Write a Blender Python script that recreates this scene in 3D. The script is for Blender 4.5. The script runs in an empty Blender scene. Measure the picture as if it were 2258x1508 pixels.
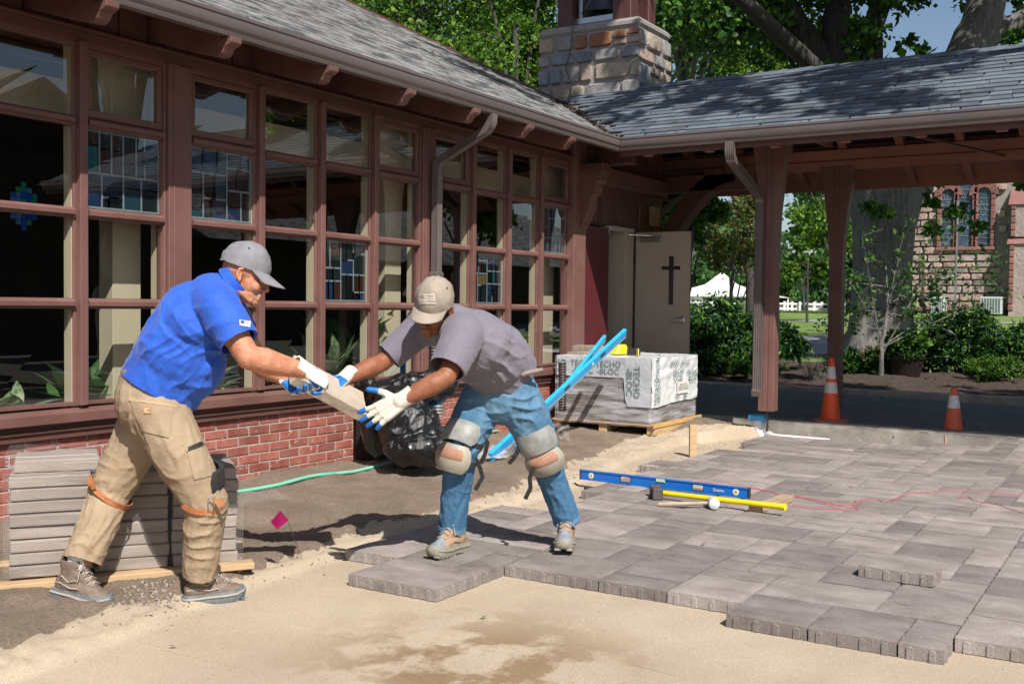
import bpy, bmesh, math, random
import numpy as np
from mathutils import Vector, Matrix, Euler, noise
random.seed(7); rng = np.random.default_rng(7)
R = math.radians
SC = bpy.context.scene
COL = SC.collection

# ------------------------------------------------------------------ camera, world, sun, exposure
CW, CH, CF = 2258.0, 1508.0, 2342.0
_v1 = Vector((1453, -63, CF)).normalized()
_v2 = Vector((-3779, -119, CF)); _v2 = (_v2 - _v1 * _v1.dot(_v2)).normalized()
_up = _v1.cross(_v2)
if _up.y > 0: _up = -_up
ROT = Matrix((_v1, _v2, _up))            # world = ROT @ (camera: x right, y down, z forward)
CAM = Vector((0, -5.52, 1.27))
cam_d = bpy.data.cameras.new("camera"); cam = bpy.data.objects.new("camera", cam_d); COL.objects.link(cam)
cr, cd, cf = ROT.col[0], ROT.col[1], ROT.col[2]
m3 = Matrix((cr, -cd, -cf)).transposed()
cam.matrix_world = Matrix.Translation(CAM) @ m3.to_4x4()
cam_d.sensor_width = 36.0; cam_d.lens = 36.0 * CF / CW; cam_d.clip_end = 600
SC.camera = cam

def ray(px, py): return ROT @ Vector((px - CW / 2, py - CH / 2, CF))
def at_z(px, py, z=0.0): r = ray(px, py); return CAM + r * ((z - CAM.z) / r.z)
def at_y(px, py, y=0.0): r = ray(px, py); return CAM + r * ((y - CAM.y) / r.y)
def at_x(px, py, x): r = ray(px, py); return CAM + r * ((x - CAM.x) / r.x)
def at_d(px, py, d): return CAM + (ROT @ Vector(((px - CW / 2) / CF, (py - CH / 2) / CF, 1.0))) * d
VIEW_R, VIEW_D, VIEW_F = Vector(cr), Vector(cd), Vector(cf)

SUN_TRAVEL = Vector((0.58, 0.75, -1.0)).normalized()
SUN_EL = math.asin(-SUN_TRAVEL.z)
world = bpy.data.worlds.new("World"); SC.world = world; world.use_nodes = True
wn = world.node_tree; wn.nodes.clear()
sky = wn.nodes.new("ShaderNodeTexSky"); sky.sky_type = 'NISHITA'; sky.sun_disc = False
sky.sun_elevation = SUN_EL; sky.sun_rotation = math.atan2(-SUN_TRAVEL.x, -SUN_TRAVEL.y)
sky.air_density = 1.0; sky.dust_density = 1.2; sky.ozone_density = 1.2
bg = wn.nodes.new("ShaderNodeBackground"); bg.inputs[1].default_value = 0.075
wo = wn.nodes.new("ShaderNodeOutputWorld")
wn.links.new(sky.outputs[0], bg.inputs[0]); wn.links.new(bg.outputs[0], wo.inputs[0])
sun_d = bpy.data.lights.new("sun", 'SUN'); sun_d.energy = 5.0; sun_d.angle = R(0.55); sun_d.color = (1.0, 0.955, 0.89)
sun = bpy.data.objects.new("sun", sun_d); COL.objects.link(sun)
sun.rotation_euler = SUN_TRAVEL.to_track_quat('-Z', 'Y').to_euler()
SC.view_settings.view_transform = 'Standard'; SC.view_settings.look = 'None'
SC.view_settings.exposure = 0.48; SC.view_settings.gamma = 1.0
SC.view_settings.use_curve_mapping = False
SC.cycles.max_bounces = 8; SC.cycles.transparent_max_bounces = 24

# ------------------------------------------------------------------ materials
MATS = {}
def mat(name, col, col2=None, rough=0.65, scale=6.0, detail=6.0, bump=0.0, bscale=None, bdist=0.01, objvar=0.0,
        metallic=0.0, spec=0.5, stretch=(1, 1, 1), mixlo=0.35, mixhi=0.65, fine=0.0, fscale=250.0, sheen=0.0, sss=0.0,
        coat=0.0, b2dist=None, hue=0.0, spots=None, spot_scale=40.0, spot_amt=0.1, trans=0.0, bump2=0.0, b2scale=300.0, world=False):
    if name in MATS: return MATS[name]
    m = bpy.data.materials.new(name); MATS[name] = m; m.use_nodes = True
    nt = m.node_tree; N = nt.nodes; L = nt.links
    b = N["Principled BSDF"]
    b.inputs["Roughness"].default_value = rough; b.inputs["Metallic"].default_value = metallic
    b.inputs["Specular IOR Level"].default_value = spec
    if coat: b.inputs["Coat Weight"].default_value = coat
    if sheen: b.inputs["Sheen Weight"].default_value = sheen
    if sss:
        b.inputs["Subsurface Weight"].default_value = sss; b.inputs["Subsurface Radius"].default_value = (0.012, 0.005, 0.003)
        b.inputs["Subsurface Scale"].default_value = 1.0
    tc = N.new("ShaderNodeTexCoord"); mp = N.new("ShaderNodeMapping"); mp.inputs["Scale"].default_value = stretch
    L.new(tc.outputs["Object"], mp.inputs["Vector"]); vec = mp.outputs["Vector"]
    oi = N.new("ShaderNodeObjectInfo")
    if not world:
        ml = N.new("ShaderNodeMath"); ml.operation = 'MULTIPLY'; ml.inputs[1].default_value = 37.0
        L.new(oi.outputs["Random"], ml.inputs[0])
        va = N.new("ShaderNodeVectorMath"); va.operation = 'ADD'
        L.new(vec, va.inputs[0]); L.new(ml.outputs[0], va.inputs[1]); vec = va.outputs[0]
    def nz(s, d=detail, r=0.6):
        n = N.new("ShaderNodeTexNoise"); n.inputs["Scale"].default_value = s; n.inputs["Detail"].default_value = d
        n.inputs["Roughness"].default_value = r; L.new(vec, n.inputs["Vector"]); return n.outputs["Fac"]
    def mix(a, bcol, fac, blend='MIX'):
        x = N.new("ShaderNodeMix"); x.data_type = 'RGBA'; x.blend_type = blend
        if hasattr(fac, 'node'): L.new(fac, x.inputs[0])
        else: x.inputs[0].default_value = fac
        for v, i in ((a, 6), (bcol, 7)):
            if hasattr(v, 'node'): L.new(v, x.inputs[i])
            else: x.inputs[i].default_value = (*v, 1)
        return x.outputs[2]
    def ramp(v, lo, hi):
        r = N.new("ShaderNodeMapRange"); r.inputs[1].default_value = lo; r.inputs[2].default_value = hi; r.clamp = True
        L.new(v, r.inputs[0]); return r.outputs[0]
    c = None
    if col2 is not None: c = mix(col, col2, ramp(nz(scale), mixlo, mixhi))
    else:
        rg = N.new("ShaderNodeRGB"); rg.outputs[0].default_value = (*col, 1); c = rg.outputs[0]
    if spots is not None:
        c = mix(c, spots, ramp(nz(spot_scale, 3), 0.72 - spot_amt, 0.78 - spot_amt))
    if fine:
        f = ramp(nz(fscale, 3, 0.7), 0.25, 0.75)
        g = N.new("ShaderNodeMapRange"); g.inputs[3].default_value = 1 - fine; g.inputs[4].default_value = 1 + fine
        L.new(f, g.inputs[0]); vm = N.new("ShaderNodeVectorMath"); vm.operation = 'SCALE'
        L.new(c, vm.inputs[0]); L.new(g.outputs[0], vm.inputs["Scale"]); c = vm.outputs[0]
    if objvar or hue:
        h = N.new("ShaderNodeHueSaturation"); L.new(c, h.inputs["Color"])
        g = N.new("ShaderNodeMapRange"); g.inputs[3].default_value = 1 - objvar; g.inputs[4].default_value = 1 + objvar
        L.new(oi.outputs["Random"], g.inputs[0]); L.new(g.outputs[0], h.inputs["Value"])
        if hue:
            wn_ = N.new("ShaderNodeTexWhiteNoise"); wn_.noise_dimensions = '1D'; L.new(oi.outputs["Random"], wn_.inputs["W"])
            g2 = N.new("ShaderNodeMapRange"); g2.inputs[3].default_value = 0.5 - hue; g2.inputs[4].default_value = 0.5 + hue
            L.new(wn_.outputs[0], g2.inputs[0]); L.new(g2.outputs[0], h.inputs["Hue"])
            g3 = N.new("ShaderNodeMapRange"); g3.inputs[3].default_value = 0.7; g3.inputs[4].default_value = 1.15
            L.new(wn_.outputs[0], g3.inputs[0]); L.new(g3.outputs[0], h.inputs["Saturation"])
        c = h.outputs[0]
    L.new(c, b.inputs["Base Color"])
    nrm = None
    for amt, s, bd in ((bump, bscale or scale * 4, bdist), (bump2, b2scale, b2dist or bdist)):
        if amt:
            bp = N.new("ShaderNodeBump"); bp.inputs["Strength"].default_value = amt; bp.inputs["Distance"].default_value = bd
            L.new(nz(s), bp.inputs["Height"])
            if nrm: L.new(nrm, bp.inputs["Normal"])
            nrm = bp.outputs[0]
    if nrm: L.new(nrm, b.inputs["Normal"])
    if trans:
        t = N.new("ShaderNodeBsdfTranslucent"); L.new(c, t.inputs[0]); ms = N.new("ShaderNodeMixShader"); ms.inputs[0].default_value = trans
        L.new(b.outputs[0], ms.inputs[1]); L.new(t.outputs[0], ms.inputs[2]); L.new(ms.outputs[0], N["Material Output"].inputs[0])
    return m

def glass_mat(name, tint=(0.93, 0.96, 0.95), rough=0.0, f0=1.5):
    m = bpy.data.materials.new(name); MATS[name] = m; m.use_nodes = True; nt = m.node_tree; N = nt.nodes; L = nt.links
    N.remove(N["Principled BSDF"]); t = N.new("ShaderNodeBsdfTransparent"); t.inputs[0].default_value = (*tint, 1)
    g = N.new("ShaderNodeBsdfGlossy"); g.inputs["Roughness"].default_value = rough; g.inputs[0].default_value = (1, 1, 1, 1)
    fr = N.new("ShaderNodeFresnel"); ge = N.new("ShaderNodeNewGeometry"); mr = N.new("ShaderNodeMapRange")
    mr.inputs[3].default_value = f0; mr.inputs[4].default_value = 1 / f0; L.new(ge.outputs["Backfacing"], mr.inputs[0]); L.new(mr.outputs[0], fr.inputs[0])
    mu = N.new("ShaderNodeMath"); mu.operation = 'MULTIPLY'; mu.inputs[1].default_value = 3.2; mu.use_clamp = True; L.new(fr.outputs[0], mu.inputs[0])
    mx = N.new("ShaderNodeMixShader"); L.new(mu.outputs[0], mx.inputs[0]); L.new(t.outputs[0], mx.inputs[1]); L.new(g.outputs[0], mx.inputs[2])
    L.new(mx.outputs[0], N["Material Output"].inputs[0]); return m

# ------------------------------------------------------------------ mesh helpers
XF = {}
def link(o, parent=None):
    COL.objects.link(o)
    if parent is not None: o.parent = parent
    return o
def thing(name, label, cat, loc=(0, 0, 0), rz=0.0, group=None):
    o = bpy.data.objects.new(name, None); o.empty_display_size = 0.1; link(o)
    o.location = loc; o.rotation_euler = (0, 0, rz)
    XF[o.name] = (Matrix.Translation(Vector(loc)) @ Matrix.Rotation(rz, 4, 'Z')).inverted()
    o["label"] = label; o["category"] = cat
    if group: o["group"] = group
    return o
def tag(o, label=None, cat=None, group=None, kind=None):
    if label: o["label"] = label
    if cat: o["category"] = cat
    if group: o["group"] = group
    if kind: o["kind"] = kind
    return o
def root_of(o):
    while o.parent is not None: o = o.parent
    return o
def mesh_obj(name, verts, faces, mats, parent=None, mis=None, smooth=False, world=True, sharp=None):
    me = bpy.data.meshes.new(name)
    if parent is not None and world:
        X = XF.get(root_of(parent).name)
        if X is not None:
            V = np.asarray(verts, dtype=float).reshape(-1, 3); A = np.array(X)
            verts = V @ A[:3, :3].T + A[:3, 3]
    me.from_pydata([tuple(map(float, v)) for v in verts], [], [tuple(map(int, f)) for f in faces])
    for m in (mats if isinstance(mats, (list, tuple)) else [mats]): me.materials.append(m)
    if mis is not None: me.polygons.foreach_set("material_index", np.asarray(mis, dtype=np.int32))
    if smooth:
        me.polygons.foreach_set("use_smooth", np.ones(len(me.polygons), dtype=bool))
        if sharp is not None: me.set_sharp_from_angle(angle=R(sharp))
    me.update()
    o = bpy.data.objects.new(name, me); link(o, parent); return o
def inst(name, me, parent, M):
    """place shared mesh data me under parent with world matrix M"""
    o = bpy.data.objects.new(name, me); link(o, parent)
    X = XF.get(root_of(parent).name) if parent is not None else None
    o.matrix_local = (X @ M) if X is not None else M
    return o
class MB:
    def __init__(s): s.v = []; s.f = []; s.m = []
    def add(s, vs, fs, mi=0):
        o = len(s.v); s.v += [tuple(v) for v in vs]; s.f += [tuple(i + o for i in f) for f in fs]; s.m += [mi] * len(fs); return s
    def box(s, a, b, mi=0):
        x0, y0, z0 = a; x1, y1, z1 = b
        return s.add([(x0, y0, z0), (x1, y0, z0), (x1, y1, z0), (x0, y1, z0), (x0, y0, z1), (x1, y0, z1), (x1, y1, z1), (x0, y1, z1)],
                     [(3, 2, 1, 0), (4, 5, 6, 7), (0, 1, 5, 4), (1, 2, 6, 5), (2, 3, 7, 6), (3, 0, 4, 7)], mi)
    def beam(s, a, b, w, h, up=(0, 0, 1), mi=0, w2=None, h2=None):
        a = Vector(a); b = Vector(b); d = (b - a).normalized(); u = Vector(up); x = d.cross(u).normalized(); u = x.cross(d).normalized()
        w2 = w if w2 is None else w2; h2 = h if h2 is None else h2; vs = []
        for p, ww, hh in ((a, w, h), (b, w2, h2)):
            for sx, sy in ((-1, -1), (1, -1), (1, 1), (-1, 1)): vs.append(p + x * sx * ww / 2 + u * sy * hh / 2)
        return s.add(vs, [(3, 2, 1, 0), (4, 5, 6, 7), (0, 1, 5, 4), (1, 2, 6, 5), (2, 3, 7, 6), (3, 0, 4, 7)], mi)
    def prism(s, pts, d, mi=0):
        """pts: closed 3D outline, d: extrusion vector"""
        n = len(pts); d = Vector(d); P = [Vector(p) for p in pts]
        return s.add(P + [p + d for p in P], [tuple(range(n))[::-1], tuple(range(n, 2 * n))] + [(i, (i + 1) % n, (i + 1) % n + n, i + n) for i in range(n)], mi)
    def tube(s, pts, r, n=8, mi=0, cap=True, flat=1.0):
        P = [Vector(p) for p in pts]; k = len(P); rr = r if hasattr(r, '__len__') else [r] * k; vs = []; up = None
        for i, p in enumerate(P):
            t = (P[min(i + 1, k - 1)] - P[max(i - 1, 0)]).normalized()
            if up is None: up = Vector((0, 0, 1)) if abs(t.z) < 0.9 else Vector((1, 0, 0))
            x = t.cross(up).normalized(); up = x.cross(t).normalized()
            for j in range(n):
                a = 2 * math.pi * j / n; vs.append(p + (x * math.cos(a) + up * math.sin(a) * flat) * rr[i])
        fs = [(i * n + j, i * n + (j + 1) % n, (i + 1) * n + (j + 1) % n, (i + 1) * n + j) for i in range(k - 1) for j in range(n)]
        if cap: fs += [tuple(range(n))[::-1], tuple((k - 1) * n + j for j in range(n))]
        return s.add(vs, fs, mi)
    def lathe(s, prof, c=(0, 0, 0), n=24, mi=0, axis=None):
        vs = []; c = Vector(c)
        A = Matrix.Identity(3) if axis is None else Vector((0, 0, 1)).rotation_difference(Vector(axis)).to_matrix()
        for r, z in prof:
            for j in range(n): a = 2 * math.pi * j / n; vs.append(c + A @ Vector((r * math.cos(a), r * math.sin(a), z)))
        k = len(prof); fs = [(i * n + j, i * n + (j + 1) % n, (i + 1) * n + (j + 1) % n, (i + 1) * n + j) for i in range(k - 1) for j in range(n)]
        fs += [tuple(range(n))[::-1], tuple((k - 1) * n + j for j in range(n))]
        return s.add(vs, fs, mi)
    def quad(s, a, b, c, d, mi=0): return s.add([a, b, c, d], [(0, 1, 2, 3)], mi)
    def build(s, name, mats, parent=None, smooth=False, sharp=35, bevel=0.0, seg=1):
        o = mesh_obj(name, s.v, s.f, mats, parent, s.m, smooth or bevel > 0, True, sharp)
        if bevel:
            bm = bmesh.new(); bm.from_mesh(o.data)
            bmesh.ops.bevel(bm, geom=[e for e in bm.edges if e.calc_face_angle(0) > 0.5], offset=bevel, segments=seg, affect='EDGES', profile=0.6)
            bm.to_mesh(o.data); bm.free()
            o.data.polygons.foreach_set("use_smooth", np.zeros(len(o.data.polygons), dtype=bool)) if not smooth else None
        return o
def chamfer_mesh(name, sx, sy, sz, ch, m, wob=0.0, cuts=0):
    bm = bmesh.new(); bmesh.ops.create_cube(bm, size=1.0)
    bmesh.ops.scale(bm, vec=(sx, sy, sz), verts=bm.verts)
    if cuts: bmesh.ops.subdivide_edges(bm, edges=[e for e in bm.edges if e.calc_length() > 0.09], cuts=cuts, use_grid_fill=True)
    if wob:
        for v in bm.verts: v.co += Vector((random.uniform(-wob, wob), random.uniform(-wob, wob), random.uniform(-wob, wob)))
    if ch: bmesh.ops.bevel(bm, geom=[e for e in bm.edges if e.calc_face_angle(0) > 0.6], offset=ch, segments=1, affect='EDGES')
    me = bpy.data.meshes.new(name); bm.to_mesh(me); bm.free(); me.materials.append(m); return me
def fbm(x, y, z=0.0, o=3, s=1.0):
    return noise.fractal(Vector((x * s, y * s, z)), 1.0, 2.0, o)
def smooth01(a, b, x): t = min(1, max(0, (x - a) / (b - a))); return t * t * (3 - 2 * t)
# ------------------------------------------------------------------ palette
BRN = mat("brown_paint", (0.095, 0.040, 0.030), (0.12, 0.053, 0.041), rough=0.55, scale=3, bump=0.15, bscale=60, fine=0.04, fscale=90, bdist=0.004, world=True)
BRND = mat("brown_siding_paint", (0.085, 0.035, 0.026), (0.11, 0.047, 0.035), rough=0.6, scale=4, bump=0.2, bscale=50, fine=0.05, fscale=70, stretch=(1, 1, .15), objvar=0.05)
TRIM = mat("mauve_brown_trim", (0.132, 0.062, 0.051), (0.172, 0.086, 0.073), rough=0.5, scale=3, bump=0.2, bscale=80, fine=0.08, fscale=120, bdist=0.003, objvar=0.03)
SOFF = mat("soffit_plank_paint", (0.25, 0.108, 0.078), (0.30, 0.135, 0.10), rough=0.65, scale=5, bump=0.2, bscale=40, objvar=0.08)
MATTBLK = mat("matt_black", (0.008, 0.007, 0.007), rough=0.9)
CREAM = mat("cream_paint", (0.55, 0.47, 0.33), (0.6, 0.52, 0.38), rough=0.55, scale=4, bump=0.15, bscale=60, stretch=(1, 1, .2), fine=0.04, fscale=60)
GUT = mat("gutter_metal_brown", (0.115, 0.092, 0.087), (0.14, 0.114, 0.108), rough=0.33, scale=2, metallic=0.15, bump=0.05, bscale=8, stretch=(.4, .4, 1), coat=0.3)
BRICK = mat("red_brick", (0.24, 0.06, 0.042), (0.31, 0.115, 0.085), rough=0.85, scale=9, bump=0.5, bscale=120, bdist=0.004, objvar=0.26, hue=0.0, fine=0.15, fscale=160, spots=(0.45, 0.3, 0.25), spot_scale=25, spot_amt=0.1)
MORTAR = mat("brick_mortar", (0.42, 0.37, 0.33), (0.33, 0.29, 0.26), rough=0.95, scale=12, bump=0.5, bscale=150, fine=0.1)
SHG_W = mat("worn_asphalt_shingle", (0.075, 0.076, 0.078), (0.26, 0.255, 0.248), rough=0.95, scale=1.0, stretch=(3.2, 8.5, 8.5), mixlo=.40, mixhi=.60, detail=3, fine=0.35, fscale=260, bump=0.4, bscale=260, bdist=0.004, world=True)
SHG_D = mat("blue_grey_asphalt_shingle", (0.068, 0.088, 0.115), (0.11, 0.128, 0.146), rough=0.95, scale=5, fine=0.25, fscale=300, bump=0.5, bscale=300, bdist=0.004, objvar=0.38)
FELT = mat("grey_roof_felt", (.10, .105, .11), (.14, .14, .145), rough=.95, scale=20, world=True)
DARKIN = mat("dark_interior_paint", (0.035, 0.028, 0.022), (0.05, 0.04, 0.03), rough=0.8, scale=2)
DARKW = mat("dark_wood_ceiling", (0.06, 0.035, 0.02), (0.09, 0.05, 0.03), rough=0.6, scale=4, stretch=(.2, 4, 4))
GLASS = glass_mat("window_glass")
GREYD = mat("taupe_door_paint", (0.37, 0.31, 0.25), (0.40, 0.34, 0.275), rough=0.5, scale=3, bump=0.05, bscale=50)
RED = mat("dark_red_door_paint", (0.075, 0.012, 0.015), (0.09, 0.016, 0.019), rough=0.5, scale=3, bump=0.08, bscale=30)
STEEL = mat("brushed_steel", (0.55, 0.55, 0.56), (0.45, 0.45, 0.46), rough=0.3, metallic=0.9, scale=8)
DKSTEEL = mat("dark_metal", (0.06, 0.06, 0.065), (0.09, 0.09, 0.09), rough=0.4, metallic=0.7, scale=8)

# ------------------------------------------------------------------ terrain
def s_of(x, y): return 0.85 * x + 0.526 * (y + 5.52)
def far_z(x, y): return 0.036 * max(0.0, min(s_of(x, y), 46.0) - 12.5)
EDG = ((0, -1.95), (2.3, -1.93), (2.9, -1.86), (3.45, -1.90), (3.85, -1.80), (4.4, -1.70), (4.9, -1.64), (5.6, -1.69), (6.2, -1.66), (7.3, -1.50), (8.2, -1.36), (9.6, -1.28), (10.5, -1.6), (11.5, -1.8))
def edge_y(x): return float(np.interp(x, [p[0] for p in EDG], [p[1] for p in EDG]))
def dirt_z(x, y):
    z = 0.0
    z += 0.045 * smooth01(-1.3, -0.1, y)                                   # rises to the wall
    z += 0.11 * math.exp(-((x - 10.6) / 0.55) ** 2 - ((y + 1.15) / 0.45) ** 2)   # heap by the kerb
    z += 0.05 * math.exp(-((x - 11.1) / 0.5) ** 2 - ((y + 0.6) / 0.5) ** 2)
    z += 0.022 * fbm(x, y, 3.1, 4, 2.2) + 0.009 * fbm(x, y, 9.0, 4, 9.0) + 0.004 * fbm(x, y, 1.0, 3, 30.0)
    e = edge_y(x) + 0.10 * fbm(x, y * .3, 5, 4, 2.6)
    z -= 0.16 * smooth01(e + 0.18, e - 0.14, y)
    if x > 11.2: z -= 0.3 * smooth01(11.2, 11.35, x)
    return z
def sand_z(x, y):
    ed = (float(np.interp(x, (0, 2.2, 2.8, 3.5, 4.0, 4.4), (-2.15, -2.1, -2.02, -1.88, -1.86, -1.84))) if x < 4.4 else min(-1.84 + .0 * x, edge_y(x) - .10) if x < 6.5 else edge_y(x) - 0.22) + 0.015 * fbm(x, 0, 2.0, 2, 1.8)
    t = smooth01(ed - 0.03, ed + 0.05, y)
    z = -0.0605 + 0.0012 * fbm(x, y, 0, 3, 6)
    r = 0.022 * (0.6 + fbm(x, y, 4, 4, 5.0)) + 0.018 * fbm(x, y, 7, 4, 20.0)
    r += 0.035 * smooth01(8.0, 9.3, x) + 0.05 * math.exp(-((x - 10.4) / .5) ** 2)
    z += t * max(-0.01, r + 0.02)
    z -= 0.12 * smooth01(edge_y(x) + 0.12, edge_y(x) + 0.45, y)
    if x > 10.75: z -= 0.12 * smooth01(10.75, 10.95, x)
    return z
def grid_mesh(name, xs, ys, fz, m, smooth=True, keep=None):
    nx, ny = len(xs), len(ys)
    vs = [(x, y, fz(x, y)) for y in ys for x in xs]
    fs = [(j * nx + i, j * nx + i + 1, (j + 1) * nx + i + 1, (j + 1) * nx + i) for j in range(ny - 1) for i in range(nx - 1)
          if keep is None or keep((xs[i] + xs[i + 1]) / 2, (ys[j] + ys[j + 1]) / 2)]
    return mesh_obj(name, vs, fs, m, None, None, smooth)
DIRT = mat("loose_brown_dirt", (0.19, 0.138, 0.10), (0.27, 0.205, 0.152), rough=0.95, scale=2.5, fine=0.35, fscale=80, bump=1.0, bscale=38, bdist=0.02, bump2=0.8, b2scale=130, spots=(0.42, 0.38, 0.32), spot_scale=55, spot_amt=0.02, world=True)
SAND = mat("screeded_sand", (0.365, 0.29, 0.207), (0.43, 0.35, 0.256), rough=0.95, scale=1.6, fine=0.30, fscale=170, bump=0.5, bscale=170, bdist=0.006, bump2=0.35, b2scale=35, spots=(0.2, 0.15, 0.1), spot_scale=120, spot_amt=0.0, world=True)
def damp_sand(m):
    nt = m.node_tree; N = nt.nodes; L = nt.links; b = N["Principled BSDF"]; src = b.inputs["Base Color"].links[0].from_socket
    tc = N.new("ShaderNodeTexCoord"); sp = N.new("ShaderNodeVectorMath"); sp.operation = 'DISTANCE'
    c = at_z(1040, 1462, -0.06); sp.inputs[1].default_value = c
    mp = N.new("ShaderNodeMapping"); L.new(tc.outputs["Object"], sp.inputs[0])
    n = N.new("ShaderNodeTexNoise"); n.inputs["Scale"].default_value = 4.2; n.inputs["Detail"].default_value = 5; n.inputs["Roughness"].default_value = 0.62
    L.new(tc.outputs["Object"], n.inputs["Vector"])
    # ring-shaped damp stain around a dry disc
    def mr(v, a, b_, lo=0.0, hi=1.0):
        r = N.new("ShaderNodeMapRange"); r.inputs[1].default_value = a; r.inputs[2].default_value = b_; r.inputs[3].default_value = lo; r.inputs[4].default_value = hi
        L.new(v, r.inputs[0]); return r.outputs[0]
    def mth(op, a, b_):
        x = N.new("ShaderNodeMath"); x.operation = op; x.use_clamp = True
        for i, v in enumerate((a, b_)):
            if hasattr(v, 'node'): L.new(v, x.inputs[i])
            else: x.inputs[i].default_value = v
        return x.outputs[0]
    inner = mr(sp.outputs["Value"], 0.10, 0.125); outer = mr(sp.outputs["Value"], 0.80, 0.25)
    w = mth('MULTIPLY', mth('MULTIPLY', inner, outer), mr(n.outputs["Fac"], 0.44, 0.54))
    x = N.new("ShaderNodeMix"); x.data_type = 'RGBA'; x.blend_type = 'MULTIPLY'; L.new(mth('MULTIPLY', w, 0.95), x.inputs[0]); L.new(src, x.inputs[6])
    x.inputs[7].default_value = (0.56, 0.45, 0.33, 1); L.new(x.outputs[2], b.inputs["Base Color"])
damp_sand(SAND)
xs = list(np.arange(0.4, 12.2, 0.04)); ys = list(np.arange(-2.3, 0.12, 0.035))
tag(grid_mesh("dirt_ground", xs, ys, dirt_z, DIRT), "loose brown dirt between the brick wall and the sand", kind="structure")
xs = list(np.arange(-1.0, 2.0, 0.1)) + list(np.arange(2.0, 11.1, 0.035)); ys = list(np.arange(-7.5, -2.2, 0.09)) + list(np.arange(-2.2, -0.9, 0.03))
tag(grid_mesh("sand_bed", xs, ys, sand_z, SAND), "screeded tan sand bed with a damp ring stain", kind="structure")
# base ground everywhere else
GRASS = mat("lawn_grass", (0.10, 0.17, 0.03), (0.16, 0.23, 0.05), rough=0.9, scale=0.6, fine=0.35, fscale=25, bump=0.8, bscale=30, bdist=0.05, world=True)
ASPH = mat("grey_asphalt", (0.12, 0.122, 0.128), (0.155, 0.155, 0.158), rough=0.9, scale=1.5, fine=0.35, fscale=220, bump=0.6, bscale=220, bdist=0.005, world=True, spots=(0.15, 0.14, 0.13), spot_scale=90, spot_amt=-0.02)
MULCH = mat("dark_bark_mulch", (0.04, 0.026, 0.02), (0.085, 0.056, 0.042), rough=0.95, scale=20, fine=0.5, fscale=60, bump=1.0, bscale=40, bdist=0.04, world=True)
ROAD = mat("pale_road_asphalt", (0.21, 0.215, 0.23), (0.25, 0.25, 0.26), rough=0.9, scale=0.8, fine=0.1, fscale=30, world=True)
CONC = mat("weathered_concrete", (0.36, 0.33, 0.29), (0.24, 0.215, 0.185), rough=0.9, scale=6, fine=0.2, fscale=120, bump=0.6, bscale=60, bdist=0.006, spots=(0.12, 0.1, 0.08), spot_scale=14, spot_amt=0.06, world=True)
DUG = mat("dug_soil", (0.12, 0.09, 0.065), rough=0.95, bump=0.5, scale=20)
g = MB(); g.box((-30, -60, -0.6), (12.0, 0.1, -0.25)); tag(g.build("subsoil_ground", DUG), kind="structure")
def far_grid(name, m, sx, y0, y1, dz, lo, hi, step=1.5):
    """sheet between two values of s (distance along the view of the land) lo..hi"""
    ss = np.arange(lo, hi + 1e-6, step if hi - lo > step else (hi - lo)); ts = np.arange(y0, y1, step)
    vs = []; fs = []
    for s in ss:
        for t in ts:
            # point on the land at distance s and lateral offset t (t to the left)
            x = 0.85 * s - 0.526 * t; y = -5.52 + 0.526 * s + 0.85 * t
            vs.append((x, y, far_z(x, y) + dz))
    n = len(ts)
    for i in range(len(ss) - 1):
        for j in range(n - 1): fs.append((i * n + j, i * n + j + 1, (i + 1) * n + j + 1, (i + 1) * n + j))
    return tag(mesh_obj(name, vs, fs, m, None, None, True), kind="structure")
far_grid("lawn", GRASS, 0, -60, 60, -0.012, 15.5, 150, 2.5)
far_grid("far_road", ROAD, 0, -50, 50, 0.0, 22.0, 28.6, 1.1)
far_grid("far_path", ROAD, 0, -40, 2.0, 0.0, 36.5, 37.6, 0.55)
xs = list(np.arange(11.66, 15.2, 0.12)); ys = list(np.arange(-14, 12.2, 0.25))
tag(grid_mesh("asphalt_driveway", xs, ys, lambda x, y: far_z(x, y) + 0.012 + 0.003 * fbm(x, y, 0, 2, 2), ASPH), kind="structure")
def mulch_z(x, y): return far_z(x, y) + 0.03 + 0.05 * fbm(x, y, 2, 4, 1.5) + 0.05 * smooth01(15.2, 16.2, x) + 0.012 * fbm(x, y, 5, 3, 14)
xs = list(np.arange(15.1, 19.2, 0.1)); ys = list(np.arange(-9, 6, 0.1))
tag(grid_mesh("mulch_bed", xs, ys, mulch_z, MULCH), kind="structure")
xs = list(np.arange(-2, 12.5, 0.5))

# kerbs
def rough_beam(name, x0, x1, y0, y1, zb, zt, m, n, label, wob=0.012):
    b = MB(); ys_ = np.linspace(y0, y1, n); sec = 8
    vs = []
    for y in ys_:
        prof = [(x0, zb), (x0, zt - 0.05), (x0, zt - 0.015), (x0 + 0.02, zt), ((x0 + x1) / 2, zt + 0.004), (x1 - 0.02, zt), (x1, zt - 0.02), (x1, zb)]
        for i, (x, z) in enumerate(prof):
            k = wob if 0 < i < 7 else 0
            vs.append((x + k * fbm(y, i * 3.1, 1, 3, 6.0), y, z + k * 0.7 * fbm(y, i * 1.7, 8, 3, 5.0)))
    fs = [(i * sec + j, i * sec + j + 1, (i + 1) * sec + j + 1, (i + 1) * sec + j) for i in range(n - 1) for j in range(sec - 1)]
    b.add(vs, [f[::-1] for f in fs]); return tag(b.build(name, m, smooth=True, sharp=50), label, kind="structure")
rough_beam("concrete_kerb", 11.5, 11.68, -9, 2.2, -0.30, 0.045, CONC, 220, "rough concrete kerb along the driveway edge")
rough_beam("planting_bed_kerb", 15.05, 15.2, -9, 4.0, -0.2, 0.17, CONC, 120, "low rough kerb at the edge of the mulch bed")

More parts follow.
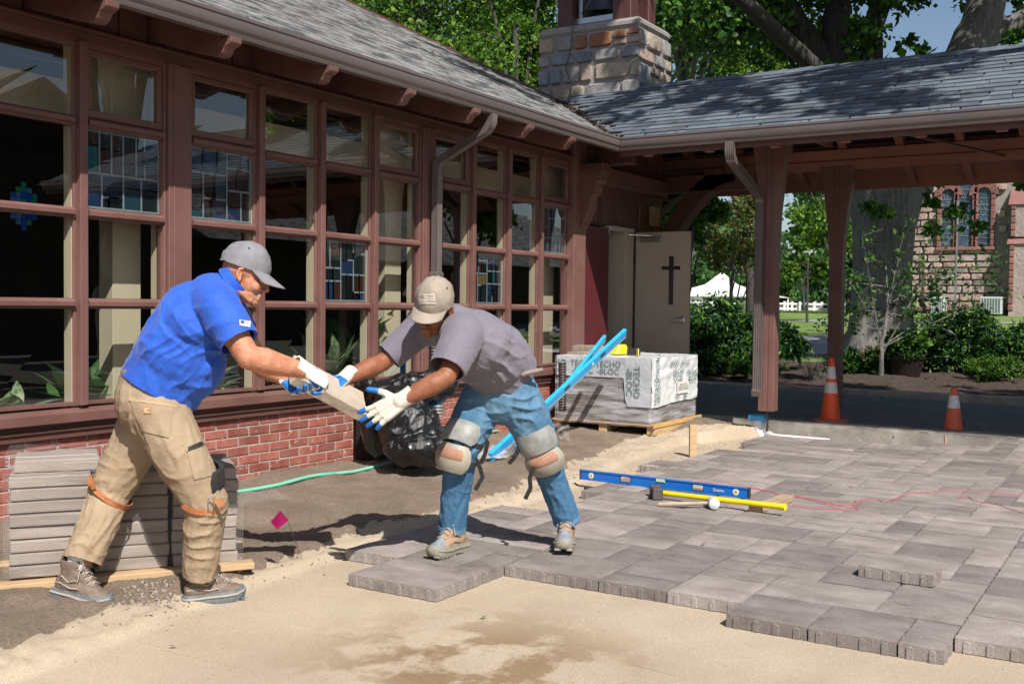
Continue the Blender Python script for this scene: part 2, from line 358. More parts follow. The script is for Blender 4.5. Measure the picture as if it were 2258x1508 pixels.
# ------------------------------------------------------------------ pavers
PAV = mat("grey_brown_concrete_paver", (0.158, 0.130, 0.117), (0.30, 0.264, 0.245), rough=0.9, scale=4.5, mixlo=0.28, mixhi=0.74, fine=0.34, fscale=130, bump=0.35, bscale=30, bdist=0.006,
          bump2=0.4, b2scale=220, objvar=0.30, stretch=(1.5, 0.85, 1), spots=(0.42, 0.38, 0.34), spot_scale=42, spot_amt=0.03)
PAVS = mat("stacked_grey_paver", (0.215, 0.172, 0.142), (0.32, 0.27, 0.23), rough=0.9, scale=5, fine=0.25, fscale=200, bump=0.4, bscale=90, bdist=0.005, objvar=0.12, stretch=(.5, .5, 3))
SANDJ = mat("joint_sand", (0.16, 0.125, 0.095), (0.24, 0.19, 0.14), rough=0.95, scale=30, world=True)
UX, UY, OX, OY = 0.19, 0.173, 4.217, -3.795
PTH = 0.058
def paver_mesh(di, dj, seed, lugs=(1, 1, 1, 1), m=None, th=PTH, ux=UX, uy=UY):
    """concrete slab: riven top sheet, slightly ragged rim, spacer lugs on the sides"""
    rnd = random.Random(seed); sx, sy = di * ux - 0.008, dj * uy - 0.008
    nx, ny = max(4, int(sx / 0.03)), max(4, int(sy / 0.03)); vs = []; fs = []
    for j in range(ny + 1):
        for i in range(nx + 1):
            x = sx * i / nx; y = sy * j / ny; ex = i in (0, nx); ey = j in (0, ny)
            z = 0.0030 * fbm(x, y, seed * 1.7, 3, 9) + 0.0018 * fbm(x * .6, y * 3, seed, 2, 20)
            if ex or ey: z -= 0.0045
            ox = 0.0022 * fbm(y, seed, 1, 2, 25) if ex else 0; oy = 0.0022 * fbm(x, seed, 2, 2, 25) if ey else 0
            vs.append((x + ox, y + oy, z))
    w = nx + 1
    fs += [(j * w + i, j * w + i + 1, (j + 1) * w + i + 1, (j + 1) * w + i) for j in range(ny) for i in range(nx)]
    rim = [i for i in range(w)] + [j * w + nx for j in range(1, ny + 1)] + [ny * w + i for i in range(nx - 1, -1, -1)] + [j * w for j in range(ny - 1, 0, -1)]
    base = len(vs); vs += [(vs[r][0], vs[r][1], -th) for r in rim]; n = len(rim)
    fs += [(rim[k], base + k, base + (k + 1) % n, rim[(k + 1) % n]) for k in range(n)]
    b = MB(); b.add(vs, fs)
    def lug(cx, cy, nx_, ny_):
        h0, h1, t, hw = -th, -0.013, 0.0042, 0.0115
        tx, ty = -ny_, nx_
        def P(u, o, z): return (cx + tx * u + nx_ * o, cy + ty * u + ny_ * o, z)
        out = [P(-hw, t, h0), P(hw, t, h0), P(hw, t, h1 - .006), P(hw * .6, t, h1), P(-hw * .6, t, h1), P(-hw, t, h1 - .006)]
        inn = [P(-hw - .003, -.003, h0), P(hw + .003, -.003, h0), P(hw + .003, -.003, h1 - .003), P(hw * .7, -.003, h1 + .004), P(-hw * .7, -.003, h1 + .004), P(-hw - .003, -.003, h1 - .003)]
        b.add(out + inn, [(0, 1, 2, 3, 4, 5)] + [(i, i + 6, (i + 1) % 6 + 6, (i + 1) % 6) for i in range(6)])
    for side, on in enumerate(lugs):
        if not on: continue
        L = dj if side in (0, 1) else di; k = 2 * L if L > 1 else 2; ln = sy if side in (0, 1) else sx
        for q in range(k):
            u = ln * (q + 0.5) / k
            if side == 0: lug(0, u, -1, 0)
            elif side == 1: lug(sx, u, 1, 0)
            elif side == 2: lug(u, 0, 0, -1)
            else: lug(u, sy, 0, 1)
    me = bpy.data.meshes.new("paver"); me.from_pydata([tuple(v) for v in b.v], [], b.f); me.materials.append(m or PAV)
    me.polygons.foreach_set("use_smooth", np.ones(len(me.polygons), dtype=bool)); me.set_sharp_from_angle(angle=R(30)); me.update(); return me
pave = bpy.data.objects.new("paving", bpy.data.meshes.new("paving")); link(pave); tag(pave, "laid grey brown concrete pavers with staggered unfinished edge", kind="structure")
_pb = MB(); 
SET = [ # (i0,i1,j0,j1) pieces read off the photograph
 (6,8,0,1),(5,7,-2,0),(4,5,-2,0),(3,4,-1,1),(1,3,-1,1),(1,2,1,3),(2,4,1,3),(-2,0,6,9),(0,2,6,7),(0,2,7,9),(0,2,9,11),(1,3,3,6),(3,5,3,4),(3,5,4,6),(5,6,3,5),
 (6,8,3,5),(8,9,3,5),(5,7,5,7),(7,9,5,7),(9,10,5,7),(0,2,-3,-1),(0,2,-5,-3),(0,2,-6,-5),(1,3,-8,-6),(1,3,-11,-8),(3,5,-8,-6),(3,5,-6,-4),(2,3,-6,-4),(2,4,-4,-1),
 (2,3,6,9),(3,4,6,9),(4,6,-4,-2),(4,6,1,3),(6,8,1,3),(5,6,0,1),(4,5,0,1)]
SET = [p for p in SET]
occ = {}
for k, p in enumerate(SET):
    for i in range(p[0], p[1]):
        for j in range(p[2], p[3]): occ.setdefault((i, j), k)
# drop conflicting pieces
good = []
occ = {}
for p in SET:
    cells = [(i, j) for i in range(p[0], p[1]) for j in range(p[2], p[3])]
    if any(c in occ for c in cells): continue
    for c in cells: occ[c] = 1
    good.append(p)
def inside(i, j):
    """cells that carry pavers (staggered outline of the laid area)"""
    x, y = i + .5, j + .5
    front = 0
    if y > 11: return 18 <= i < 20 and j == 11 and False
    if y > 9: front = 0
    elif y > 6: front = -2
    elif y > 3: front = 1
    elif y > 1: front = 1
    elif y > -1: front = 1
    elif y > -6: front = 0
    else: front = 1
    left = 10 + (1 if (8 > i >= 4) or 19 <= i < 21 else 0) - (1 if 8 <= i < 12 or 26 <= i < 29 else 0) 
    if i < 4: left = 11
    back = 33 if y > 1 else (35 if y > -2 else 38)
    return i >= front and i < back and j < left and j >= -18
rp = random.Random(5)
shapes = [(2, 3), (2, 3), (2, 2), (2, 2), (1, 2), (2, 1), (1, 3)]
for i in range(-2, 40):
    for j in range(10, -19, -1):
        if (i, j) in occ or not inside(i, j): continue
        opts = shapes[:]; rp.shuffle(opts); opts.append((1, 1))
        for di, dj in opts:
            cells = [(i + a, j - b_) for a in range(di) for b_ in range(dj)]
            if all(c not in occ and inside(*c) for c in cells):
                for c in cells: occ[c] = 1
                good.append((i, i + di, j - dj + 1, j + 1)); break
PM = {}
for k, (i0, i1, j0, j1) in enumerate(good):
    di, dj = i1 - i0, j1 - j0
    vis = (i0 - 1, j0) not in occ or (i0 - 1, j1 - 1) not in occ
    key = (di, dj, k % 3)
    if key not in PM: PM[key] = paver_mesh(di, dj, 11 + k % 3 + 5 * di + 17 * dj)
    M = Matrix.Translation((OX + i0 * UX + 0.0035, OY + j0 * UY + 0.0035, rp.uniform(-0.0012, 0.0012))) @ Matrix.Rotation(R(rp.uniform(-.25, .25)), 4, 'Z')
    inst("paver", PM[key], pave, M)
# thin sheet of bedding sand that fills the joints
jb = MB()
for (i, j) in occ:
    x0 = OX + i * UX; y0 = OY + j * UY
    e = 0.012
    xa = x0 + (0 if (i - 1, j) in occ else e); xb = x0 + UX - (0 if (i + 1, j) in occ else e); ya = y0 + (0 if (i, j - 1) in occ else e); yb = y0 + UY - (0 if (i, j + 1) in occ else e)
    jb.add([(xa, ya, -0.02), (xb, ya, -0.02), (xb, yb, -0.02), (xa, yb, -0.02)], [(0, 1, 2, 3)])
me = pave.data; me.from_pydata([tuple(v) for v in jb.v], [], jb.f); me.materials.append(SANDJ); me.update()
# ------------------------------------------------------------------ the hall with the window wall
hall = thing("church_hall", "low brown hall with a gridded window wall over red brick and grey shingles", "building", (10.18, 0, 0))
PITCH = 0.5; EY, EZ = -0.66, 2.965          # eave line of the roof top surface
def roof_z(y): return EZ + PITCH * (y - EY)
X_END = 12.55
# wall body (brick backing with mortar face), frieze backing, end wall
b = MB(); b.box((-3, 0.0015, -0.35), (10.2, 0.22, 0.47)); b.build("wall", MORTAR, hall)
b = MB(); b.box((-3, 0.03, 2.86), (10.2, 0.16, 3.25)); b.box((10.2, 0.03, 2.2), (11.42, 0.16, 3.3)); b.box((11.42, 0.03, 2.2), (X_END, 0.16, 3.3)); b.box((11.66, 0.03, -0.1), (X_END, 0.16, 2.2))
b.build("wall_sheathing", BRND, hall)
# bricks
BL, BHh, BM_, BC = 0.192, 0.0560, 0.203, 0.0668
bm_meshes = [chamfer_mesh("brick", BL, 0.09, BHh, 0.0035, BRICK, 0.0012, 0) for _ in range(4)]
bhalf = chamfer_mesh("brick", 0.092, 0.09, BHh, 0.0035, BRICK, 0.0012, 0)
rb = random.Random(3); cand = []
for r_ in range(13):
    z = 0.47 - BC * (r_ + 0.5); x = -0.5 + (BM_ / 2 if r_ % 2 else 0)
    while x < 10.15:
        cand.append((x, z)); x += BM_
vis = [c for c in cand if 3.35 < c[0] < 10.2]
rest = [c for c in cand if not 3.35 < c[0] < 10.2]
vis.sort(key=lambda c: c[0]); near, farb = vis[:298], vis[298:]
for x, z in near:
    inst("brick", bm_meshes[rb.randrange(4)], hall, Matrix.Translation((x, 0.04 + rb.uniform(-.002, .002), z + rb.uniform(-.001, .001))) @ Matrix.Rotation(R(rb.uniform(-.4, .4)), 4, 'Y'))
b = MB()
for x, z in farb + rest: b.box((x - BL / 2, -0.005, z - BHh / 2), (x + BL / 2, 0.05, z + BHh / 2))
BRICKW = mat("red_brick_joined", (0.25, 0.06, 0.04), (0.4, 0.14, 0.1), rough=0.85, scale=5, bump=0.5, bscale=120, bdist=0.004, fine=0.15, fscale=160, world=True)
tag(b.build("brick", BRICKW, hall), "small red bricks at the far end of the wall", kind="stuff")
# sill and boards
b = MB(); b.prism([(-3, 0.1, 0.655), (-3, -0.085, 0.625), (-3, -0.085, 0.565), (-3, 0.1, 0.565)], (13.25, 0, 0)); b.build("window_sill", TRIM, hall, bevel=0.004)
b = MB(); b.box((-3, -0.035, 0.475), (10.22, 0.05, 0.565)); b.box((-3, -0.05, 0.515), (10.22, -0.035, 0.53)); b.build("apron_board", BRN, hall)
b = MB(); b.box((-3, -0.02, 2.80), (10.22, 0.06, 2.865)); b.box((-3, -0.04, 2.865), (10.22, 0.06, 2.885)); b.build("head_board", BRN, hall, bevel=0.003)
# frieze boards
x = -0.2; k = 0
while x < 12.5:
    w = rb.choice((0.13, 0.2, 0.16, 0.22)) if x < 10.2 else 0.105
    if x > 3.2:
        zb, zt = (2.887, 3.24) if x < 10.2 else (2.215 if x < 11.6 else -0.1, 3.28)
        if 10.1 < x < 10.36: x += w; continue
        bb = MB(); g_ = 0.004
        bb.prism([(x + g_, 0.03, zb), (x + g_ + .003, 0.016, zb), (x + w - g_ - .003, 0.016, zb), (x + w - g_, 0.03, zb)], (0, 0, zt - zb))
        bb.build("siding_board", BRND, hall)
    x += w
b = MB(); b.box((-3, 0.012, 2.887), (3.2, 0.03, 3.24)); b.build("siding_board", BRND, hall)
# windows
POSTS = [(1.947, 2.133), (4.654, 4.840), (7.383, 7.548), (10.045, 10.32)]
BAYS = [(2.133, 4.654), (4.840, 7.383), (7.548, 10.045)]
for n_, (a_, c_) in enumerate(POSTS):
    b = MB(); yo = -0.035 if n_ < 3 else -0.06
    b.box((a_, yo, 0.62 if n_ < 3 else 0.0), (c_, 0.09, 2.8 if n_ < 3 else 3.2))
    if n_ < 3:
        b.box((a_ - 0.022, -0.012, 0.64), (a_, 0.05, 2.8)); b.box((c_, -0.012, 0.64), (c_ + 0.022, 0.05, 2.8))
        b.box((a_ + 0.035, yo - 0.004, 0.64), (a_ + 0.043, yo, 2.8))
    b.build("corner_post" if n_ == 3 else "wall_post", TRIM, hall, bevel=0.004)
    if n_ < 3:
        b = MB(); b.box((a_ - 0.0, 0.092, 0.62), (c_, 0.14, 2.8)); b.build("inner_post", CREAM, hall)
RZ = [0.655, 1.258, 1.797, 2.337, 2.80]
SASH = {(0, 3, 3), (1, 0, 3), (1, 3, 3), (2, 0, 3), (2, 3, 3), (0, 0, 3)}
LEAD = mat("lead_came_grey", (0.23, 0.27, 0.295), (0.18, 0.21, 0.235), rough=0.5, scale=30)
SG = {}
for nm, c_ in dict(navy=(0.012, 0.03, 0.075), slate=(0.012, 0.018, 0.022), teal=(0.008, 0.09, 0.10), amber=(0.16, 0.12, 0.04), brown_=(0.05, 0.02, 0.012), green=(0.012, 0.03, 0.02), black_=(0.006, 0.007, 0.009), steelb=(0.02, 0.05, 0.07)).items():
    SG[nm] = mat("stained_glass_" + nm, c_, rough=0.12, spec=0.6, bump=0.15, bscale=30, scale=20, objvar=0.3)
STAIN = {(0, 3, 2): 1, (1, 0, 2): 2, (1, 2, 1): 3, (2, 1, 1): 4, (2, 3, 2): 5}
def stained(win, x0, x1, z0, z1, seed):
    """leaded panel: random rectangular cells between lead strips, each coloured glass its own piece"""
    rr = random.Random(seed * 31 + 4); cells = []
    def split(a, b_, c, d, lev):
        w, h = b_ - a, d - c
        if lev == 0 or (w < 0.14 and h < 0.17) or (lev < 2 and rr.random() < .12): cells.append((a, b_, c, d)); return
        if w > h * rr.uniform(.55, 1.1) and w > 0.1:
            t = a + w * rr.choice((.36, .5, .42, .6)); split(a, t, c, d, lev - 1); split(t, b_, c, d, lev - 1)
        else:
            t = c + h * rr.choice((.33, .45, .6, .66)); split(a, b_, c, t, lev - 1); split(a, b_, t, d, lev - 1)
    split(x0 + .008, x1 - .008, z0 + .008, z1 - .008, 5)
    lw = 0.0068; b = MB()
    for ci, (a, c, d, e) in enumerate(cells):
        yj = ci * .0002
        for p, q in (((a - lw, 0.0245 + yj, d - lw), (a + lw, 0.036 + yj, e + lw)), ((c - lw, 0.0247 + yj, d - lw + .001), (c + lw - .0005, 0.0361 + yj, e + lw - .001)),
                     ((a - lw + .001, 0.0246 + yj, d - lw + .0005), (c + lw - .001, 0.0355 + yj, d + lw)), ((a - lw + .001, 0.0248 + yj, e - lw), (c + lw - .001, 0.0353 + yj, e + lw - .0005))): b.box(p, q)
    b.build("lead_came", LEAD, win)
    for (a, c, d, e) in cells:
        b = MB(); b.box((a + .006, 0.0325, d + .006), (c - .006, 0.0345, e - .006))
        b.build("stained_glass_piece", SG[rr.choice(("navy", "slate", "slate", "black_", "steelb", "navy", "slate", "black_", "brown_", "teal" if rr.random() < .4 else "slate", "amber" if rr.random() < .3 else "navy"))], win)
for bi, (bx0, bx1) in enumerate(BAYS):
    win = MB(); mids = [bx0 + (bx1 - bx0) * q / 4 for q in (1, 2, 3)]
    win.box((bx0 + .022, -0.004, 2.775), (bx1 - .022, 0.05, 2.80))
    wo_ = win.build("window", TRIM, hall)
    b = MB(); b.box((bx0 + .022, -0.004, 0.655), (bx1 - .022, 0.05, 0.675)); b.build("bottom_rail", TRIM, wo_)
    for m_ in mids:
        b = MB(); b.box((m_ - 0.046, 0.0, 0.655), (m_ + 0.046, 0.018, 2.8)); b.box((m_ - 0.026, -0.042, 0.655), (m_ + 0.026, 0.0, 2.8)); b.build("mullion", TRIM, wo_, bevel=0.003)
        b = MB(); b.box((m_ - 0.045, 0.026, 0.62), (m_ + 0.045, 0.092, 2.8)); b.build("inner_mullion", CREAM, wo_)
    edges = [bx0 + .0] + mids + [bx1 - .0]
    for c in range(4):
        xa = edges[c] + (0.048 if c else 0.024); xb = edges[c + 1] - (0.048 if c < 3 else 0.024)
        for r_ in range(4):
            za, zb = RZ[r_], RZ[r_ + 1]
            if r_ < 3:
                b = MB(); b.prism([(xa, 0.05, zb + .034), (xa, 0.0, zb + .030), (xa, -0.028, zb + .012), (xa, -0.028, zb - .012), (xa, 0.0, zb - .018), (xa, 0.0, zb - .03), (xa, 0.05, zb - .03)][::-1], (xb - xa, 0, 0))
                b.build("glazing_rail", TRIM, wo_)
            z0, z1 = za + (.034 if r_ else .02), zb - (.03 if r_ < 3 else .026)
            if (bi, c, r_) in SASH:
                w = 0.036; b = MB()
                b.box((xa, 0.0, z0), (xb, .034, z0 + w + .008)); b.box((xa, 0.0, z1 - w), (xb, .034, z1)); b.box((xa, 0.0, z0 + w + .008), (xa + w, .034, z1 - w)); b.box((xb - w, 0.0, z0 + w + .008), (xb, .034, z1 - w))
                b.build("sash", TRIM, wo_, bevel=0.004)
            b = MB(); dz = 0.0012
            sk = random.Random(bi * 100 + c * 10 + r_); t1, t2 = sk.uniform(-.003, .003), sk.uniform(-.002, .002)
            b.quad((xa - .004, 0.022 + t1, z0 - .004), (xb + .004, 0.022 + t1 * .2, z0 - .004), (xb + .004, 0.022 + t2, z1 + .004), (xa - .004, 0.022 + t2 - t1 * .3, z1 + .004))
            b.build("pane", GLASS, wo_)
            if (bi, c, r_) in STAIN: stained(wo_, xa, xb, z0, z1, STAIN[(bi, c, r_)])
# interior
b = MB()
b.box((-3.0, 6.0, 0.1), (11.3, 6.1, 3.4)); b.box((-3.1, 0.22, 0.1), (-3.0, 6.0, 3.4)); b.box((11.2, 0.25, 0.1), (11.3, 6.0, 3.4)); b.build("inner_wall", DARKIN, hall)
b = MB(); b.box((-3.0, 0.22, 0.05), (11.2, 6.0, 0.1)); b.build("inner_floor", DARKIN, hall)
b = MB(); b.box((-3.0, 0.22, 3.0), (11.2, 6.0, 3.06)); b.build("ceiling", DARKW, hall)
b = MB(); b.box((-3.0, 0.42, 2.42), (11.2, 0.52, 2.66)); b.build("inner_header_beam", CREAM, hall)
b = MB(); b.tube([(-2.5, 0.35, 2.74), (11, 0.35, 2.74)], 0.012); b.build("curtain_rod", DKSTEEL, hall)
b = MB(); b.box((-3.0, 0.22, 0.55), (11.2, 0.75, 0.61)); b.build("inner_plant_shelf", mat("dark_stone_shelf", (0.06, 0.055, 0.05), rough=0.4), hall)
for px_ in (4.57, 7.36, 10.1, 1.86):
    b = MB(); P = [(-.11, 0.1), (-.11, 1.9), (-.125, 2.2), (-.2, 2.6), (-.24, 3.0), (.24, 3.0), (.2, 2.6), (.125, 2.2), (.11, 1.9), (.11, 0.1)]
    b.prism([(px_ + u, 0.27, z) for u, z in P][::-1], (0, 0.14, 0)); b.build("inner_column", CREAM, hall, bevel=0.004)
# eaves: roof deck, fascia, corbels
XR = 11.62
b = MB(); th = 0.05
def valley_y(x): return EY + max(0.0, x - 9.93)
pts = [(-4, EY, roof_z(EY) - .012), (9.93, EY, roof_z(EY) - .012), (XR, valley_y(XR), roof_z(valley_y(XR)) - .012), (XR, 7.5, roof_z(7.5) - .012), (-4, 7.5, roof_z(7.5) - .012)]
b.prism(pts[::-1], (0, 0, -th)); 
b.build("roof_deck", FELT, hall)
b = MB(); b.box((-3.0, -0.62, 2.875), (9.9, -0.60, 2.95)); b.build("fascia", BRN, hall)
b = MB(); b.quad((-3, -0.60, 2.895), (9.9, -0.60, 2.895), (10.2, 0.03, 3.2), (-3, 0.03, 3.2)); b.build("soffit", SOFF, hall)
def corbel(x, w=0.085, parent=hall, zt=3.15):
    prof = [(0.03, 2.93), (-0.30, 2.83), (-0.55, 2.765), (-0.585, 2.762), (-0.62, 2.778), (-0.632, 2.80), (-0.645, 2.815), (-0.67, 2.82), (-0.695, 2.835), (-0.70, 2.868), (-0.60, 2.868), (-0.60, 2.90), (0.03, zt + .02)]
    b = MB(); b.prism([(x - w / 2, y, z) for y, z in prof], (w, 0, 0)); return b.build("rafter_tail", TRIM, parent, bevel=0.003)
for x in (2.84, 3.72, 4.60, 5.48, 6.35, 7.22, 8.08, 8.86): corbel(x)
# roof shingles: real overlapping courses, too thin at this angle to pick apart
b = MB(); rs = random.Random(11); CO = 0.128
ncourse = 56
for c in range(ncourse):
    y0 = EY - 0.02 + c * CO * math.cos(math.atan(PITCH)); y1 = y0 + CO * 1.15
    x = -4 + rs.uniform(0, .3)
    while x < XR:
        w = rs.choice((.14, .2, .27, .33)); xe = min(x + w - 0.006, XR + .02)
        lift = rs.uniform(0.006, 0.013) + (0.006 if rs.random() < .35 else 0); dy = rs.uniform(-.006, .006)
        if y0 < valley_y(xe) - .10: x += w; continue
        za, zb = roof_z(y0) + lift, roof_z(y1) + 0.001
        b.add([(x, y0 + dy, za - lift), (xe, y0 + dy, za - lift), (xe, y0 + dy, za), (x, y0 + dy, za), (xe, y1, zb), (x, y1, zb)],
              [(0, 1, 2, 3), (3, 2, 4, 5), (1, 4, 2), (0, 3, 5)])
        x += w
tag(b.build("roof_shingle", SHG_W, hall), "worn grey shingle courses of the hall roof", kind="stuff")
b = MB(); b.beam((XR + .02, valley_y(XR), roof_z(valley_y(XR)) - .03), (XR + .02, 7.5, roof_z(7.5) - .03), 0.03, 0.12); b.build("verge_board", BRN, hall)
# gutters: moulded profile (K style)
GPROF = [(0.0, 0.075), (0.0, -0.055), (-0.055, -0.055), (-0.062, -0.04), (-0.064, -0.022), (-0.078, -0.008), (-0.085, 0.02), (-0.082, 0.05), (-0.09, 0.055), (-0.09, 0.075), (-0.08, 0.077), (-0.078, 0.068), (-0.012, 0.066)]
def gutter(name, parent, p0, p1, out, miter0=0.0, miter1=0.0):
    p0 = Vector(p0); p1 = Vector(p1); out = Vector(out).normalized(); d = (p1 - p0).normalized(); vs = []
    n = len(GPROF); segs = 9
    for k in range(segs):
        t = k / (segs - 1); base = p0.lerp(p1, t)
        for (o, z) in GPROF:
            e = 0
            if k == 0: e = miter0 * -o
            if k == segs - 1: e = miter1 * -o
            vs.append(base + out * (-o) + Vector((0, 0, z)) + d * e)
    fs = [(k * n + j, k * n + (j + 1) % n, (k + 1) * n + (j + 1) % n, (k + 1) * n + j) for k in range(segs - 1) for j in range(n)]
    b = MB(); b.add(vs, fs); o = b.build(name, GUT, parent, smooth=True, sharp=25); return o
gutter("gutter", hall, (-4, -0.622, 2.925), (9.9, -0.622, 2.925), (0, -1, 0), 0, -1.0)
def downspout(parent, pts, w=0.085, dpt=0.06, side=(1, 0, 0)):
    """rectangular ribbed pipe along a path, with crimped elbows"""
    P = [Vector(p) for p in pts]; side = Vector(side).normalized(); vs = []
    prof = []
    for k in range(5):   # ribbed front
        u = -1 + 2 * k / 4; prof += [(u - .16, 1.0), (u - .08, .86), (u + .08, .86), (u + .16, 1.0)]
    prof = [(max(-1, min(1, u)), v) for u, v in prof]; prof += [(1, -1), (-1, -1)]
    n = len(prof)
    for i, p in enumerate(P):
        t = ((P[min(i + 1, len(P) - 1)] - p).normalized() + (p - P[max(i - 1, 0)]).normalized()).normalized() if 0 < i < len(P) - 1 else (P[min(i + 1, len(P) - 1)] - P[max(i - 1, 0)]).normalized()
        f = t.cross(side).normalized()
        sc = 1.0
        for u, v in prof: vs.append(p + side * u * w / 2 * sc + f * v * dpt / 2 * sc)
    fs = [(k * n + j, k * n + (j + 1) % n, (k + 1) * n + (j + 1) % n, (k + 1) * n + j) for k in range(len(P) - 1) for j in range(n)]
    fs += [tuple(range(n))[::-1], tuple((len(P) - 1) * n + j for j in range(n))]
    b = MB(); b.add(vs, fs)
    return b.build("downspout", GUT, parent, smooth=True, sharp=30)
def elbow(a, b_, c, n=7, r=0.09):
    a, b_, c = Vector(a), Vector(b_), Vector(c); u = (a - b_).normalized() * r; v = (c - b_).normalized() * r; out = []
    for k in range(n):
        t = k / (n - 1); q = (b_ + u) * (1 - t) ** 2 + b_ * 2 * t * (1 - t) + (b_ + v) * t * t
        out.append(q)
    return out
pa = [(7.49, -0.66, 2.87)] + elbow((7.49, -0.66, 2.87), (7.49, -0.655, 2.76), (7.49, -0.10, 2.50), r=0.07) + elbow((7.49, -0.655, 2.76), (7.49, -0.105, 2.50), (7.49, -0.1, 1.4), r=0.07) + [(7.49, -0.1, 1.45), (7.49, -0.1, 0.95)]
downspout(hall, pa)
b = MB(); b.beam((7.49, -0.1, 1.56), (7.49, -0.1, 1.42), .105, .085, (0, 1, 0)); b.beam((7.49, -0.1, 1.42), (7.49, -0.14, 1.34), .105, .085, (0, 1, 0), w2=.13, h2=.1); b.build("downspout_connector", GUT, hall, bevel=.006)
# end wall: big bracket, wall plate, doors
b = MB(); b.box((10.36, -0.09, 2.72), (12.5, 0.02, 2.80)); b.box((10.36, -0.12, 2.80), (12.5, 0.02, 2.835)); b.box((10.36, -0.07, 2.66), (12.5, 0.02, 2.72)); b.build("wall_plate", TRIM, hall, bevel=.004)
b = MB(); pr = [(10.33, 2.0), (10.36, 2.05), (10.47, 2.22), (10.53, 2.36), (10.545, 2.5), (10.6, 2.5), (10.6, 2.54), (10.64, 2.56), (10.64, 2.62), (10.7, 2.64), (10.7, 2.72), (10.33, 2.72)]
pr = [(0.02, 2.02), (-0.02, 2.10), (-0.09, 2.22), (-0.14, 2.34), (-0.16, 2.47), (-0.20, 2.48), (-0.20, 2.52), (-0.225, 2.54), (-0.225, 2.6), (-0.27, 2.62), (-0.27, 2.72), (0.02, 2.72)]
b.prism([(10.17, y - .04, z) for y, z in pr], (0.16, 0, 0)); b.build("bracket", TRIM, hall, bevel=.005)
b = MB(); b.beam((10.25, 0, 2.76), (10.25, -0.34, 2.76), .2, .1); b.build("bracket_cap", BRN, hall, bevel=.006)
for x in (10.72, ):
    b = MB(); b.beam((x, 0.02, 2.97), (x, -0.45, 2.97), .13, .24); b.build("purlin_end", BRN, hall, bevel=.01)
# doorway
b = MB(); b.box((10.36, -0.02, -0.02), (10.96, 0.04, 2.17)); rd = b.build("fixed_door_leaf", RED, hall)
b = MB(); 
for z in (0.25, 1.0, 1.75): b.box((10.385, -0.03, z), (10.4, -0.019, z + .13))
b.build("hinge", DKSTEEL, rd)
b = MB(); b.box((10.96, 0.3, -.02), (11.42, 0.32, 2.2)); b.build("dark_doorway", MATTBLK, hall)  # black panel: shade of the unlit doorway put in as colour
b = MB(); b.box((11.40, -0.03, -0.02), (11.46, 0.3, 2.16)); b.box((10.96, -0.03, 2.16), (11.62, 0.1, 2.21)); b.box((11.46, -.03, -.02), (11.60, .06, 2.16)); b.build("door_frame", GREYD, hall, bevel=.004)
DX = 11.66
b = MB(); b.box((DX, -0.725, 0.05), (DX + .045, -0.03, 2.17)); dl = b.build("open_door", GREYD, hall, bevel=.003)
# cross-shaped vision panel, closer, lever, hinges
yc = at_x(1480, 620, DX).y; ztop = at_x(1479, 565, DX).z; zbot = at_x(1479, 672, DX).z; zc = at_x(1479, 591, DX).z
yl, yr_ = at_x(1459, 591, DX).y, at_x(1500, 591, DX).y
CRG = mat("dark_cross_glass", (0.02, 0.025, 0.03), rough=0.05, spec=0.8)
b = MB(); hw = 0.029; b.box((DX - .004, yc - hw, zbot), (DX + .002, yc + hw, ztop)); b.box((DX - .003, yr_, zc - .022), (DX + .0015, yc - hw, zc + .022)); b.box((DX - .003, yc + hw, zc - .022), (DX + .0015, yl, zc + .022)); b.build("cross_shaped_window", CRG, dl)
cl = [at_x(1412, 530, DX), at_x(1462, 530, DX)]
b = MB(); b.box((DX - .05, cl[1].y, cl[0].z - .028), (DX - .001, cl[0].y, cl[0].z + .028)); b.build("door_closer", STEEL, dl, bevel=.008)
b = MB(); b.tube([(DX - .03, -0.25, cl[0].z + .05), (DX - .2, 0.0, cl[0].z + .06), (11.3, 0.02, cl[0].z + .06)], .009); b.build("closer_arm", STEEL, dl)
hh = at_x(1505, 706, DX)
b = MB(); b.lathe([(.042, 0), (.042, .012), (.03, .02)], (DX - .001, hh.y + .01, hh.z), 20, 0, (-1, 0, 0)); b.beam((DX - .055, hh.y + .01, hh.z), (DX - .055, hh.y + .14, hh.z), .018, .022); b.tube([(DX, hh.y + .01, hh.z), (DX - .055, hh.y + .01, hh.z)], .012); b.build("door_lever", STEEL, dl)
b = MB()
for z in (0.35, 1.08, 1.85): b.box((DX - .012, -0.03, z - .07), (DX + .05, 0.0, z + .07))
b.build("hinge", DKSTEEL, dl)
# conduit and alarm bell box high on the end wall
b = MB(); b.tube([(11.75, -0.03, 2.15), (11.75, -0.03, 2.5), (11.95, -0.12, 2.6), (12.5, -0.12, 2.62)], .014); b.build("conduit", BRN, hall)
YB = mat("old_yellow_box", (0.4, 0.3, 0.15), (0.2, 0.14, 0.07), rough=.7, scale=20)
b = MB(); b.box((12.1, -0.07, 2.28), (12.25, 0.0, 2.52)); b.build("junction_box", YB, hall)
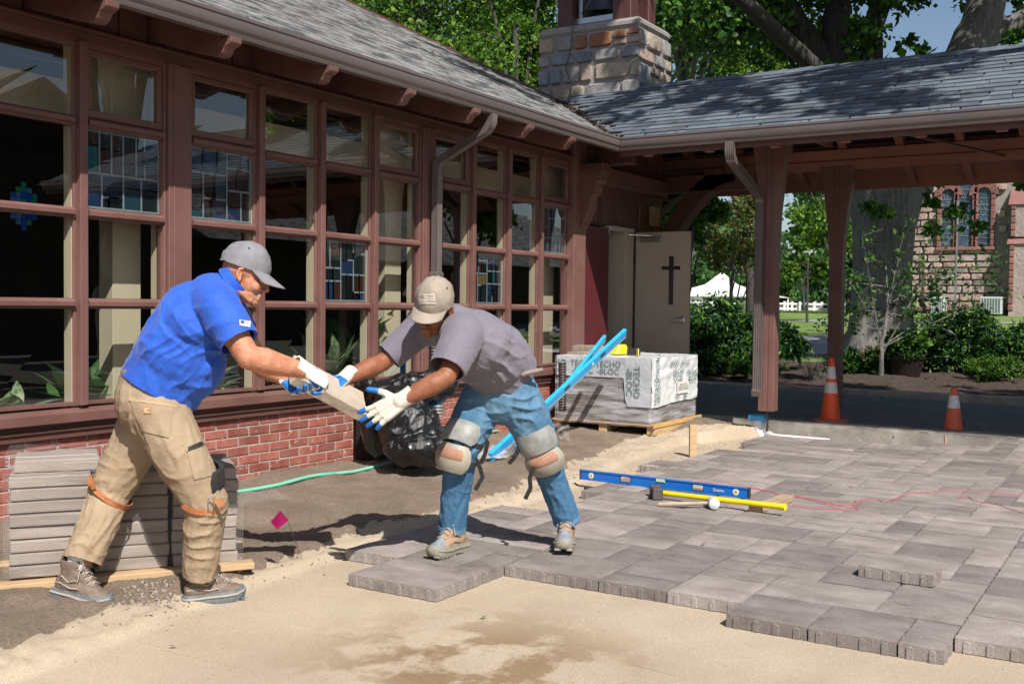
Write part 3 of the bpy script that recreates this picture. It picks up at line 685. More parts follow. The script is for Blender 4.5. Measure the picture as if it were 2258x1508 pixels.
# plants behind the glass
LEAFM = mat("house_plant_leaf", (0.04, 0.12, 0.03), (0.1, 0.2, 0.07), rough=0.4, scale=12, objvar=0.3, trans=0.3)
LEAFV = mat("variegated_leaf", (0.35, 0.42, 0.22), (0.05, 0.15, 0.05), rough=0.4, scale=18, stretch=(3, 3, .5), objvar=0.2, trans=0.3)
def leaf_blades(b, c, n, ln, wd, spread, rr, droop=0.5, mi=0, seg=4):
    c = Vector(c)
    for _ in range(n):
        a = rr.uniform(0, 2 * math.pi); el = rr.uniform(.5, 1.4); d = Vector((math.cos(a) * math.cos(el), math.sin(a) * math.cos(el), math.sin(el)))
        L_ = ln * rr.uniform(.6, 1.1); s_ = d.cross(Vector((0, 0, 1))).normalized(); vs = []
        base = c + Vector((rr.uniform(-1, 1), rr.uniform(-1, 1), 0)) * spread
        for k in range(seg + 1):
            t = k / seg; p = base + d * L_ * t + Vector((math.cos(a), math.sin(a), -1.2)) * (L_ * droop * t * t * .4); p.y = max(p.y, .125 + .03 * rr.random()) if p.y > -1 else p.y; w = wd * math.sin(math.pi * min(1, t * .9 + .1)) * .5 + .0015
            vs += [p - s_ * w, p + s_ * w + Vector((0, 0, .0)), ]
        b.add(vs, [(2 * k, 2 * k + 1, 2 * k + 3, 2 * k + 2) for k in range(seg)], mi)
rr = random.Random(9)
PL = [(3.72, .36, .56, 12, .2, .05, LEAFV, "pale striped plant low behind the leftmost window", .6), (4.28, .45, .56, 16, .38, .06, LEAFM, "dark broad-leaved plant behind the window beside the first brown post", .5),
      (5.25, .4, .56, 26, .42, .045, LEAFV, "yellow-green striped plant behind the window under the arm in blue", .9), (5.92, .5, .56, 22, .32, .05, LEAFM, "small fern-like plant behind the window between the two men", .8), (6.55, .42, .56, 14, .42, .09, LEAFV, "tall silvery plant behind the window above the black bags", .25),
      (7.2, .75, .56, 14, .75, .22, LEAFM, "large bright green plant behind the window left of the tan cap", .5), (8.7, .6, .56, 14, .5, .02, mat("dry_red_leaf", (.2, .08, .05), rough=.6), "dry reddish plant behind the windows right of the downspout", .3)]
for (x, y, z, n, ln, wd, m_, lb, dr) in PL:
    b = MB(); leaf_blades(b, (x, y - .08, z + .05), int(n * 1.5), ln * 1.25, wd * 1.35, .10, rr, dr)
    o = b.build("house_plant", m_, None); tag(o, lb, "plant", "plants behind the windows")
# oval stained glass hanging behind the leftmost pane
oc = Vector(((3.86), .30, 1.83)); b = MB()
cols = [mat("suncatcher_" + n_, c_, rough=.2, trans=.6) for n_, c_ in dict(blue=(.02, .15, .7), sky=(.1, .35, .7), lilac=(.3, .3, .6), green=(.1, .45, .15), teal=(.02, .4, .4)).items()]
sc_ = MB(); rr = random.Random(4)
for r_ in range(9):
    for c in range(5):
        x = -0.0875 + c * .035; z = -.14 + r_ * .032
        if ((x + .0175) / .088) ** 2 + ((z + .016) / .135) ** 2 < 1: sc_.box((oc.x + x + .002, oc.y, oc.z + z + .002), (oc.x + x + .033, oc.y + .006, oc.z + z + .030), rr.choice((0, 0, 1, 1, 2, 3, 4)))
so = sc_.build("suncatcher", cols, None); tag(so, "small oval blue and green stained glass piece hanging behind the leftmost window", "suncatcher")
# ------------------------------------------------------------------ covered walkway
bz = thing("covered_walkway", "open brown walkway with a blue-grey shingle roof on flared wooden posts", "walkway roof", (11.9, -3.0, 0))
GX0, GX1, RX, Y0b = 9.93, 13.9, 11.915, -9.0
def bzz(x): return EZ + PITCH * (x - GX0) if x <= RX else EZ + PITCH * (GX1 - x)
b = MB(); t_ = .05
b.prism([(GX0, Y0b, bzz(GX0) - .012), (GX0, EY, bzz(GX0) - .012), (RX, EY + RX - GX0, bzz(RX) - .012), (RX, Y0b, bzz(RX) - .012)], (0, 0, -.03)); b.build("roof_deck", FELT, bz)
# far slope: planks laid across the rafters seen from below, one plank coloured plain black
n = 11; 
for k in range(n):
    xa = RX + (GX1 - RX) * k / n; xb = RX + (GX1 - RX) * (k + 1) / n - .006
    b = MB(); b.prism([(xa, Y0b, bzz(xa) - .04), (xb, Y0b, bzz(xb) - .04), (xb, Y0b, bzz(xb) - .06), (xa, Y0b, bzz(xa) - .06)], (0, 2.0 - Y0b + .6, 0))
    b.build("soffit_plank", SOFF if k != 6 else MATTBLK, bz)
b = MB(); b.prism([(RX, Y0b, bzz(RX) - .012), (GX1 + .02, Y0b, bzz(GX1 + .02) - .012), (GX1 + .02, Y0b, bzz(GX1 + .02) - .035), (RX, Y0b, bzz(RX) - .035)], (0, 2.6 - Y0b, 0)); b.build("roof_deck", MATTBLK, bz)
# rafters of the far and near slopes
y = 1.2; rc = random.Random(2)
while y > Y0b:
    for (xa, xb) in ((RX - .02, GX1 - .02),):
        b = MB(); b.beam((xa, y, bzz(xa) - .11), (xb, y, bzz(xb) - .11), .09, .10); b.build("rafter", SOFF, bz)
    y -= 0.66
y = -0.95
while y > Y0b:
    b = MB(); b.beam((GX0 + .03, y, bzz(GX0) - .115), (RX, y, bzz(RX) - .115), .09, .10); b.build("rafter", SOFF, bz)
    b = MB(); b.box((GX0 - .005, y - .05, 2.815), (GX0 + .06, y + .05, 2.86)); b.build("rafter_tail", TRIM, bz)
    y -= 0.66
# beams
for (x, nm) in ((10.9, "front_beam"), (13.1, "rear_beam")):
    b = MB(); z0 = 3.16 if x < 12 else 2.97
    if x > 12: b.box((x - .07, Y0b, z0), (x + .07, .6, z0 + .10)); b.box((x - .06, Y0b, z0 + .115), (x + .06, .6, z0 + .235)); b.box((x - .05, Y0b, z0 + .10), (x + .05, .6, z0 + .115))
    else: b.box((x - .07, Y0b, z0), (x + .07, .0, z0 + .16))
    b.build(nm, SOFF, bz, bevel=.005)
for yy in (-1.94, -4.9, -7.9):
    b = MB(); b.box((10.97, yy - .05, 3.24), (13.03, yy + .05, 3.34)); b.build("tie_beam", SOFF, bz)
b = MB(); b.beam((10.2, -3.2, 2.95), (12.95, -3.9, 3.0), .025, .025); b.build("diagonal_rod", BRN, bz)
b = MB(); b.box((GX1 - .02, Y0b, 2.80), (GX1 + .01, 2.4, 2.95)); b.build("fascia", MATTBLK if False else SOFF, bz)
# posts with flared, curved heads
PPAINT = TRIM
def post(x, y, zb, ztop, w=.165, ex=.22, dx=.16):
    h = ztop - zb; P = []
    prof = [(0, w / 2), (h * .58, w / 2), (h * .70, w / 2 + .012), (h * .82, w / 2 + .05), (h * .92, w / 2 + ex * .6), (h, w / 2 + ex * .82)]
    L_ = [(y - r_, zb + z) for z, r_ in prof]; Rr = [(y + r_, zb + z) for z, r_ in prof[::-1]]
    b = MB(); b.prism([(x - dx / 2, yy, z) for yy, z in (L_ + Rr)][::-1], (dx, 0, 0))
    p = b.build("post", PPAINT, bz, bevel=.006)
    # applied board joints
    b = MB()
    for o in (-.028, .03): b.box((x - dx / 2 - .0025, y + o, zb + .02), (x - dx / 2 + .001, y + o + .004, ztop))
    b.build("post_joint", BRND, p)
    return p
post(10.9, -1.94, .2, 3.16, ex=.16)
post(13.1, -2.05, .05, 3.0, ex=.15, w=.16)
post(10.9, -5.6, .05, 3.06); post(13.1, -5.7, .05, 3.0)
post(13.1, .9, .05, 3.0); 
b = MB(); b.tube([(10.93, -1.93, -.1), (10.93, -1.93, .2)], .012); b.build("anchor_rod", DKSTEEL, bz)
# braces near the hall: curved knee braces and a short truss
for (x, y0, y1) in ((12.6, 0.0, -0.95), (13.1, .8, -.35)):
    b = MB(); pts = []
    for k in range(9):
        t = k / 8; pts.append((x, y0 + (y1 - y0) * t, 2.0 + .92 * math.sin(t * math.pi / 2) ** .8))
    for k in range(8): b.beam(pts[k], pts[k + 1], .2, .26, (1, 0, 0))
    b.build("knee_brace", BRN, bz)
b = MB(); b.beam((12.55, .02, 2.82), (12.55, -1.2, 2.82), .16, .2); b.build("end_truss", BRN, bz, bevel=.006)
b = MB(); b.lathe([(.09, 0), (.1, .05), (.07, .16), (.02, .2)], (13.2, -1.2, 2.38), 12); b.build("pendant_drop", BRN, bz, bevel=0)
# roof shingles
rs = random.Random(21); CO = .133; tabs = []
nrow = int(math.hypot(RX - GX0, (RX - GX0) * PITCH) / CO) + 1; ca = math.cos(math.atan(PITCH)); sa = math.sin(math.atan(PITCH))
for c in range(nrow):
    x0 = GX0 - .03 + c * CO * ca; yv = EY + max(0, x0 - GX0) + .05
    y = yv - rs.uniform(0, .25)
    while y > Y0b:
        w = rs.choice((.19, .24, .3, .36)); tabs.append((c, x0, y, w)); y -= w
def tabmesh(w, v):
    t = .013; ln = CO * 1.12; a = .02 if v else 0
    vs = [(0, 0, 0), (0, -w + .005, 0), (0, -w + .005, t), (0, 0, t), (ln, -w + .005 + a, .0015), (ln, a, .0015)]
    me = bpy.data.meshes.new("roof_shingle"); me.from_pydata(vs, [], [(0, 1, 2, 3)[::-1], (3, 2, 4, 5)[::-1], (0, 3, 5)[::-1], (1, 4, 2)[::-1]]); me.materials.append(SHG_D); me.update(); return me
TM = {(w, v): tabmesh(w, v) for w in (.19, .24, .3, .36) for v in (0, 1)}
Ry = Matrix.Rotation(-math.atan(PITCH), 4, 'Y')
inview = [t for t in tabs if t[2] > -4.6 and t[1] < RX]; inview.sort(key=lambda t: t[1] * .85 + t[2] * .526)
keep = set(id(t) for t in inview[:299]); SHJ = mat("blue_grey_shingle_joined", (0.068, 0.088, 0.115), (0.11, 0.128, 0.146), rough=0.95, scale=4, fine=0.25, fscale=300, bump=0.5, bscale=300, bdist=0.004, world=True)
bj = MB()
for t in tabs:
    c, x0, y, w = t; v = rs.randrange(2)
    M = Matrix.Translation((x0, y, bzz(GX0) + PITCH * (x0 - GX0) + rs.uniform(-.001, .003))) @ Ry
    if id(t) in keep: inst("roof_shingle", TM[(w, v)], bz, M)
    else:
        me_ = TM[(w, v)]; bj.add([M @ vv.co for vv in me_.vertices], [tuple(p.vertices) for p in me_.polygons])
tag(bj.build("roof_shingle", SHJ, bz), "blue-grey shingles along the upper and outer courses", kind="stuff")
# ridge caps
y = 1.1
while y > -4.8:
    b = MB(); xx = RX; zz = bzz(RX)
    b.add([(xx - .13, y, zz - .055), (xx - .13, y - .3, zz - .048), (xx, y - .3, zz + .028), (xx, y, zz + .016), (xx + .13, y - .3, zz - .048), (xx + .13, y, zz - .055), (xx - .13, y - .3, zz - .06), (xx, y - .3, zz + .015), (xx + .13, y - .3, zz - .06)],
          [(0, 1, 2, 3)[::-1], (3, 2, 4, 5)[::-1], (1, 6, 7, 2), (2, 7, 8, 4)])
    b.build("ridge_cap", SHJ, bz); y -= .285
b = MB(); b.box((GX0 - .02, Y0b, 2.82), (GX0, EY - .0, 2.95)); b.build("fascia", BRN, bz)
gutter("gutter", bz, (GX0 - .02, EY + .04, 2.925), (GX0 - .02, Y0b, 2.925), (-1, 0, 0), 1.0, 0)
# leaf guard strip and hangers
MESHG = mat("gutter_guard_mesh", (0.22, 0.2, 0.19), (.12, .11, .1), rough=.6, scale=90, world=True)
b = MB(); b.quad((GX0 - .10, EY - .1, 3.0), (GX0 - .10, Y0b, 3.0), (GX0 + .01, Y0b, 3.018), (GX0 + .01, EY - .1, 3.018)); b.build("gutter_guard", MESHG, bz)
y = -1.3
while y > Y0b:
    b = MB(); b.box((GX0 - .09, y - .012, 3.004), (GX0 - .06, y + .012, 3.02)); b.build("gutter_hanger", STEEL, bz); y -= .62
# downspout on the front post
xo = 10.9 - .08 - .035; yo = -1.86
pa = [(9.86, yo, 2.88)] + elbow((9.86, yo, 2.88), (9.86, yo, 2.72), (xo, yo - .0, 2.45), r=.08) + elbow((9.86, yo, 2.72), (xo, yo, 2.42), (xo, yo, 1.0), r=.08) + [(xo, yo, 1.2), (xo, yo, .48)] + elbow((xo, yo, .5), (xo, yo, .40), (xo - .14, yo, .36), r=.05)
downspout(bz, pa, w=.09, dpt=.065, side=(0, -1, 0))

# ------------------------------------------------------------------ stone bell chimney
ST = [mat("granite_" + n_, a_, b_, rough=.9, scale=7, fine=.3, fscale=90, bump=.9, bscale=25, bdist=.02, bump2=.5, b2scale=120, objvar=.12) for n_, a_, b_ in
      (("grey", (.2, .2, .205), (.33, .31, .3)), ("pink", (.28, .2, .17), (.36, .28, .24)), ("rust", (.25, .09, .045), (.2, .13, .08)), ("blue", (.13, .16, .2), (.22, .23, .25)), ("green", (.2, .21, .15), (.27, .25, .19)), ("buff", (.36, .29, .22), (.26, .22, .19)))]
STM = mat("stone_mortar", (.27, .24, .23), (.2, .19, .18), rough=.95, scale=10, bump=.6, bscale=60)
ch = thing("stone_bell_chimney", "square chimney of mixed granite blocks carrying a timber bell frame above the roof valley", "chimney", (12.2, .74, 3.2))
CX0, CX1, CY0, CY1, CZ0, CZ1 = 11.8, 12.75, .02, 1.46, 3.3, 4.80
b = MB(); b.box((CX0 + .03, CY0 + .03, CZ0), (CX1 - .03, CY1 - .03, CZ1 - .02)); b.build("chimney_core", STM, ch)
def stone(parent, org, u, v, nrm, w, h, m_, seed, depth=.05, name="stone", bulge=.012):
    """rough-faced block on a wall: a 5x4 patch with a bulging, broken face"""
    nu, nv = 5, 4; vs = []; org = Vector(org); u = Vector(u); v = Vector(v); nrm = Vector(nrm)
    for j in range(nv + 1):
        for i in range(nu + 1):
            a, c = i / nu, j / nv; e = i in (0, nu) or j in (0, nv)
            rad = .014 * (1 if (i in (0, nu) and j in (0, nv)) else 0)
            d = -depth * .55 if e else bulge * (.6 + .9 * fbm(a * w * 9 + seed, c * h * 9, seed * .3, 3, 1))
            aa = a + (.0 if not rad else (rad / w if i == 0 else -rad / w)); cc = c + (0 if not rad else (rad / h if j == 0 else -rad / h))
            if e: aa += .008 * fbm(seed, a + c, 1, 2, 7) / w; cc += .008 * fbm(seed, a - c, 4, 2, 7) / h
            elif i in (1, nu - 1): aa += (-.14 if i == 1 else .14) * .8
            if not e and j in (1, nv - 1): cc += (-.17 if j == 1 else .17) * .8
            vs.append(org + u * (aa * w) + v * (cc * h) + nrm * d)
    fs = [(j * (nu + 1) + i, j * (nu + 1) + i + 1, (j + 1) * (nu + 1) + i + 1, (j + 1) * (nu + 1) + i) for j in range(nv) for i in range(nu)]
    b = MB(); b.add(vs, fs); o = b.build(name, m_, parent, smooth=True, sharp=42); return o
rk = random.Random(8)
def stone_courses(parent, org, u, nrm, W, Hh, hs, ws, picker, name="stone", depth=.05, bulge=.012, gap=.016, hook=None):
    z = 0; out = []
    while z < Hh - .04:
        h = min(rk.choice(hs), Hh - z)
        if Hh - z - h < .07: h = Hh - z
        x = 0
        while x < W - .02:
            w = min(rk.choice(ws), W - x)
            if W - x - w < .1: w = W - x
            o_ = Vector(org) + Vector(u) * (x + gap / 2) + Vector((0, 0, z + gap / 2))
            if hook is None or hook(x, z, w, h):
                if h > .19 and w < .4 and rk.random() < .33 and gap < .03:
                    f_ = rk.uniform(.38, .62); out.append(stone(parent, o_, u, (0, 0, 1), nrm, w - gap, h * f_ - gap, picker(), rk.random() * 99, depth, name, bulge)); out.append(stone(parent, o_ + Vector((0, 0, h * f_)), u, (0, 0, 1), nrm, w - gap, h * (1 - f_) - gap, picker(), rk.random() * 99, depth, name, bulge))
                else: out.append(stone(parent, o_, u, (0, 0, 1), nrm, w - gap, h - gap, picker(), rk.random() * 99, depth, name, bulge))
            x += w
        z += h
    return out
pick = lambda: ST[rk.choice((0, 0, 0, 1, 3, 3, 4, 5, 0, 5, 3))]
def pick_top(): return ST[rk.choice((2, 2, 5, 1, 2, 0))]
stone_courses(ch, (CX0, CY1, CZ0 + .35), (0, -1, 0), (-1, 0, 0), CY1 - CY0, .82, (.17, .24, .31), (.18, .26, .36, .5), pick, gap=.028)
stone_courses(ch, (CX0, CY1, CZ0 + 1.17), (0, -1, 0), (-1, 0, 0), CY1 - CY0, .21, (.21,), (.2, .26, .34), pick_top, gap=.028)
stone_courses(ch, (CX0, CY0, CZ0 + .35), (1, 0, 0), (0, -1, 0), CX1 - CX0, 1.03, (.17, .24, .31), (.22, .33, .48), pick, gap=.028)
b = MB(); b.box((CX0 - .0, CY0 - .0, CZ1 - .13), (CX1, CY1, CZ1)); cap = b.build("cap_stone", STM, ch, bevel=.045)
BELLW = mat("bell_frame_timber", (.055, .018, .017), (.085, .03, .025), rough=.6, scale=4, stretch=(4, 4, .5), bump=.2, bscale=30)
zt = CZ1 - .005
for (x, y0, y1) in ((11.98, 1.02, 1.22), (11.98, .19, .44), (12.5, .19, .4), (12.5, 1.02, 1.2)):
    b = MB(); b.box((x - .09, y0, zt), (x + .12, y1, zt + 1.2)); b.build("timber_post", BELLW, ch, bevel=.01)
b = MB(); b.box((12.0, .44, zt + .06), (12.06, 1.02, zt + .09)); b.box((12.0, .44, zt + .09), (12.008, 1.02, zt + .13)); b.box((12.02, .93, zt), (12.06, .98, zt + 1.1)); b.build("steel_frame", STEEL, ch)
b = MB(); b.lathe([(.0, .5), (.12, .5), (.17, .4), (.2, .22), (.27, .08), (.33, 0), (.31, 0), (.24, .1), (.0, .12)], (12.25, .72, zt + .19), 28); b.build("bell", DKSTEEL, ch, smooth=True)
b = MB(); b.tube([(11.79, .93, zt + .1), (11.76, .95, zt - .3), (11.765, 1.02, zt - .55), (11.76, .93, zt - .75), (11.765, .97, zt - .95)], .007); b.build("cable", DKSTEEL, ch)
# leaf litter in the valley
LIT = mat("dead_leaves", (.05, .035, .025), (.13, .085, .05), rough=.9, scale=60, world=True)
b = MB(); rl = random.Random(6)
for _ in range(300):
    t = rl.random() ** .7; x = 9.95 + t * 1.6 + rl.gauss(0, .035); y = EY + (x - GX0) + rl.gauss(0, .045); z = max(roof_z(y), bzz(x)) + .016; s_ = rl.uniform(.012, .035); a = rl.random() * 6.28
    dx, dy = math.cos(a) * s_, math.sin(a) * s_
    b.add([(x - dx, y - dy, z), (x + dy * .6, y - dx * .6, z + rl.uniform(0, .02)), (x + dx, y + dy, z + rl.uniform(0, .025)), (x - dy * .6, y + dx * .6, z)], [(0, 1, 2, 3)])
tag(b.build("leaf_litter", LIT, None), "dry leaves gathered in the roof valley", "leaves", kind="stuff")
# ------------------------------------------------------------------ foliage and trees
def leafmat(n, a, b_, tr=.35, ov=.0):
    return mat(n, a, b_, rough=.45, scale=1.6, trans=tr, mixlo=.3, mixhi=.7, objvar=ov, spec=.35, world=True)
LF = {"maple": [leafmat("maple_leaf_deep", (.04, .10, .015), (.055, .125, .022), .45), leafmat("maple_leaf", (.085, .19, .022), (.11, .23, .03), .5), leafmat("maple_leaf_light", (.20, .34, .04), (.26, .38, .06), .55)],
      "dark": [leafmat("linden_leaf_deep", (.018, .06, .012), (.028, .08, .015), .4), leafmat("linden_leaf", (.045, .13, .02), (.06, .16, .022), .45), leafmat("linden_leaf_light", (.11, .25, .03), (.15, .28, .04), .5)],
      "rusty": [leafmat("rust_leaf", (.2, .14, .05), (.26, .17, .07), .45), leafmat("olive_leaf", (.11, .15, .04), (.15, .18, .05), .45), leafmat("green_leaf", (.07, .16, .03), (.1, .2, .04), .45)],
      "yew": [leafmat("yew_needle_deep", (.008, .035, .01), (.012, .045, .012), .15), leafmat("yew_needle", (.018, .07, .014), (.03, .09, .018), .2), leafmat("yew_needle_light", (.12, .28, .02), (.17, .33, .03), .35)],
      "far": [leafmat("far_leaf_deep", (.05, .12, .045), (.065, .14, .05), .45), leafmat("far_leaf", (.09, .19, .06), (.11, .22, .07), .5), leafmat("far_leaf_light", (.16, .29, .08), (.2, .32, .1), .5)]}
BARK = mat("grey_bark", (.17, .165, .16), (.32, .30, .275), rough=.95, scale=7, stretch=(3, 3, .35), bump=1.0, bscale=18, bdist=.05, bump2=.6, b2scale=70, fine=.3, fscale=60, world=True)
BARKD = mat("dark_bark", (.045, .04, .035), (.09, .08, .07), rough=.95, scale=7, stretch=(3, 3, .35), bump=1.0, bscale=20, bdist=.04, fine=.3, fscale=60, world=True)
def leaves_obj(name, P, size, mats, parent, seed=0, up=.5, w=(.25, .5, .25), asp=.75, droop=0.0):
    """one small folded leaf per point"""
    r = np.random.default_rng(seed); P = np.asarray(P, dtype=float); n = len(P)
    if n == 0: return None
    d = r.normal(size=(n, 3)); d[:, 2] -= droop; d /= np.linalg.norm(d, axis=1)[:, None]
    nn = r.normal(size=(n, 3)); nn[:, 2] += up * 2; s = np.cross(d, nn); s /= np.linalg.norm(s, axis=1)[:, None] + 1e-9
    nn = np.cross(s, d); L_ = size * np.clip(r.lognormal(-.05, .32, n), .4, 1.8)[:, None]; W = L_ * asp * .5
    v = np.empty((n, 4, 3)); v[:, 0] = P; v[:, 1] = P + d * L_ * .45 + s * W + nn * L_ * .12; v[:, 2] = P + d * L_; v[:, 3] = P + d * L_ * .45 - s * W + nn * L_ * .12
    me = bpy.data.meshes.new(name); me.vertices.add(4 * n); me.vertices.foreach_set("co", v.reshape(-1))
    # two triangles per leaf
    idx = np.arange(n)[:, None] * 4; tri = np.concatenate([idx + [0, 1, 2], idx + [0, 2, 3]], axis=1).reshape(-1)
    me.loops.add(6 * n); me.loops.foreach_set("vertex_index", tri.astype(np.int32))
    me.polygons.add(2 * n); me.polygons.foreach_set("loop_start", (np.arange(2 * n) * 3).astype(np.int32))
    mi = r.choice(len(mats), size=n, p=w); me.polygons.foreach_set("material_index", np.repeat(mi, 2).astype(np.int32))
    for m_ in mats: me.materials.append(m_)
    me.update(calc_edges=True)
    o = bpy.data.objects.new(name, me); link(o, parent)
    if parent is not None:
        X = XF.get(root_of(parent).name)
        if X is not None: o.matrix_local = X
    return o
def cloud(centers, n, seed, flat=.8, shell=.55):
    """leaf points clustered in tufts inside soft blobs"""
    r = np.random.default_rng(seed); C_ = np.array([c[0] for c in centers], dtype=float); Rr = np.array([c[1] for c in centers], dtype=float)
    p = Rr ** 2.2; p /= p.sum(); nt = max(6, n // 45); k = r.choice(len(C_), nt, p=p)
    d = r.normal(size=(nt, 3)); d /= np.linalg.norm(d, axis=1)[:, None]; rad = (shell + (1 - shell) * r.random(nt) ** .6)[:, None] * Rr[k][:, None] * r.uniform(.75, 1.12, nt)[:, None]
    T = C_[k] + d * rad * [1, 1, flat]; tr = Rr[k] * r.uniform(.10, .24, nt)
    q = r.integers(0, nt, n); off = r.normal(size=(n, 3)) * tr[q][:, None] * [1, 1, .55]
    return T[q] + off
def limb(b, pts, r0, r1, n=8, mi=0, wig=.0, seed=0):
    P = [Vector(p) for p in pts]; out = []; rad = []
    rr_ = random.Random(seed); m = max(3, len(P) * 4)
    for k in range(m + 1):
        t = k / m * (len(P) - 1); i = min(int(t), len(P) - 2); f = t - i
        p0 = P[max(i - 1, 0)]; p1 = P[i]; p2 = P[i + 1]; p3 = P[min(i + 2, len(P) - 1)]
        q = 0.5 * ((2 * p1) + (-p0 + p2) * f + (2 * p0 - 5 * p1 + 4 * p2 - p3) * f * f + (-p0 + 3 * p1 - 3 * p2 + p3) * f ** 3)
        if wig: q = q + Vector((rr_.gauss(0, wig), rr_.gauss(0, wig), 0))
        out.append(q); rad.append(r0 + (r1 - r0) * (k / m) ** .8)
    b.tube(out, rad, n, mi); return out
def tree(label, base, h, blobs, nleaf, lsize, pal, group=None, seed=1, r0=.2, bark=None, limbs=8, name="deciduous_tree", cat="tree", w=(.3, .45, .25), trunk_pts=None, up=.5, shell=.55, fork=.35):
    base = Vector(base); t = thing(name, label, cat, base, 0, group); rr_ = random.Random(seed); b = MB()
    top = base + Vector((rr_.uniform(-.3, .3), rr_.uniform(-.3, .3), h * .8))
    tp = limb(b, trunk_pts or [base - Vector((0, 0, .3)), base.lerp(top, .35) + Vector((rr_.uniform(-.1, .1), rr_.uniform(-.1, .1), 0)), top], r0, r0 * .3, 10, 0, r0 * .08, seed)
    b.build("trunk", bark or BARKD, t, smooth=True, sharp=60)
    for k in range(limbs):
        c, rad = blobs[k % len(blobs)]; i0 = int(len(tp) * rr_.uniform(fork, .85)); s_ = tp[min(i0, len(tp) - 1)]
        e = Vector(c) + Vector((rr_.gauss(0, rad * .4), rr_.gauss(0, rad * .4), rr_.gauss(0, rad * .3)))
        b2 = MB(); mid = s_.lerp(e, .5) + Vector((0, 0, (e - s_).length * .12)); pl = limb(b2, [s_, mid, e], r0 * .35, r0 * .06, 6, 0, r0 * .05, seed + k)
        for q in range(3):
            a_ = pl[int(len(pl) * rr_.uniform(.3, .9))]; e2 = a_ + Vector((rr_.gauss(0, 1), rr_.gauss(0, 1), rr_.uniform(.1, 1))).normalized() * rad * rr_.uniform(.4, .9)
            limb(b2, [a_, a_.lerp(e2, .5) + Vector((0, 0, .05 * rad)), e2], r0 * .12, r0 * .03, 5, 0, 0, seed)
        b2.build("limb", bark or BARKD, t, smooth=True, sharp=60)
    pts = cloud(blobs, nleaf, seed, .85, shell)
    leaves_obj("crown", pts, lsize, LF[pal], t, seed, up, w)
    return t
def B(px, py, d, r_): return (tuple(at_d(px, py, d)), r_)
def ground_at(px, d):
    p = at_d(px, 700, d); return Vector((p.x, p.y, far_z(p.x, p.y)))
# the giant old tree behind the walkway
gb = ground_at(1942, 20.5)
gt = thing("old_shade_tree", "giant old tree with a massive ridged trunk rising behind the walkway posts", "tree", gb)
b = MB(); D = 20.5
def T(px, py, d=D): return at_d(px, py, d)
# flared ridged trunk
vs = []; n = 40; lv = [(-.35, 1.02, 0), (0.0, .88, 0), (.25, .72, 0), (.6, .60, .0), (1.1, .545, .0), (1.8, .53, .0), (2.5, .56, -.02), (3.1, .66, -.05), (3.7, .74, -.1), (4.3, .8, -.15)]
for (z, r_, sh) in lv:
    for j in range(n):
        a = 2 * math.pi * j / n; f = 1 + .07 * math.sin(a * 5 + .7) * (1.6 if z < .5 else .7) + .05 * fbm(math.cos(a) * 2, math.sin(a) * 2, z * .3, 3, 2.5) + (.12 * max(0, math.sin(a * 4 + 1)) if z < .3 else 0)
        vs.append((gb.x + math.cos(a) * r_ * f + sh, gb.y + math.sin(a) * r_ * f + sh, gb.z + z))
fs = [(k * n + j, k * n + (j + 1) % n, (k + 1) * n + (j + 1) % n, (k + 1) * n + j) for k in range(len(lv) - 1) for j in range(n)]
b.add(vs, fs); b.build("trunk", BARK, gt, smooth=True, sharp=70)
for k, (pl, r0, r1) in enumerate([([T(1925, 400), T(1880, 250), T(1850, 120), T(1842, -20), T(1830, -300)], .42, .2), ([T(1930, 380), T(1870, 230), T(1790, 100), T(1712, -30), T(1600, -260)], .34, .16),
        ([T(1990, 400), T(2085, 240), T(2135, 120), T(2175, 10), T(2230, -300)], .58, .3), ([T(2140, 130), T(2200, 70), T(2290, 10), T(2400, -200)], .26, .12), ([T(1930, 380), T(1915, 200), T(1930, 40), T(1990, -250)], .3, .16),
        ([T(1950, 300, 19.5), T(1700, 60, 17), T(1500, -120, 15)], .2, .08)]):
    b = MB(); limb(b, pl, r0, r1, 14, 0, .02, k); b.build("limb", BARK if k in (2, 3) else BARKD, gt, smooth=True, sharp=70)
bl = [B(1650, 40, 21, 1.3), B(1560, -60, 20, 1.8), B(1780, 10, 22, 1.2), B(1750, 120, 22.5, .8), B(1900, 30, 19.5, .8), B(1960, 90, 19.5, .45), B(2060, 110, 19, .35), B(1980, 120, 20, .3), B(2230, 90, 19, .35), B(1900, 120, 19.4, .6), B(2100, -60, 21, 1.0), B(2250, -30, 22, .9), B(1700, -180, 21, 2.2), B(2000, -250, 21, 2.2), B(2200, -200, 21, 1.8),
      B(1990, 430, 18.8, .35), B(2110, 470, 18.6, .4), B(2170, 430, 18.4, .25), B(2235, 400, 18.4, .25), B(2060, 400, 18.8, .4), B(1925, 450, 19.0, .35), B(1975, 520, 19.0, .3), B(1905, 560, 19.0, .22), B(2040, 480, 18.9, .3)]
rq = random.Random(3)
for _ in range(26): bl.append(((gb.x - 3.2 + rq.uniform(-3.4, 2.6), gb.y - 4.6 + rq.uniform(-3.5, 4.2), rq.uniform(8.0, 11.5)), rq.uniform(.9, 1.5)))
leaves_obj("crown", cloud(bl, 50000, 5, .9, .3), .14, LF["dark"], gt, 5, .4, (.35, .42, .23), .8)
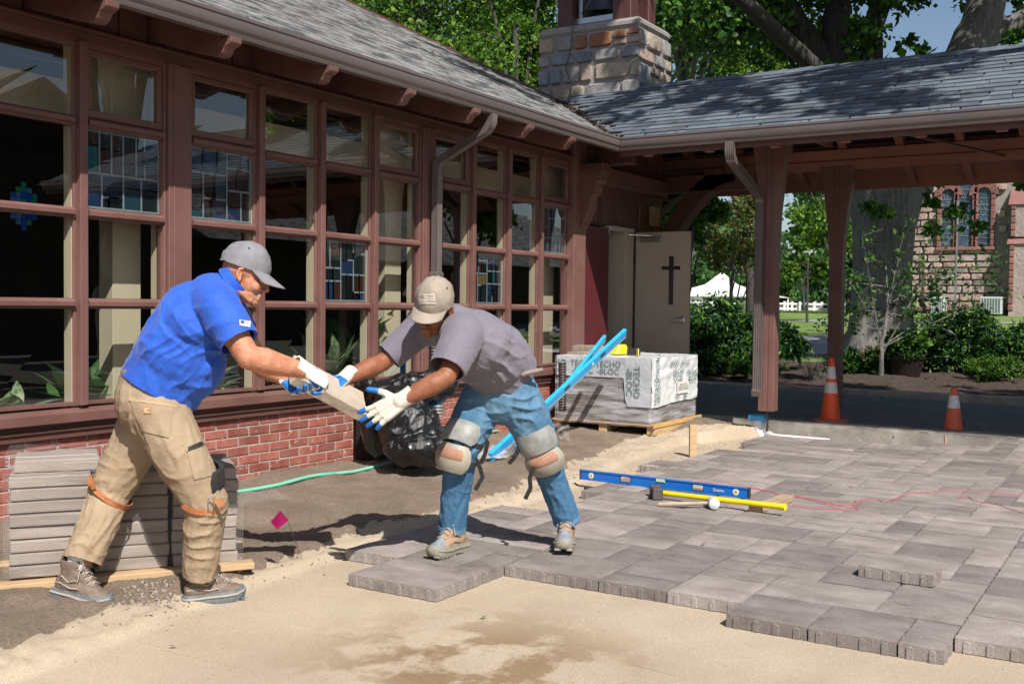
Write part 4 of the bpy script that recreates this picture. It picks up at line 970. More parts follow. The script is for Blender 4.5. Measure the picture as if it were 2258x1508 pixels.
# trees behind the roofs
def bt(px, d, pyc, rad, nb, seed, label, pal, nl, ls, r0=.25, grp="trees beyond the roofs", spread=1.0, **k):
    g_ = ground_at(px, d); rr_ = random.Random(seed); c = at_d(px, pyc, d); bl_ = []
    for q in range(nb):
        a = rr_.uniform(0, 6.28); rr2 = rad * rr_.uniform(.2, .8) * spread; bl_.append(((c.x + math.cos(a) * rr2, c.y + math.sin(a) * rr2, c.z + rr_.uniform(-.75, .85) * rad), rad * rr_.uniform(.3, .5)))
    return tree(label, g_, (c.z - g_.z) * 1.2, bl_, nl, ls, pal, grp, seed, r0, **k)
bt(930, 30, -40, 4.6, 11, 31, "leafy green maple showing above the long hall roof at left", "maple", 36000, .125, .3)
bt(1130, 27, 40, 3.0, 9, 32, "light green maple just left of the stone chimney", "maple", 26000, .115, .25)
bt(1500, 29, 20, 3.3, 10, 33, "maple with pale bare limbs just right of the stone chimney", "maple", 20000, .12, .30, bark=BARK, limbs=14, fork=.2)
bt(1660, 33, 60, 3.6, 10, 34, "dense green maple above the middle of the walkway roof", "maple", 26000, .125, .28)
bt(1300, 40, 0, 4.5, 9, 35, "bright green tree seen through the bell frame", "maple", 12000, .24, .3)
# garden trees seen under the walkway
bt(1615, 30, 490, 1.35, 10, 41, "small spreading tree with rusty and olive leaves in front of the white tent", "rusty", 8000, .095, .09, grp=None, bark=BARK, limbs=12, fork=.05, name="ornamental_tree")
bt(1500, 26, 440, 1.25, 7, 42, "dark leafy tree beside the open taupe door", "dark", 8000, .11, .14, grp=None)
bt(1835, 44, 430, 2.6, 9, 44, "yellow-green tree between the two walkway posts", "maple", 9000, .2, .25, grp=None)
bt(1780, 36, 560, 0.9, 6, 45, "young light green tree beside the street lamp", "maple", 4500, .12, .06, grp=None)
far = [(1500, 85, 470, 6.5), (1640, 95, 560, 4.6), (1745, 78, 600, 2.8), (1870, 90, 560, 4.6), (1990, 84, 520, 6.0), (1560, 72, 560, 4.0), (2120, 110, 420, 8.0), (1400, 90, 480, 7.0), (1820, 68, 610, 2.2), (1705, 110, 590, 4.0)]
names = ["beyond the open door", "behind the tent peak", "behind the street lamp", "left of the giant trunk", "behind the giant trunk", "low behind the tent", "behind the granite church", "hidden behind the hall corner", "low behind the white fence", "behind the front post"]
for k, (px, d, py, rad) in enumerate(far):
    bt(px, d, py, rad, 9, 60 + k, "distant hazy green tree " + names[k], "far", 5200, .40, .3, "distant trees across the lawn", limbs=3)
# shade tree beside the walkway, outside the picture to the right: its crown dapples the roofs
bl = []
rr_ = random.Random(77)
for _ in range(46):
    bl.append(((rr_.uniform(7.3, 10.6), rr_.uniform(-11.5, -2.2), rr_.uniform(8.4, 10.6)), rr_.uniform(.45, .85)))
tree("broad tree standing right of the walkway whose crown dapples the roofs", (12.2, -10.3, 0), 10.5, bl, 11500, .16, "dark", None, 77, .34, limbs=12, shell=.1)
# shrubs
def shrub(label, px, d, w_, h_, nl, ls, pal, seed, group=None, name="shrub", wts=(.45, .4, .15), up=.3, nb=9):
    g_ = ground_at(px, d); g_.z = mulch_z(g_.x, g_.y) if 15.1 < g_.x < 19.2 else g_.z; rr_ = random.Random(seed); t = thing(name, label, "shrub", g_, 0, group); bl_ = []
    for q in range(nb):
        u = rr_.uniform(-1, 1); z_ = rr_.uniform(.25, 1) * h_ * (1 - .45 * u * u); o = VIEW_R * u * w_ * .36 + VIEW_F * rr_.uniform(-.3, .3) * w_
        bl_.append(((g_.x + o.x, g_.y + o.y, g_.z + z_ * .68), rr_.uniform(.30, .46) * min(w_ * .62, h_)))
    P = cloud(bl_, nl, seed, .85, .5); P[:, 2] = np.maximum(P[:, 2], g_.z + .01 + rng.random(len(P)) * .1)
    b = MB()
    for q in range(7):
        e = Vector(bl_[q % nb][0]); b.tube([g_ + Vector((rr_.uniform(-.1, .1), rr_.uniform(-.1, .1), -.05)), g_.lerp(e, .5) + Vector((rr_.uniform(-.1, .1), rr_.uniform(-.1, .1), 0)), e], [.02, .014, .006], 5)
    tag(b.build("stem", BARKD, t), kind="stuff"); leaves_obj("foliage", P, ls, LF[pal], t, seed, up, wts, .38); return t
shrub("large dark feathery evergreen beside the open door", 1580, 17.2, 1.7, 1.30, 18000, .085, "yew", 81)
shrub("broad dark evergreen behind the front walkway post", 1700, 17.4, 1.25, 1.30, 18000, .085, "yew", 82)
shrub("dark spreading evergreen right of the old tree", 2125, 18.0, 1.7, 1.35, 20000, .085, "yew", 83)
shrub("dark evergreen at the right edge behind the shorter cone", 2270, 17.2, 1.5, 1.15, 15000, .085, "yew", 84)
shrub("low light green bush in the mulch behind the shorter cone", 2195, 16.2, .8, .45, 5000, .06, "maple", 85)
shrub("low leafy plants at the foot of the giant trunk", 1890, 17.4, 1.1, .42, 5000, .09, "dark", 86)
shrub("purple-tinged low bush beside the sapling stem", 1960, 18.3, .9, .55, 3500, .06, "rusty", 87)
shrub("light green bush low against the evergreen", 1660, 16.2, .9, .4, 4500, .05, "dark", 88)
# bare twiggy bush
g_ = ground_at(1795, 16.0); b = MB(); rr_ = random.Random(3)
for _ in range(42):
    a = rr_.uniform(0, 6.28); e = g_ + Vector((math.cos(a) * rr_.uniform(.05, .35), math.sin(a) * .2, rr_.uniform(.25, .5))); m_ = g_.lerp(e, .5) + Vector((rr_.gauss(0, .03), rr_.gauss(0, .03), 0))
    b.tube([g_ - Vector((0, 0, .03)), m_, e], [.006, .004, .0015], 4)
tag(b.build("bare_bush", BARK, None), "bare twiggy bush in the mulch left of the taller cone", "shrub")
# slender sapling with open branches
g_ = ground_at(1945, 16.6); g_.z = mulch_z(g_.x, g_.y)
sp = thing("sapling", "slender grey sapling with sparse dark leaves in front of the giant trunk", "tree", g_); b = MB(); top = at_d(1950, 560, 16.8)
tp = limb(b, [g_ - Vector((0, 0, .1)), at_d(1945, 760, 16.6), at_d(1958, 660, 16.7), top], .045, .012, 8, 0, .006, 2)
b.build("trunk", BARK, sp, smooth=True)
ends = [(2130, 470), (2170, 580), (2060, 520), (2190, 620), (2150, 690), (2080, 640), (1830, 560), (1810, 640), (1850, 700), (1790, 720), (1900, 520), (2020, 590), (2210, 560), (2240, 650), (1870, 620), (2110, 740), (2000, 480)]
lp = []
for k, (ex, ey) in enumerate(ends):
    s_ = tp[int(len(tp) * (.28 + .5 * ((k * 7) % 10) / 10))]; e = at_d(ex, ey, 16.2 + (k % 5) * .25); b = MB()
    pl = limb(b, [s_, s_.lerp(e, .5) + Vector((0, 0, .08)), e], .014, .003, 5, 0, .006, k)
    for q in range(4):
        a_ = pl[int(len(pl) * rr_.uniform(.35, .95))]; e2 = a_ + Vector((rr_.gauss(0, .2), rr_.gauss(0, .2), rr_.gauss(.05, .14))); b.tube([a_, e2], [.004, .002], 4)
        for _ in range(13): lp.append(a_.lerp(e2, rr_.random()) + Vector((rr_.gauss(0, .05), rr_.gauss(0, .05), rr_.gauss(0, .04))))
    for p in pl[len(pl) // 3:]:
        for _ in range(4): lp.append(p + Vector((rr_.gauss(0, .06), rr_.gauss(0, .06), rr_.gauss(0, .05))))
    b.build("branch", BARK, sp, smooth=True)
leaves_obj("foliage", lp, .075, LF["dark"], sp, 4, .3, (.5, .35, .15), .6)
# plant pot
g_ = ground_at(1998, 16.9); g_.z += .05; b = MB(); b.lathe([(.0, .04), (.22, .0), (.3, .3), (.32, .3), (.32, .33), (.28, .33), (.27, .29), (.0, .29)], g_, 28)
tag(b.build("plant_pot", mat("black_plastic_pot", (.018, .012, .014), rough=.35), None, smooth=True, sharp=40), "wide black plastic pot standing by the sapling in the mulch", "plant pot")
leaves_obj_ = cloud([((g_.x, g_.y, g_.z + .5), .33)], 2600, 9); o = leaves_obj("potted_plant", leaves_obj_, .07, LF["dark"], None, 9); tag(o, "bushy green plant growing in the black pot", "plant")

# ------------------------------------------------------------------ granite church
CZB = 1.2; CXF = 48.0
chb = thing("granite_church", "pale granite church with red sandstone trim and three arched windows across the lawn", "church", (CXF, 0, CZB))
b = MB(); b.box((CXF + .12, -9, CZB - .6), (CXF + 9, 4.25, 11.3)); b.build("wall", mat("church_mortar", (.3, .27, .25), (.24, .22, .2), rough=.95, scale=3), chb)
CG = [mat("church_granite_" + n_, a_, b_, rough=.9, scale=2.5, fine=.25, fscale=30, bump=.8, bscale=9, bdist=.05, objvar=.15) for n_, a_, b_ in (("a", (.34, .26, .235), (.4, .32, .29)), ("b", (.27, .22, .205), (.34, .28, .26)), ("c", (.4, .28, .24), (.33, .23, .2)))]
RS = mat("red_sandstone", (.19, .085, .075), (.24, .115, .10), rough=.9, scale=2.5, fine=.15, fscale=30, bump=.5, bscale=9, bdist=.03, objvar=.12)
W_ = []
zs_, zt_ = at_x(2130, 545, CXF).z, at_x(2165, 415, CXF).z
for (pl, pr) in ((2076, 2104), (2112, 2146), (2153, 2184)):
    yl_, yr2 = at_x(pl, 500, CXF).y, at_x(pr, 500, CXF).y; W_.append((yr2, yl_))
def blocked(x, z, w, h):   # x measured from y=9 towards -y
    y1, y0 = 4.2 - x, 4.2 - x - w
    for (ya, yb) in W_:
        if y0 < yb + .14 and y1 > ya - .14 and z + CZB + h > zs_ - .12 and z + CZB < zt_ + (.9 if (ya, yb) == W_[1] else .1): return False
    if y0 < .28 and y1 > -1.0 : return False
    return True
rk = random.Random(12)
stone_courses(chb, (CXF, 4.2, CZB + .2), (0, -1, 0), (-1, 0, 0), 6.2, 6.3, (.24, .28, .33), (.35, .5, .62, .8), lambda: CG[rk.randrange(3)], gap=.035, depth=.12, bulge=.05, hook=blocked)
# sandstone trims
LG = mat("leaded_church_glass", (.03, .045, .07), (.09, .13, .2), rough=.25, scale=1.2, spec=.7)
for k, (ya, yb) in enumerate(W_):
    zt2 = zt_ + (.8 if k == 1 else 0); rad = (yb - ya) / 2; cy_ = (ya + yb) / 2; zc_ = zt2 - rad * 1.1
    wv = MB(); pts = [(CXF + .02, ya, zs_), (CXF + .02, yb, zs_)] + [(CXF + .02, cy_ + rad * math.cos(a), zc_ + rad * 1.15 * math.sin(a)) for a in np.linspace(0, math.pi, 9)]
    wv.prism(pts, (.08, 0, 0)); wn2 = wv.build("window", LG, chb)
    b = MB(); rr_ = random.Random(k)
    for q in range(9): z = zs_ + (zc_ - zs_) * q / 9 + .1; b.beam((CXF + .005, ya, z), (CXF + .005, yb, z + rr_.uniform(-.1, .1)), .02, .02, (1, 0, 0))
    for q in range(16):
        a_ = (CXF + .004, rr_.uniform(ya, yb), rr_.uniform(zs_, zc_)); c_ = (CXF + .004, min(yb, max(ya, a_[1] + rr_.uniform(-.3, .3))), a_[2] + rr_.uniform(.2, .5)); b.beam(a_, c_, .015, .015, (1, 0, 0))
    b.build("lead_came", LEAD, wn2)
    z = zs_
    while z < zc_:   # jamb stones
        for y in (ya - .09, yb + .09):
            b = MB(); b.box((CXF - .1, y - .085, z + .01), (CXF + .1, y + .085, z + .27)); b.build("jamb_stone", RS, chb, bevel=.02)
        z += .28
    for q in range(9):   # arch stones
        a0, a1 = math.pi * q / 9, math.pi * (q + 1) / 9 - .03; P = [(cy_ + (rad + o) * math.cos(a), zc_ + (rad + o) * 1.12 * math.sin(a)) for a, o in ((a0, .02), (a1, .02), (a1, .3), (a0, .3))]
        b = MB(); b.prism([(CXF - .1, y, z) for y, z in P], (.2, 0, 0)); b.build("arch_stone", RS, chb)
y = W_[0][1] + .15
b = MB(); b.box((CXF - .14, W_[2][0] - .2, zs_ - .14), (CXF + .1, W_[0][1] + .2, zs_ - .0)); b.build("window_sill", RS, chb, bevel=.02)
b = MB(); b.box((CXF - .1, -9, CZB + .08), (CXF + .2, 4.2, CZB + .22)); b.build("plinth_band", RS, chb, bevel=.03)
for (z0_, z1_, ox) in ((CZB - .5, 4.0, .8), (4.3, 5.6, .6)):
    b = MB(); b.box((CXF - ox, -.75, z0_), (CXF + .3, .08, z1_)); b.build("buttress", CG[1], chb)
    z = max(z0_, CZB + .1)
    while z < z1_ - .1:
        for y in (-.75, -.09):
            b = MB(); b.box((CXF - ox - .05, y - .02 if y < -.5 else y, z + .01), (CXF - ox + .2, y + .2 if y < -.5 else y + .2, z + .25)); b.build("quoin_stone", RS, chb, bevel=.03)
        z += .27
    b = MB(); b.prism([(CXF - ox - .08, -.85, z1_), (CXF + .2, -.85, z1_), (CXF + .2, -.85, z1_ + .75)], (0, 1.05, 0)); b.build("weathering_slope", RS, chb)
b = MB(); yy = at_x(2108, 600, 46.8).y; b.tube([(46.8, yy, 1.1), (46.8, yy, 5.8)], .045, 8); tag(b.build("metal_pole", STEEL, None), "thin pale metal pole standing in front of the granite church", "pole")
ACM = mat("pale_ac_metal", (.55, .6, .6), rough=.4, metallic=.2)
for (pl, pr, lb) in ((2160, 2208, "pale grey condenser unit against the church in the buttress shade"), (2052, 2082, "pale grey condenser unit half hidden by the sapling")):
    ya, yb = at_x(pl, 680, 46.9).y, at_x(pr, 680, 46.9).y; t = thing("condenser_unit", lb, "air conditioner", (46.9, (ya + yb) / 2, 1.2), 0, "condenser units by the church")
    b = MB(); b.box((46.9, yb, 1.15), (47.6, ya, 1.86)); b.build("housing", ACM, t, bevel=.02)
    b = MB(); b.box((46.885, yb + .04, 1.24), (46.898, ya - .04, 1.8)); gr = b.build("coil", mat("dark_coil", (.12, .16, .17), rough=.5), t)
    for k in range(8):
        y = yb + .04 + (ya - yb - .08) * k / 7; b = MB(); b.box((46.872, y - .012, 1.22), (46.886, y + .012, 1.82)); b.build("grille_bar", ACM, gr)
# street lamp, white fence, tent
g_ = ground_at(1772, 60); t = thing("street_lamp", "dark green street lamp with a lantern head beyond the lawn", "street lamp", g_)
b = MB(); b.lathe([(.16, 0), (.16, .3), (.07, .45), (.055, 2.2), (.08, 2.25)], g_, 12); b.build("lamp_post", mat("lamp_green_black", (.02, .035, .03), rough=.4), t, smooth=True)
b = MB(); b.lathe([(.1, 2.25), (.2, 2.6), (.22, 2.62), (.05, 2.85), (.02, 2.95)], g_, 8); b.build("lantern", mat("lantern_glass", (.35, .38, .4), rough=.2), t)
FW = mat("white_fence_paint", (.75, .75, .73), rough=.5)
p0 = at_d(1500, 680, 57); p1 = at_d(1860, 680, 62); t = thing("white_fence", "low white rail fence across the far side of the lawn", "fence", (p0.x, p0.y, 1.1)); n = 22; zb = 1.0
for k in range(n):
    p = p0.lerp(p1, k / (n - 1)); b = MB(); b.box((p.x - .06, p.y - .06, zb), (p.x + .06, p.y + .06, zb + .72)); b.build("fence_post", FW, t)
for z in (.3, .58):
    b = MB(); b.beam((p0.x, p0.y, zb + z), (p1.x, p1.y, zb + z), .05, .1); b.build("fence_rail", FW, t)
TW = mat("white_tent_fabric", (.8, .8, .78), rough=.6, trans=.2)
c = at_d(1592, 600, 62); t = thing("white_tent", "white peaked event tent half hidden behind the hedge", "tent", (c.x, c.y, 1.2)); z_e = at_d(1592, 655, 62).z
b = MB(); vs = [(c.x, c.y, c.z)]; n = 24
for lev, (f, zz) in enumerate(((.25, .5), (.6, .2), (1.0, 0.0))):
    for k in range(n):
        a = 2 * math.pi * k / n; rr2 = 3.1 * f / max(abs(math.cos(a)), abs(math.sin(a))) * (1 if f > .5 else .95); vs.append((c.x + rr2 * math.cos(a), c.y + rr2 * math.sin(a), z_e + (c.z - z_e) * zz))
fs = [(0, 1 + k, 1 + (k + 1) % n) for k in range(n)] + [(1 + L_ * n + k, 1 + L_ * n + (k + 1) % n, 1 + (L_ + 1) * n + (k + 1) % n, 1 + (L_ + 1) * n + k)[::-1] for L_ in (0, 1) for k in range(n)]
b.add(vs, fs); b.build("canopy", TW, t)
for sx in (-3, 3):
    for sy in (-3, 3): b = MB(); b.tube([(c.x + sx, c.y + sy, 1.0), (c.x + sx, c.y + sy, z_e + .02)], .06); b.build("pole", FW, t)
# neighbouring building behind the photographer, mirrored in the window panes
nb = thing("neighbour_building", "dark gabled shingled building facing the window wall", "building", (13, -14.5, 0)); DS = mat("dark_stained_siding", (.03, .022, .018), (.045, .032, .026), rough=.8, scale=3)
b = MB(); b.prism([(9.3, -15, 0), (18.1, -15, 0), (18.1, -15, 3.4), (13.7, -15, 5.75), (9.3, -15, 3.4)], (0, -8, 0)); b.build("wall", DS, nb)
b = MB(); b.prism([(8.8, -14.6, 3.2), (13.7, -14.6, 5.85), (18.6, -14.6, 3.2), (18.6, -14.6, 3.35), (13.7, -14.6, 6.05), (8.8, -14.6, 3.35)], (0, -9, 0)); b.build("roof", SHG_W, nb)
b = MB(); b.box((18.1, -16, 0), (42, -22, 2.9)); b.build("wing_wall", DS, nb)
b = MB(); b.prism([(18.2, -15.2, 2.8), (18.2, -18.8, 5.0), (18.2, -22.5, 2.8)], (25, 0, 0)); b.build("wing_roof", SHG_W, nb)
for k, (x, y, h_, s_) in enumerate(((22, -14.0, 5.6, 1.9), (30, -14.5, 5.8, 2.0), (4, -17, 8, 3.0))):
    bl = [((x + rr_.uniform(-1.3, 1.3) * s_, y + rr_.uniform(-1, 1) * s_ * .6, h_ + rr_.uniform(-.8, .9) * s_), s_ * rr_.uniform(.3, .5)) for _ in range(9)]
    tree("tree mirrored in the window panes, " + ("nearer the walkway", "farthest along", "behind the photographer")[k], (x, y, 0), h_ * 1.1, bl, 9000, .2, "maple", "trees facing the window wall", 90 + k, .22, limbs=5)
# ------------------------------------------------------------------ soft-body modelling: union of tapered limbs, voxel remesh, folds
from mathutils.bvhtree import BVHTree
def cap_mesh(a, b, ra, rb, side=None, flat=1.0, n=20, ends=True):
    """tapered capsule a->b; side = axis that is scaled by flat"""
    a = Vector(a); b = Vector(b); d = b - a; L = max(d.length, 1e-5); d = d / L if L > 1e-4 else Vector((0, 0, 1))
    s = Vector(side) if side is not None else (Vector((0, 0, 1)) if abs(d.z) < .9 else Vector((1, 0, 0)))
    s = (s - d * s.dot(d)).normalized(); t = d.cross(s); vs = []; rings = []
    for k in range(6): th = math.pi / 2 * (1 - k / 6); rings.append((-ra * math.sin(th), ra * math.cos(th)))
    for k in range(5): u = k / 4; rings.append((L * u, ra + (rb - ra) * u))
    for k in range(1, 7): th = math.pi / 2 * k / 6; rings.append((L + rb * math.sin(th), rb * math.cos(th)))
    rings = [(z, max(r, .0006)) for z, r in rings]
    for z, r in rings:
        for j in range(n): an = 2 * math.pi * j / n; vs.append(a + d * z + s * (math.cos(an) * r * flat) + t * (math.sin(an) * r))
    m = len(rings); fs = [(i * n + j, i * n + (j + 1) % n, (i + 1) * n + (j + 1) % n, (i + 1) * n + j) for i in range(m - 1) for j in range(n)]
    fs += [tuple(range(n))[::-1], tuple((m - 1) * n + j for j in range(n))]
    return vs, fs
def ell_mesh(c, X, Y, Z, n=18):
    c = Vector(c); vs = []; fs = []; m = 10
    for i in range(1, m):
        th = math.pi * i / m
        for j in range(n): ph = 2 * math.pi * j / n; vs.append(c + Vector(X) * math.sin(th) * math.cos(ph) + Vector(Y) * math.sin(th) * math.sin(ph) + Vector(Z) * math.cos(th))
    fs = [(i * n + j, (i + 1) * n + j, (i + 1) * n + (j + 1) % n, i * n + (j + 1) % n) for i in range(m - 2) for j in range(n)]
    k = len(vs); vs += [c + Vector(Z), c - Vector(Z)]
    fs += [(k, j, (j + 1) % n) for j in range(n)] + [(k + 1, (m - 2) * n + (j + 1) % n, (m - 2) * n + j) for j in range(n)]
    return vs, fs
def cap(a, b, ra, rb=None, side=None, flat=1.0): return ('c', a, b, ra, ra if rb is None else rb, side, flat)
def ell(c, X, Y, Z): return ('e', c, X, Y, Z)
def blob(name, prims, vox, smooth, mats, parent, disp=None, cuts=(), solid=0.0, matfn=None, post=2, dec=0.0):
    b = MB()
    for p in prims:
        v, f = cap_mesh(*p[1:]) if p[0] == 'c' else ell_mesh(*p[1:]); b.add(v, f)
    me = bpy.data.meshes.new("tmp"); me.from_pydata([tuple(v) for v in b.v], [], b.f); o = bpy.data.objects.new("tmp", me); COL.objects.link(o)
    m = o.modifiers.new("r", 'REMESH'); m.mode = 'VOXEL'; m.voxel_size = vox; m.adaptivity = 0
    if smooth: s = o.modifiers.new("s", 'SMOOTH'); s.factor = .5; s.iterations = smooth
    dg = bpy.context.evaluated_depsgraph_get(); ev = o.evaluated_get(dg); me2 = bpy.data.meshes.new_from_object(ev, depsgraph=dg)
    bpy.data.objects.remove(o); bpy.data.meshes.remove(me)
    bm = bmesh.new(); bm.from_mesh(me2)
    for (pt, nr, rad) in cuts:
        pt = Vector(pt); nr = Vector(nr).normalized()
        g_ = [f for f in bm.faces if (f.calc_center_median() - pt).length < rad]
        gs = set(); [gs.update(f.edges) for f in g_]; [gs.update(f.verts) for f in g_]
        bmesh.ops.bisect_plane(bm, geom=g_ + list(gs), plane_co=pt, plane_no=nr, clear_outer=True)
        # drop anything left beyond the cut
        kill = [f for f in bm.faces if (f.calc_center_median() - pt).length < rad * 1.4 and (f.calc_center_median() - pt).dot(nr) > 1e-4 and (f.calc_center_median() - pt).length < rad]
        if kill: bmesh.ops.delete(bm, geom=kill, context='FACES')
    bm.normal_update()
    if disp:
        off = [disp(v.co, v.normal) for v in bm.verts]
        for v, d_ in zip(bm.verts, off): v.co += v.normal * d_
        if post:
            for _ in range(post): bmesh.ops.smooth_vert(bm, verts=bm.verts, factor=.25, use_axis_x=True, use_axis_y=True, use_axis_z=True)
    bm.normal_update()
    if solid:
        be = [e for e in bm.edges if e.is_boundary]
        if be:
            r = bmesh.ops.extrude_edge_only(bm, edges=be); nv = [x for x in r["geom"] if isinstance(x, bmesh.types.BMVert)]
            for v in nv: v.co -= v.normal * solid if v.normal.length else Vector()
            # pull the fold inward towards the limb centre
            cs = [(Vector(pt), Vector(nr).normalized()) for pt, nr, _ in cuts]
            for v in nv:
                pt, nr = min(cs, key=lambda q: (v.co - q[0]).length); w = (pt - v.co); w -= nr * w.dot(nr)
                v.co += w.normalized() * solid - nr * solid
    bm.to_mesh(me2); bm.free(); me2.name = name
    for m_ in (mats if isinstance(mats, (list, tuple)) else [mats]): me2.materials.append(m_)
    me2.polygons.foreach_set("use_smooth", np.ones(len(me2.polygons), dtype=bool))
    if matfn:
        for p in me2.polygons: p.material_index = matfn(p.center, p.normal)
    me2.update(); o = bpy.data.objects.new(name, me2); link(o, parent)
    X = XF.get(root_of(parent).name) if parent is not None else None
    if X is not None: me2.transform(X)
    return o
def ridge(x): return 1 - 2 * abs(x)
def bone_folds(bones, waves=(), fine=0.0012):
    """bones: (a, b, amp0, amp1, freq, seed): wrinkles across a limb; waves: (dir, freq, amp, centre, radius, warp, seed)"""
    Bn = [(Vector(a), Vector(b), a0, a1, f, s) for a, b, a0, a1, f, s in bones]; Wv = [(Vector(k).normalized(), f, am, Vector(c), r, w, s) for k, f, am, c, r, w, s in waves]
    def fn(p, n):
        d = 0.0; best = None
        for (a, b, a0, a1, f, s) in Bn:
            ab = b - a; t = max(0, min(1, (p - a).dot(ab) / ab.length_squared)); q = a + ab * t; dist = (p - q).length
            if best is None or dist < best[0]: best = (dist, t, ab.length, (p - q), a0, a1, f, s, ab)
        if best:
            dist, t, L, r, a0, a1, f, s, ab = best; u = t * L; amp = a0 + (a1 - a0) * t
            rn = r.normalized() if dist > 1e-5 else r
            nz = noise.noise(Vector((u * f + s, 0, 0)) + rn * 2.1 + Vector((0, s, 0))); nz2 = noise.noise(Vector((u * f * 2.1 + s * 3, 5, 0)) + rn * 2.0)
            d += amp * (ridge(abs(nz) * 1.6) * .75 + nz2 * .5 - .2)
        for (k, f, am, c, r, w, s) in Wv:
            e = (p - c).length / r
            if e < 2.2:
                m_ = math.exp(-e * e * 1.1); wv = noise.noise(p * 4.5 + Vector((s, s, 0))) * w * 2.2 + noise.noise(p * 13 + Vector((s, 0, s))) * .8
                x = math.sin(p.dot(k) * f * .58 + wv + s); d += 1.5 * am * m_ * (1 - abs(x)) ** 1.7 * max(0.0, .38 + 1.7 * noise.noise(p * 5.5 + Vector((0, s, 3))))
        d += fine * noise.noise(p * 60)
        return d
    return fn
def decal(name, target, quad, mats, parent, nx=6, ny=6, off=.003, cell=None, thick=.0025):
    """thin patch sewn onto the surface of target; quad in view of the photograph: four pixel corners"""
    X = XF.get(root_of(target).name); inv = X.inverted() if X is not None else Matrix.Identity(4)
    me = target.data; bvh = BVHTree.FromPolygons([inv @ v.co for v in me.vertices], [tuple(p.vertices) for p in me.polygons])
    q = [Vector((a, b, 0)) for a, b in quad]; vs = []; ok = True; last = None
    for j in range(ny + 1):
        for i in range(nx + 1):
            u, v = i / nx, j / ny; p = q[0] * (1 - u) * (1 - v) + q[1] * u * (1 - v) + q[2] * u * v + q[3] * (1 - u) * v
            r = ray(p.x, p.y).normalized(); h = bvh.ray_cast(CAM, r)
            if h[0] is None: h = (last if last is not None else CAM + r * 4.7, -r)
            last = h[0]; vs.append(h[0] - r * off)
    w = nx + 1; n0 = len(vs); fs = [(j * w + i, (j + 1) * w + i, (j + 1) * w + i + 1, j * w + i + 1) for j in range(ny) for i in range(nx)]
    mi = [cell((i + .5) / nx, (j + .5) / ny) if cell else 0 for j in range(ny) for i in range(nx)]
    rim = [i for i in range(w)] + [j * w + nx for j in range(1, ny + 1)] + [ny * w + i for i in range(nx - 1, -1, -1)] + [j * w for j in range(ny - 1, 0, -1)]
    for r_ in rim: vs.append(vs[r_] + (vs[r_] - CAM).normalized() * (off + thick))
    k = len(rim); fs += [(rim[i], n0 + i, n0 + (i + 1) % k, rim[(i + 1) % k])[::-1] for i in range(k)]; mi += [0] * k
    return mesh_obj(name, vs, fs, mats, parent, mi, True, True, 50)

SKIN1 = mat("sunburnt_skin", (.42, .17, .095), (.52, .245, .15), rough=.58, scale=22, sss=.06, bump=.35, bscale=160, bdist=.002, fine=.2, fscale=120, world=True, spec=.3, spots=(.3, .1, .06), spot_scale=45, spot_amt=.08)
SKIN2 = mat("brown_skin", (.22, .08, .04), (.28, .11, .06), rough=.52, scale=20, sss=.04, bump=.3, bscale=160, bdist=.002, fine=.18, fscale=120, world=True, spec=.35)
BLUE = mat("royal_blue_polo_cloth", (.008, .07, .42), (.014, .095, .52), rough=.75, scale=4, sheen=.15, fine=.10, fscale=500, bump=.15, bscale=700, bdist=.001, bump2=.55, b2scale=16, b2dist=.012, world=True)
GREY = mat("grey_polo_cloth", (.135, .122, .155), (.17, .155, .19), rough=.85, scale=3, sheen=.15, fine=.10, fscale=500, bump=.15, bscale=700, bdist=.001, bump2=.5, b2scale=16, b2dist=.012, world=True)
KHAKI = mat("khaki_canvas", (.27, .195, .125), (.35, .26, .17), rough=.85, scale=5, fine=.1, fscale=500, bump=.25, bscale=500, bdist=.001, bump2=.6, b2scale=20, b2dist=.012, world=True)
KHAKID = mat("khaki_seam", (.36, .25, .14), (.42, .3, .18), rough=.85, scale=9, world=True)
DENIM = mat("faded_blue_denim", (.045, .125, .22), (.13, .245, .35), rough=.85, scale=4.5, mixlo=.4, mixhi=.68, fine=.2, fscale=400, bump=.3, bscale=500, bdist=.0012, bump2=.5, b2scale=24, b2dist=.010, world=True)
DENIMD = mat("deep_blue_denim", (.03, .10, .195), (.055, .155, .27), rough=.85, scale=5, fine=.18, fscale=400, bump=.3, bscale=500, bdist=.0012, bump2=.5, b2scale=24, b2dist=.010, world=True)
KNIT = mat("white_knit_glove", (.68, .66, .6), (.76, .74, .7), rough=.9, scale=12, fine=.1, fscale=260, bump=.5, bscale=260, bdist=.002, world=True)
KNIT2 = mat("grubby_knit_glove", (.45, .42, .35), (.58, .55, .48), rough=.9, scale=14, fine=.12, fscale=260, bump=.5, bscale=260, bdist=.002, world=True)
RUBB = mat("blue_rubber_palm", (.01, .12, .42), (.015, .16, .5), rough=.45, scale=30, bump=.4, bscale=120, bdist=.002, world=True)
CAP1 = mat("charcoal_cap_cloth", (.165, .16, .18), (.215, .21, .225), rough=.9, scale=12, fine=.08, fscale=600, bump=.2, bscale=500, bdist=.001, world=True)
CAP2 = mat("khaki_grey_cap_cloth", (.25, .205, .165), (.32, .27, .22), rough=.9, scale=12, fine=.08, fscale=600, bump=.2, bscale=500, bdist=.001, world=True)
LEA = mat("tan_leather_strap", (.38, .12, .04), (.5, .2, .08), rough=.45, scale=30, world=True)
BLK = mat("black_webbing", (.015, .015, .016), (.03, .03, .03), rough=.7, scale=40, world=True)
BOOT1 = mat("taupe_boot_leather", (.13, .09, .068), (.2, .15, .115), rough=.75, scale=30, bump=.3, bscale=200, bdist=.002, world=True)
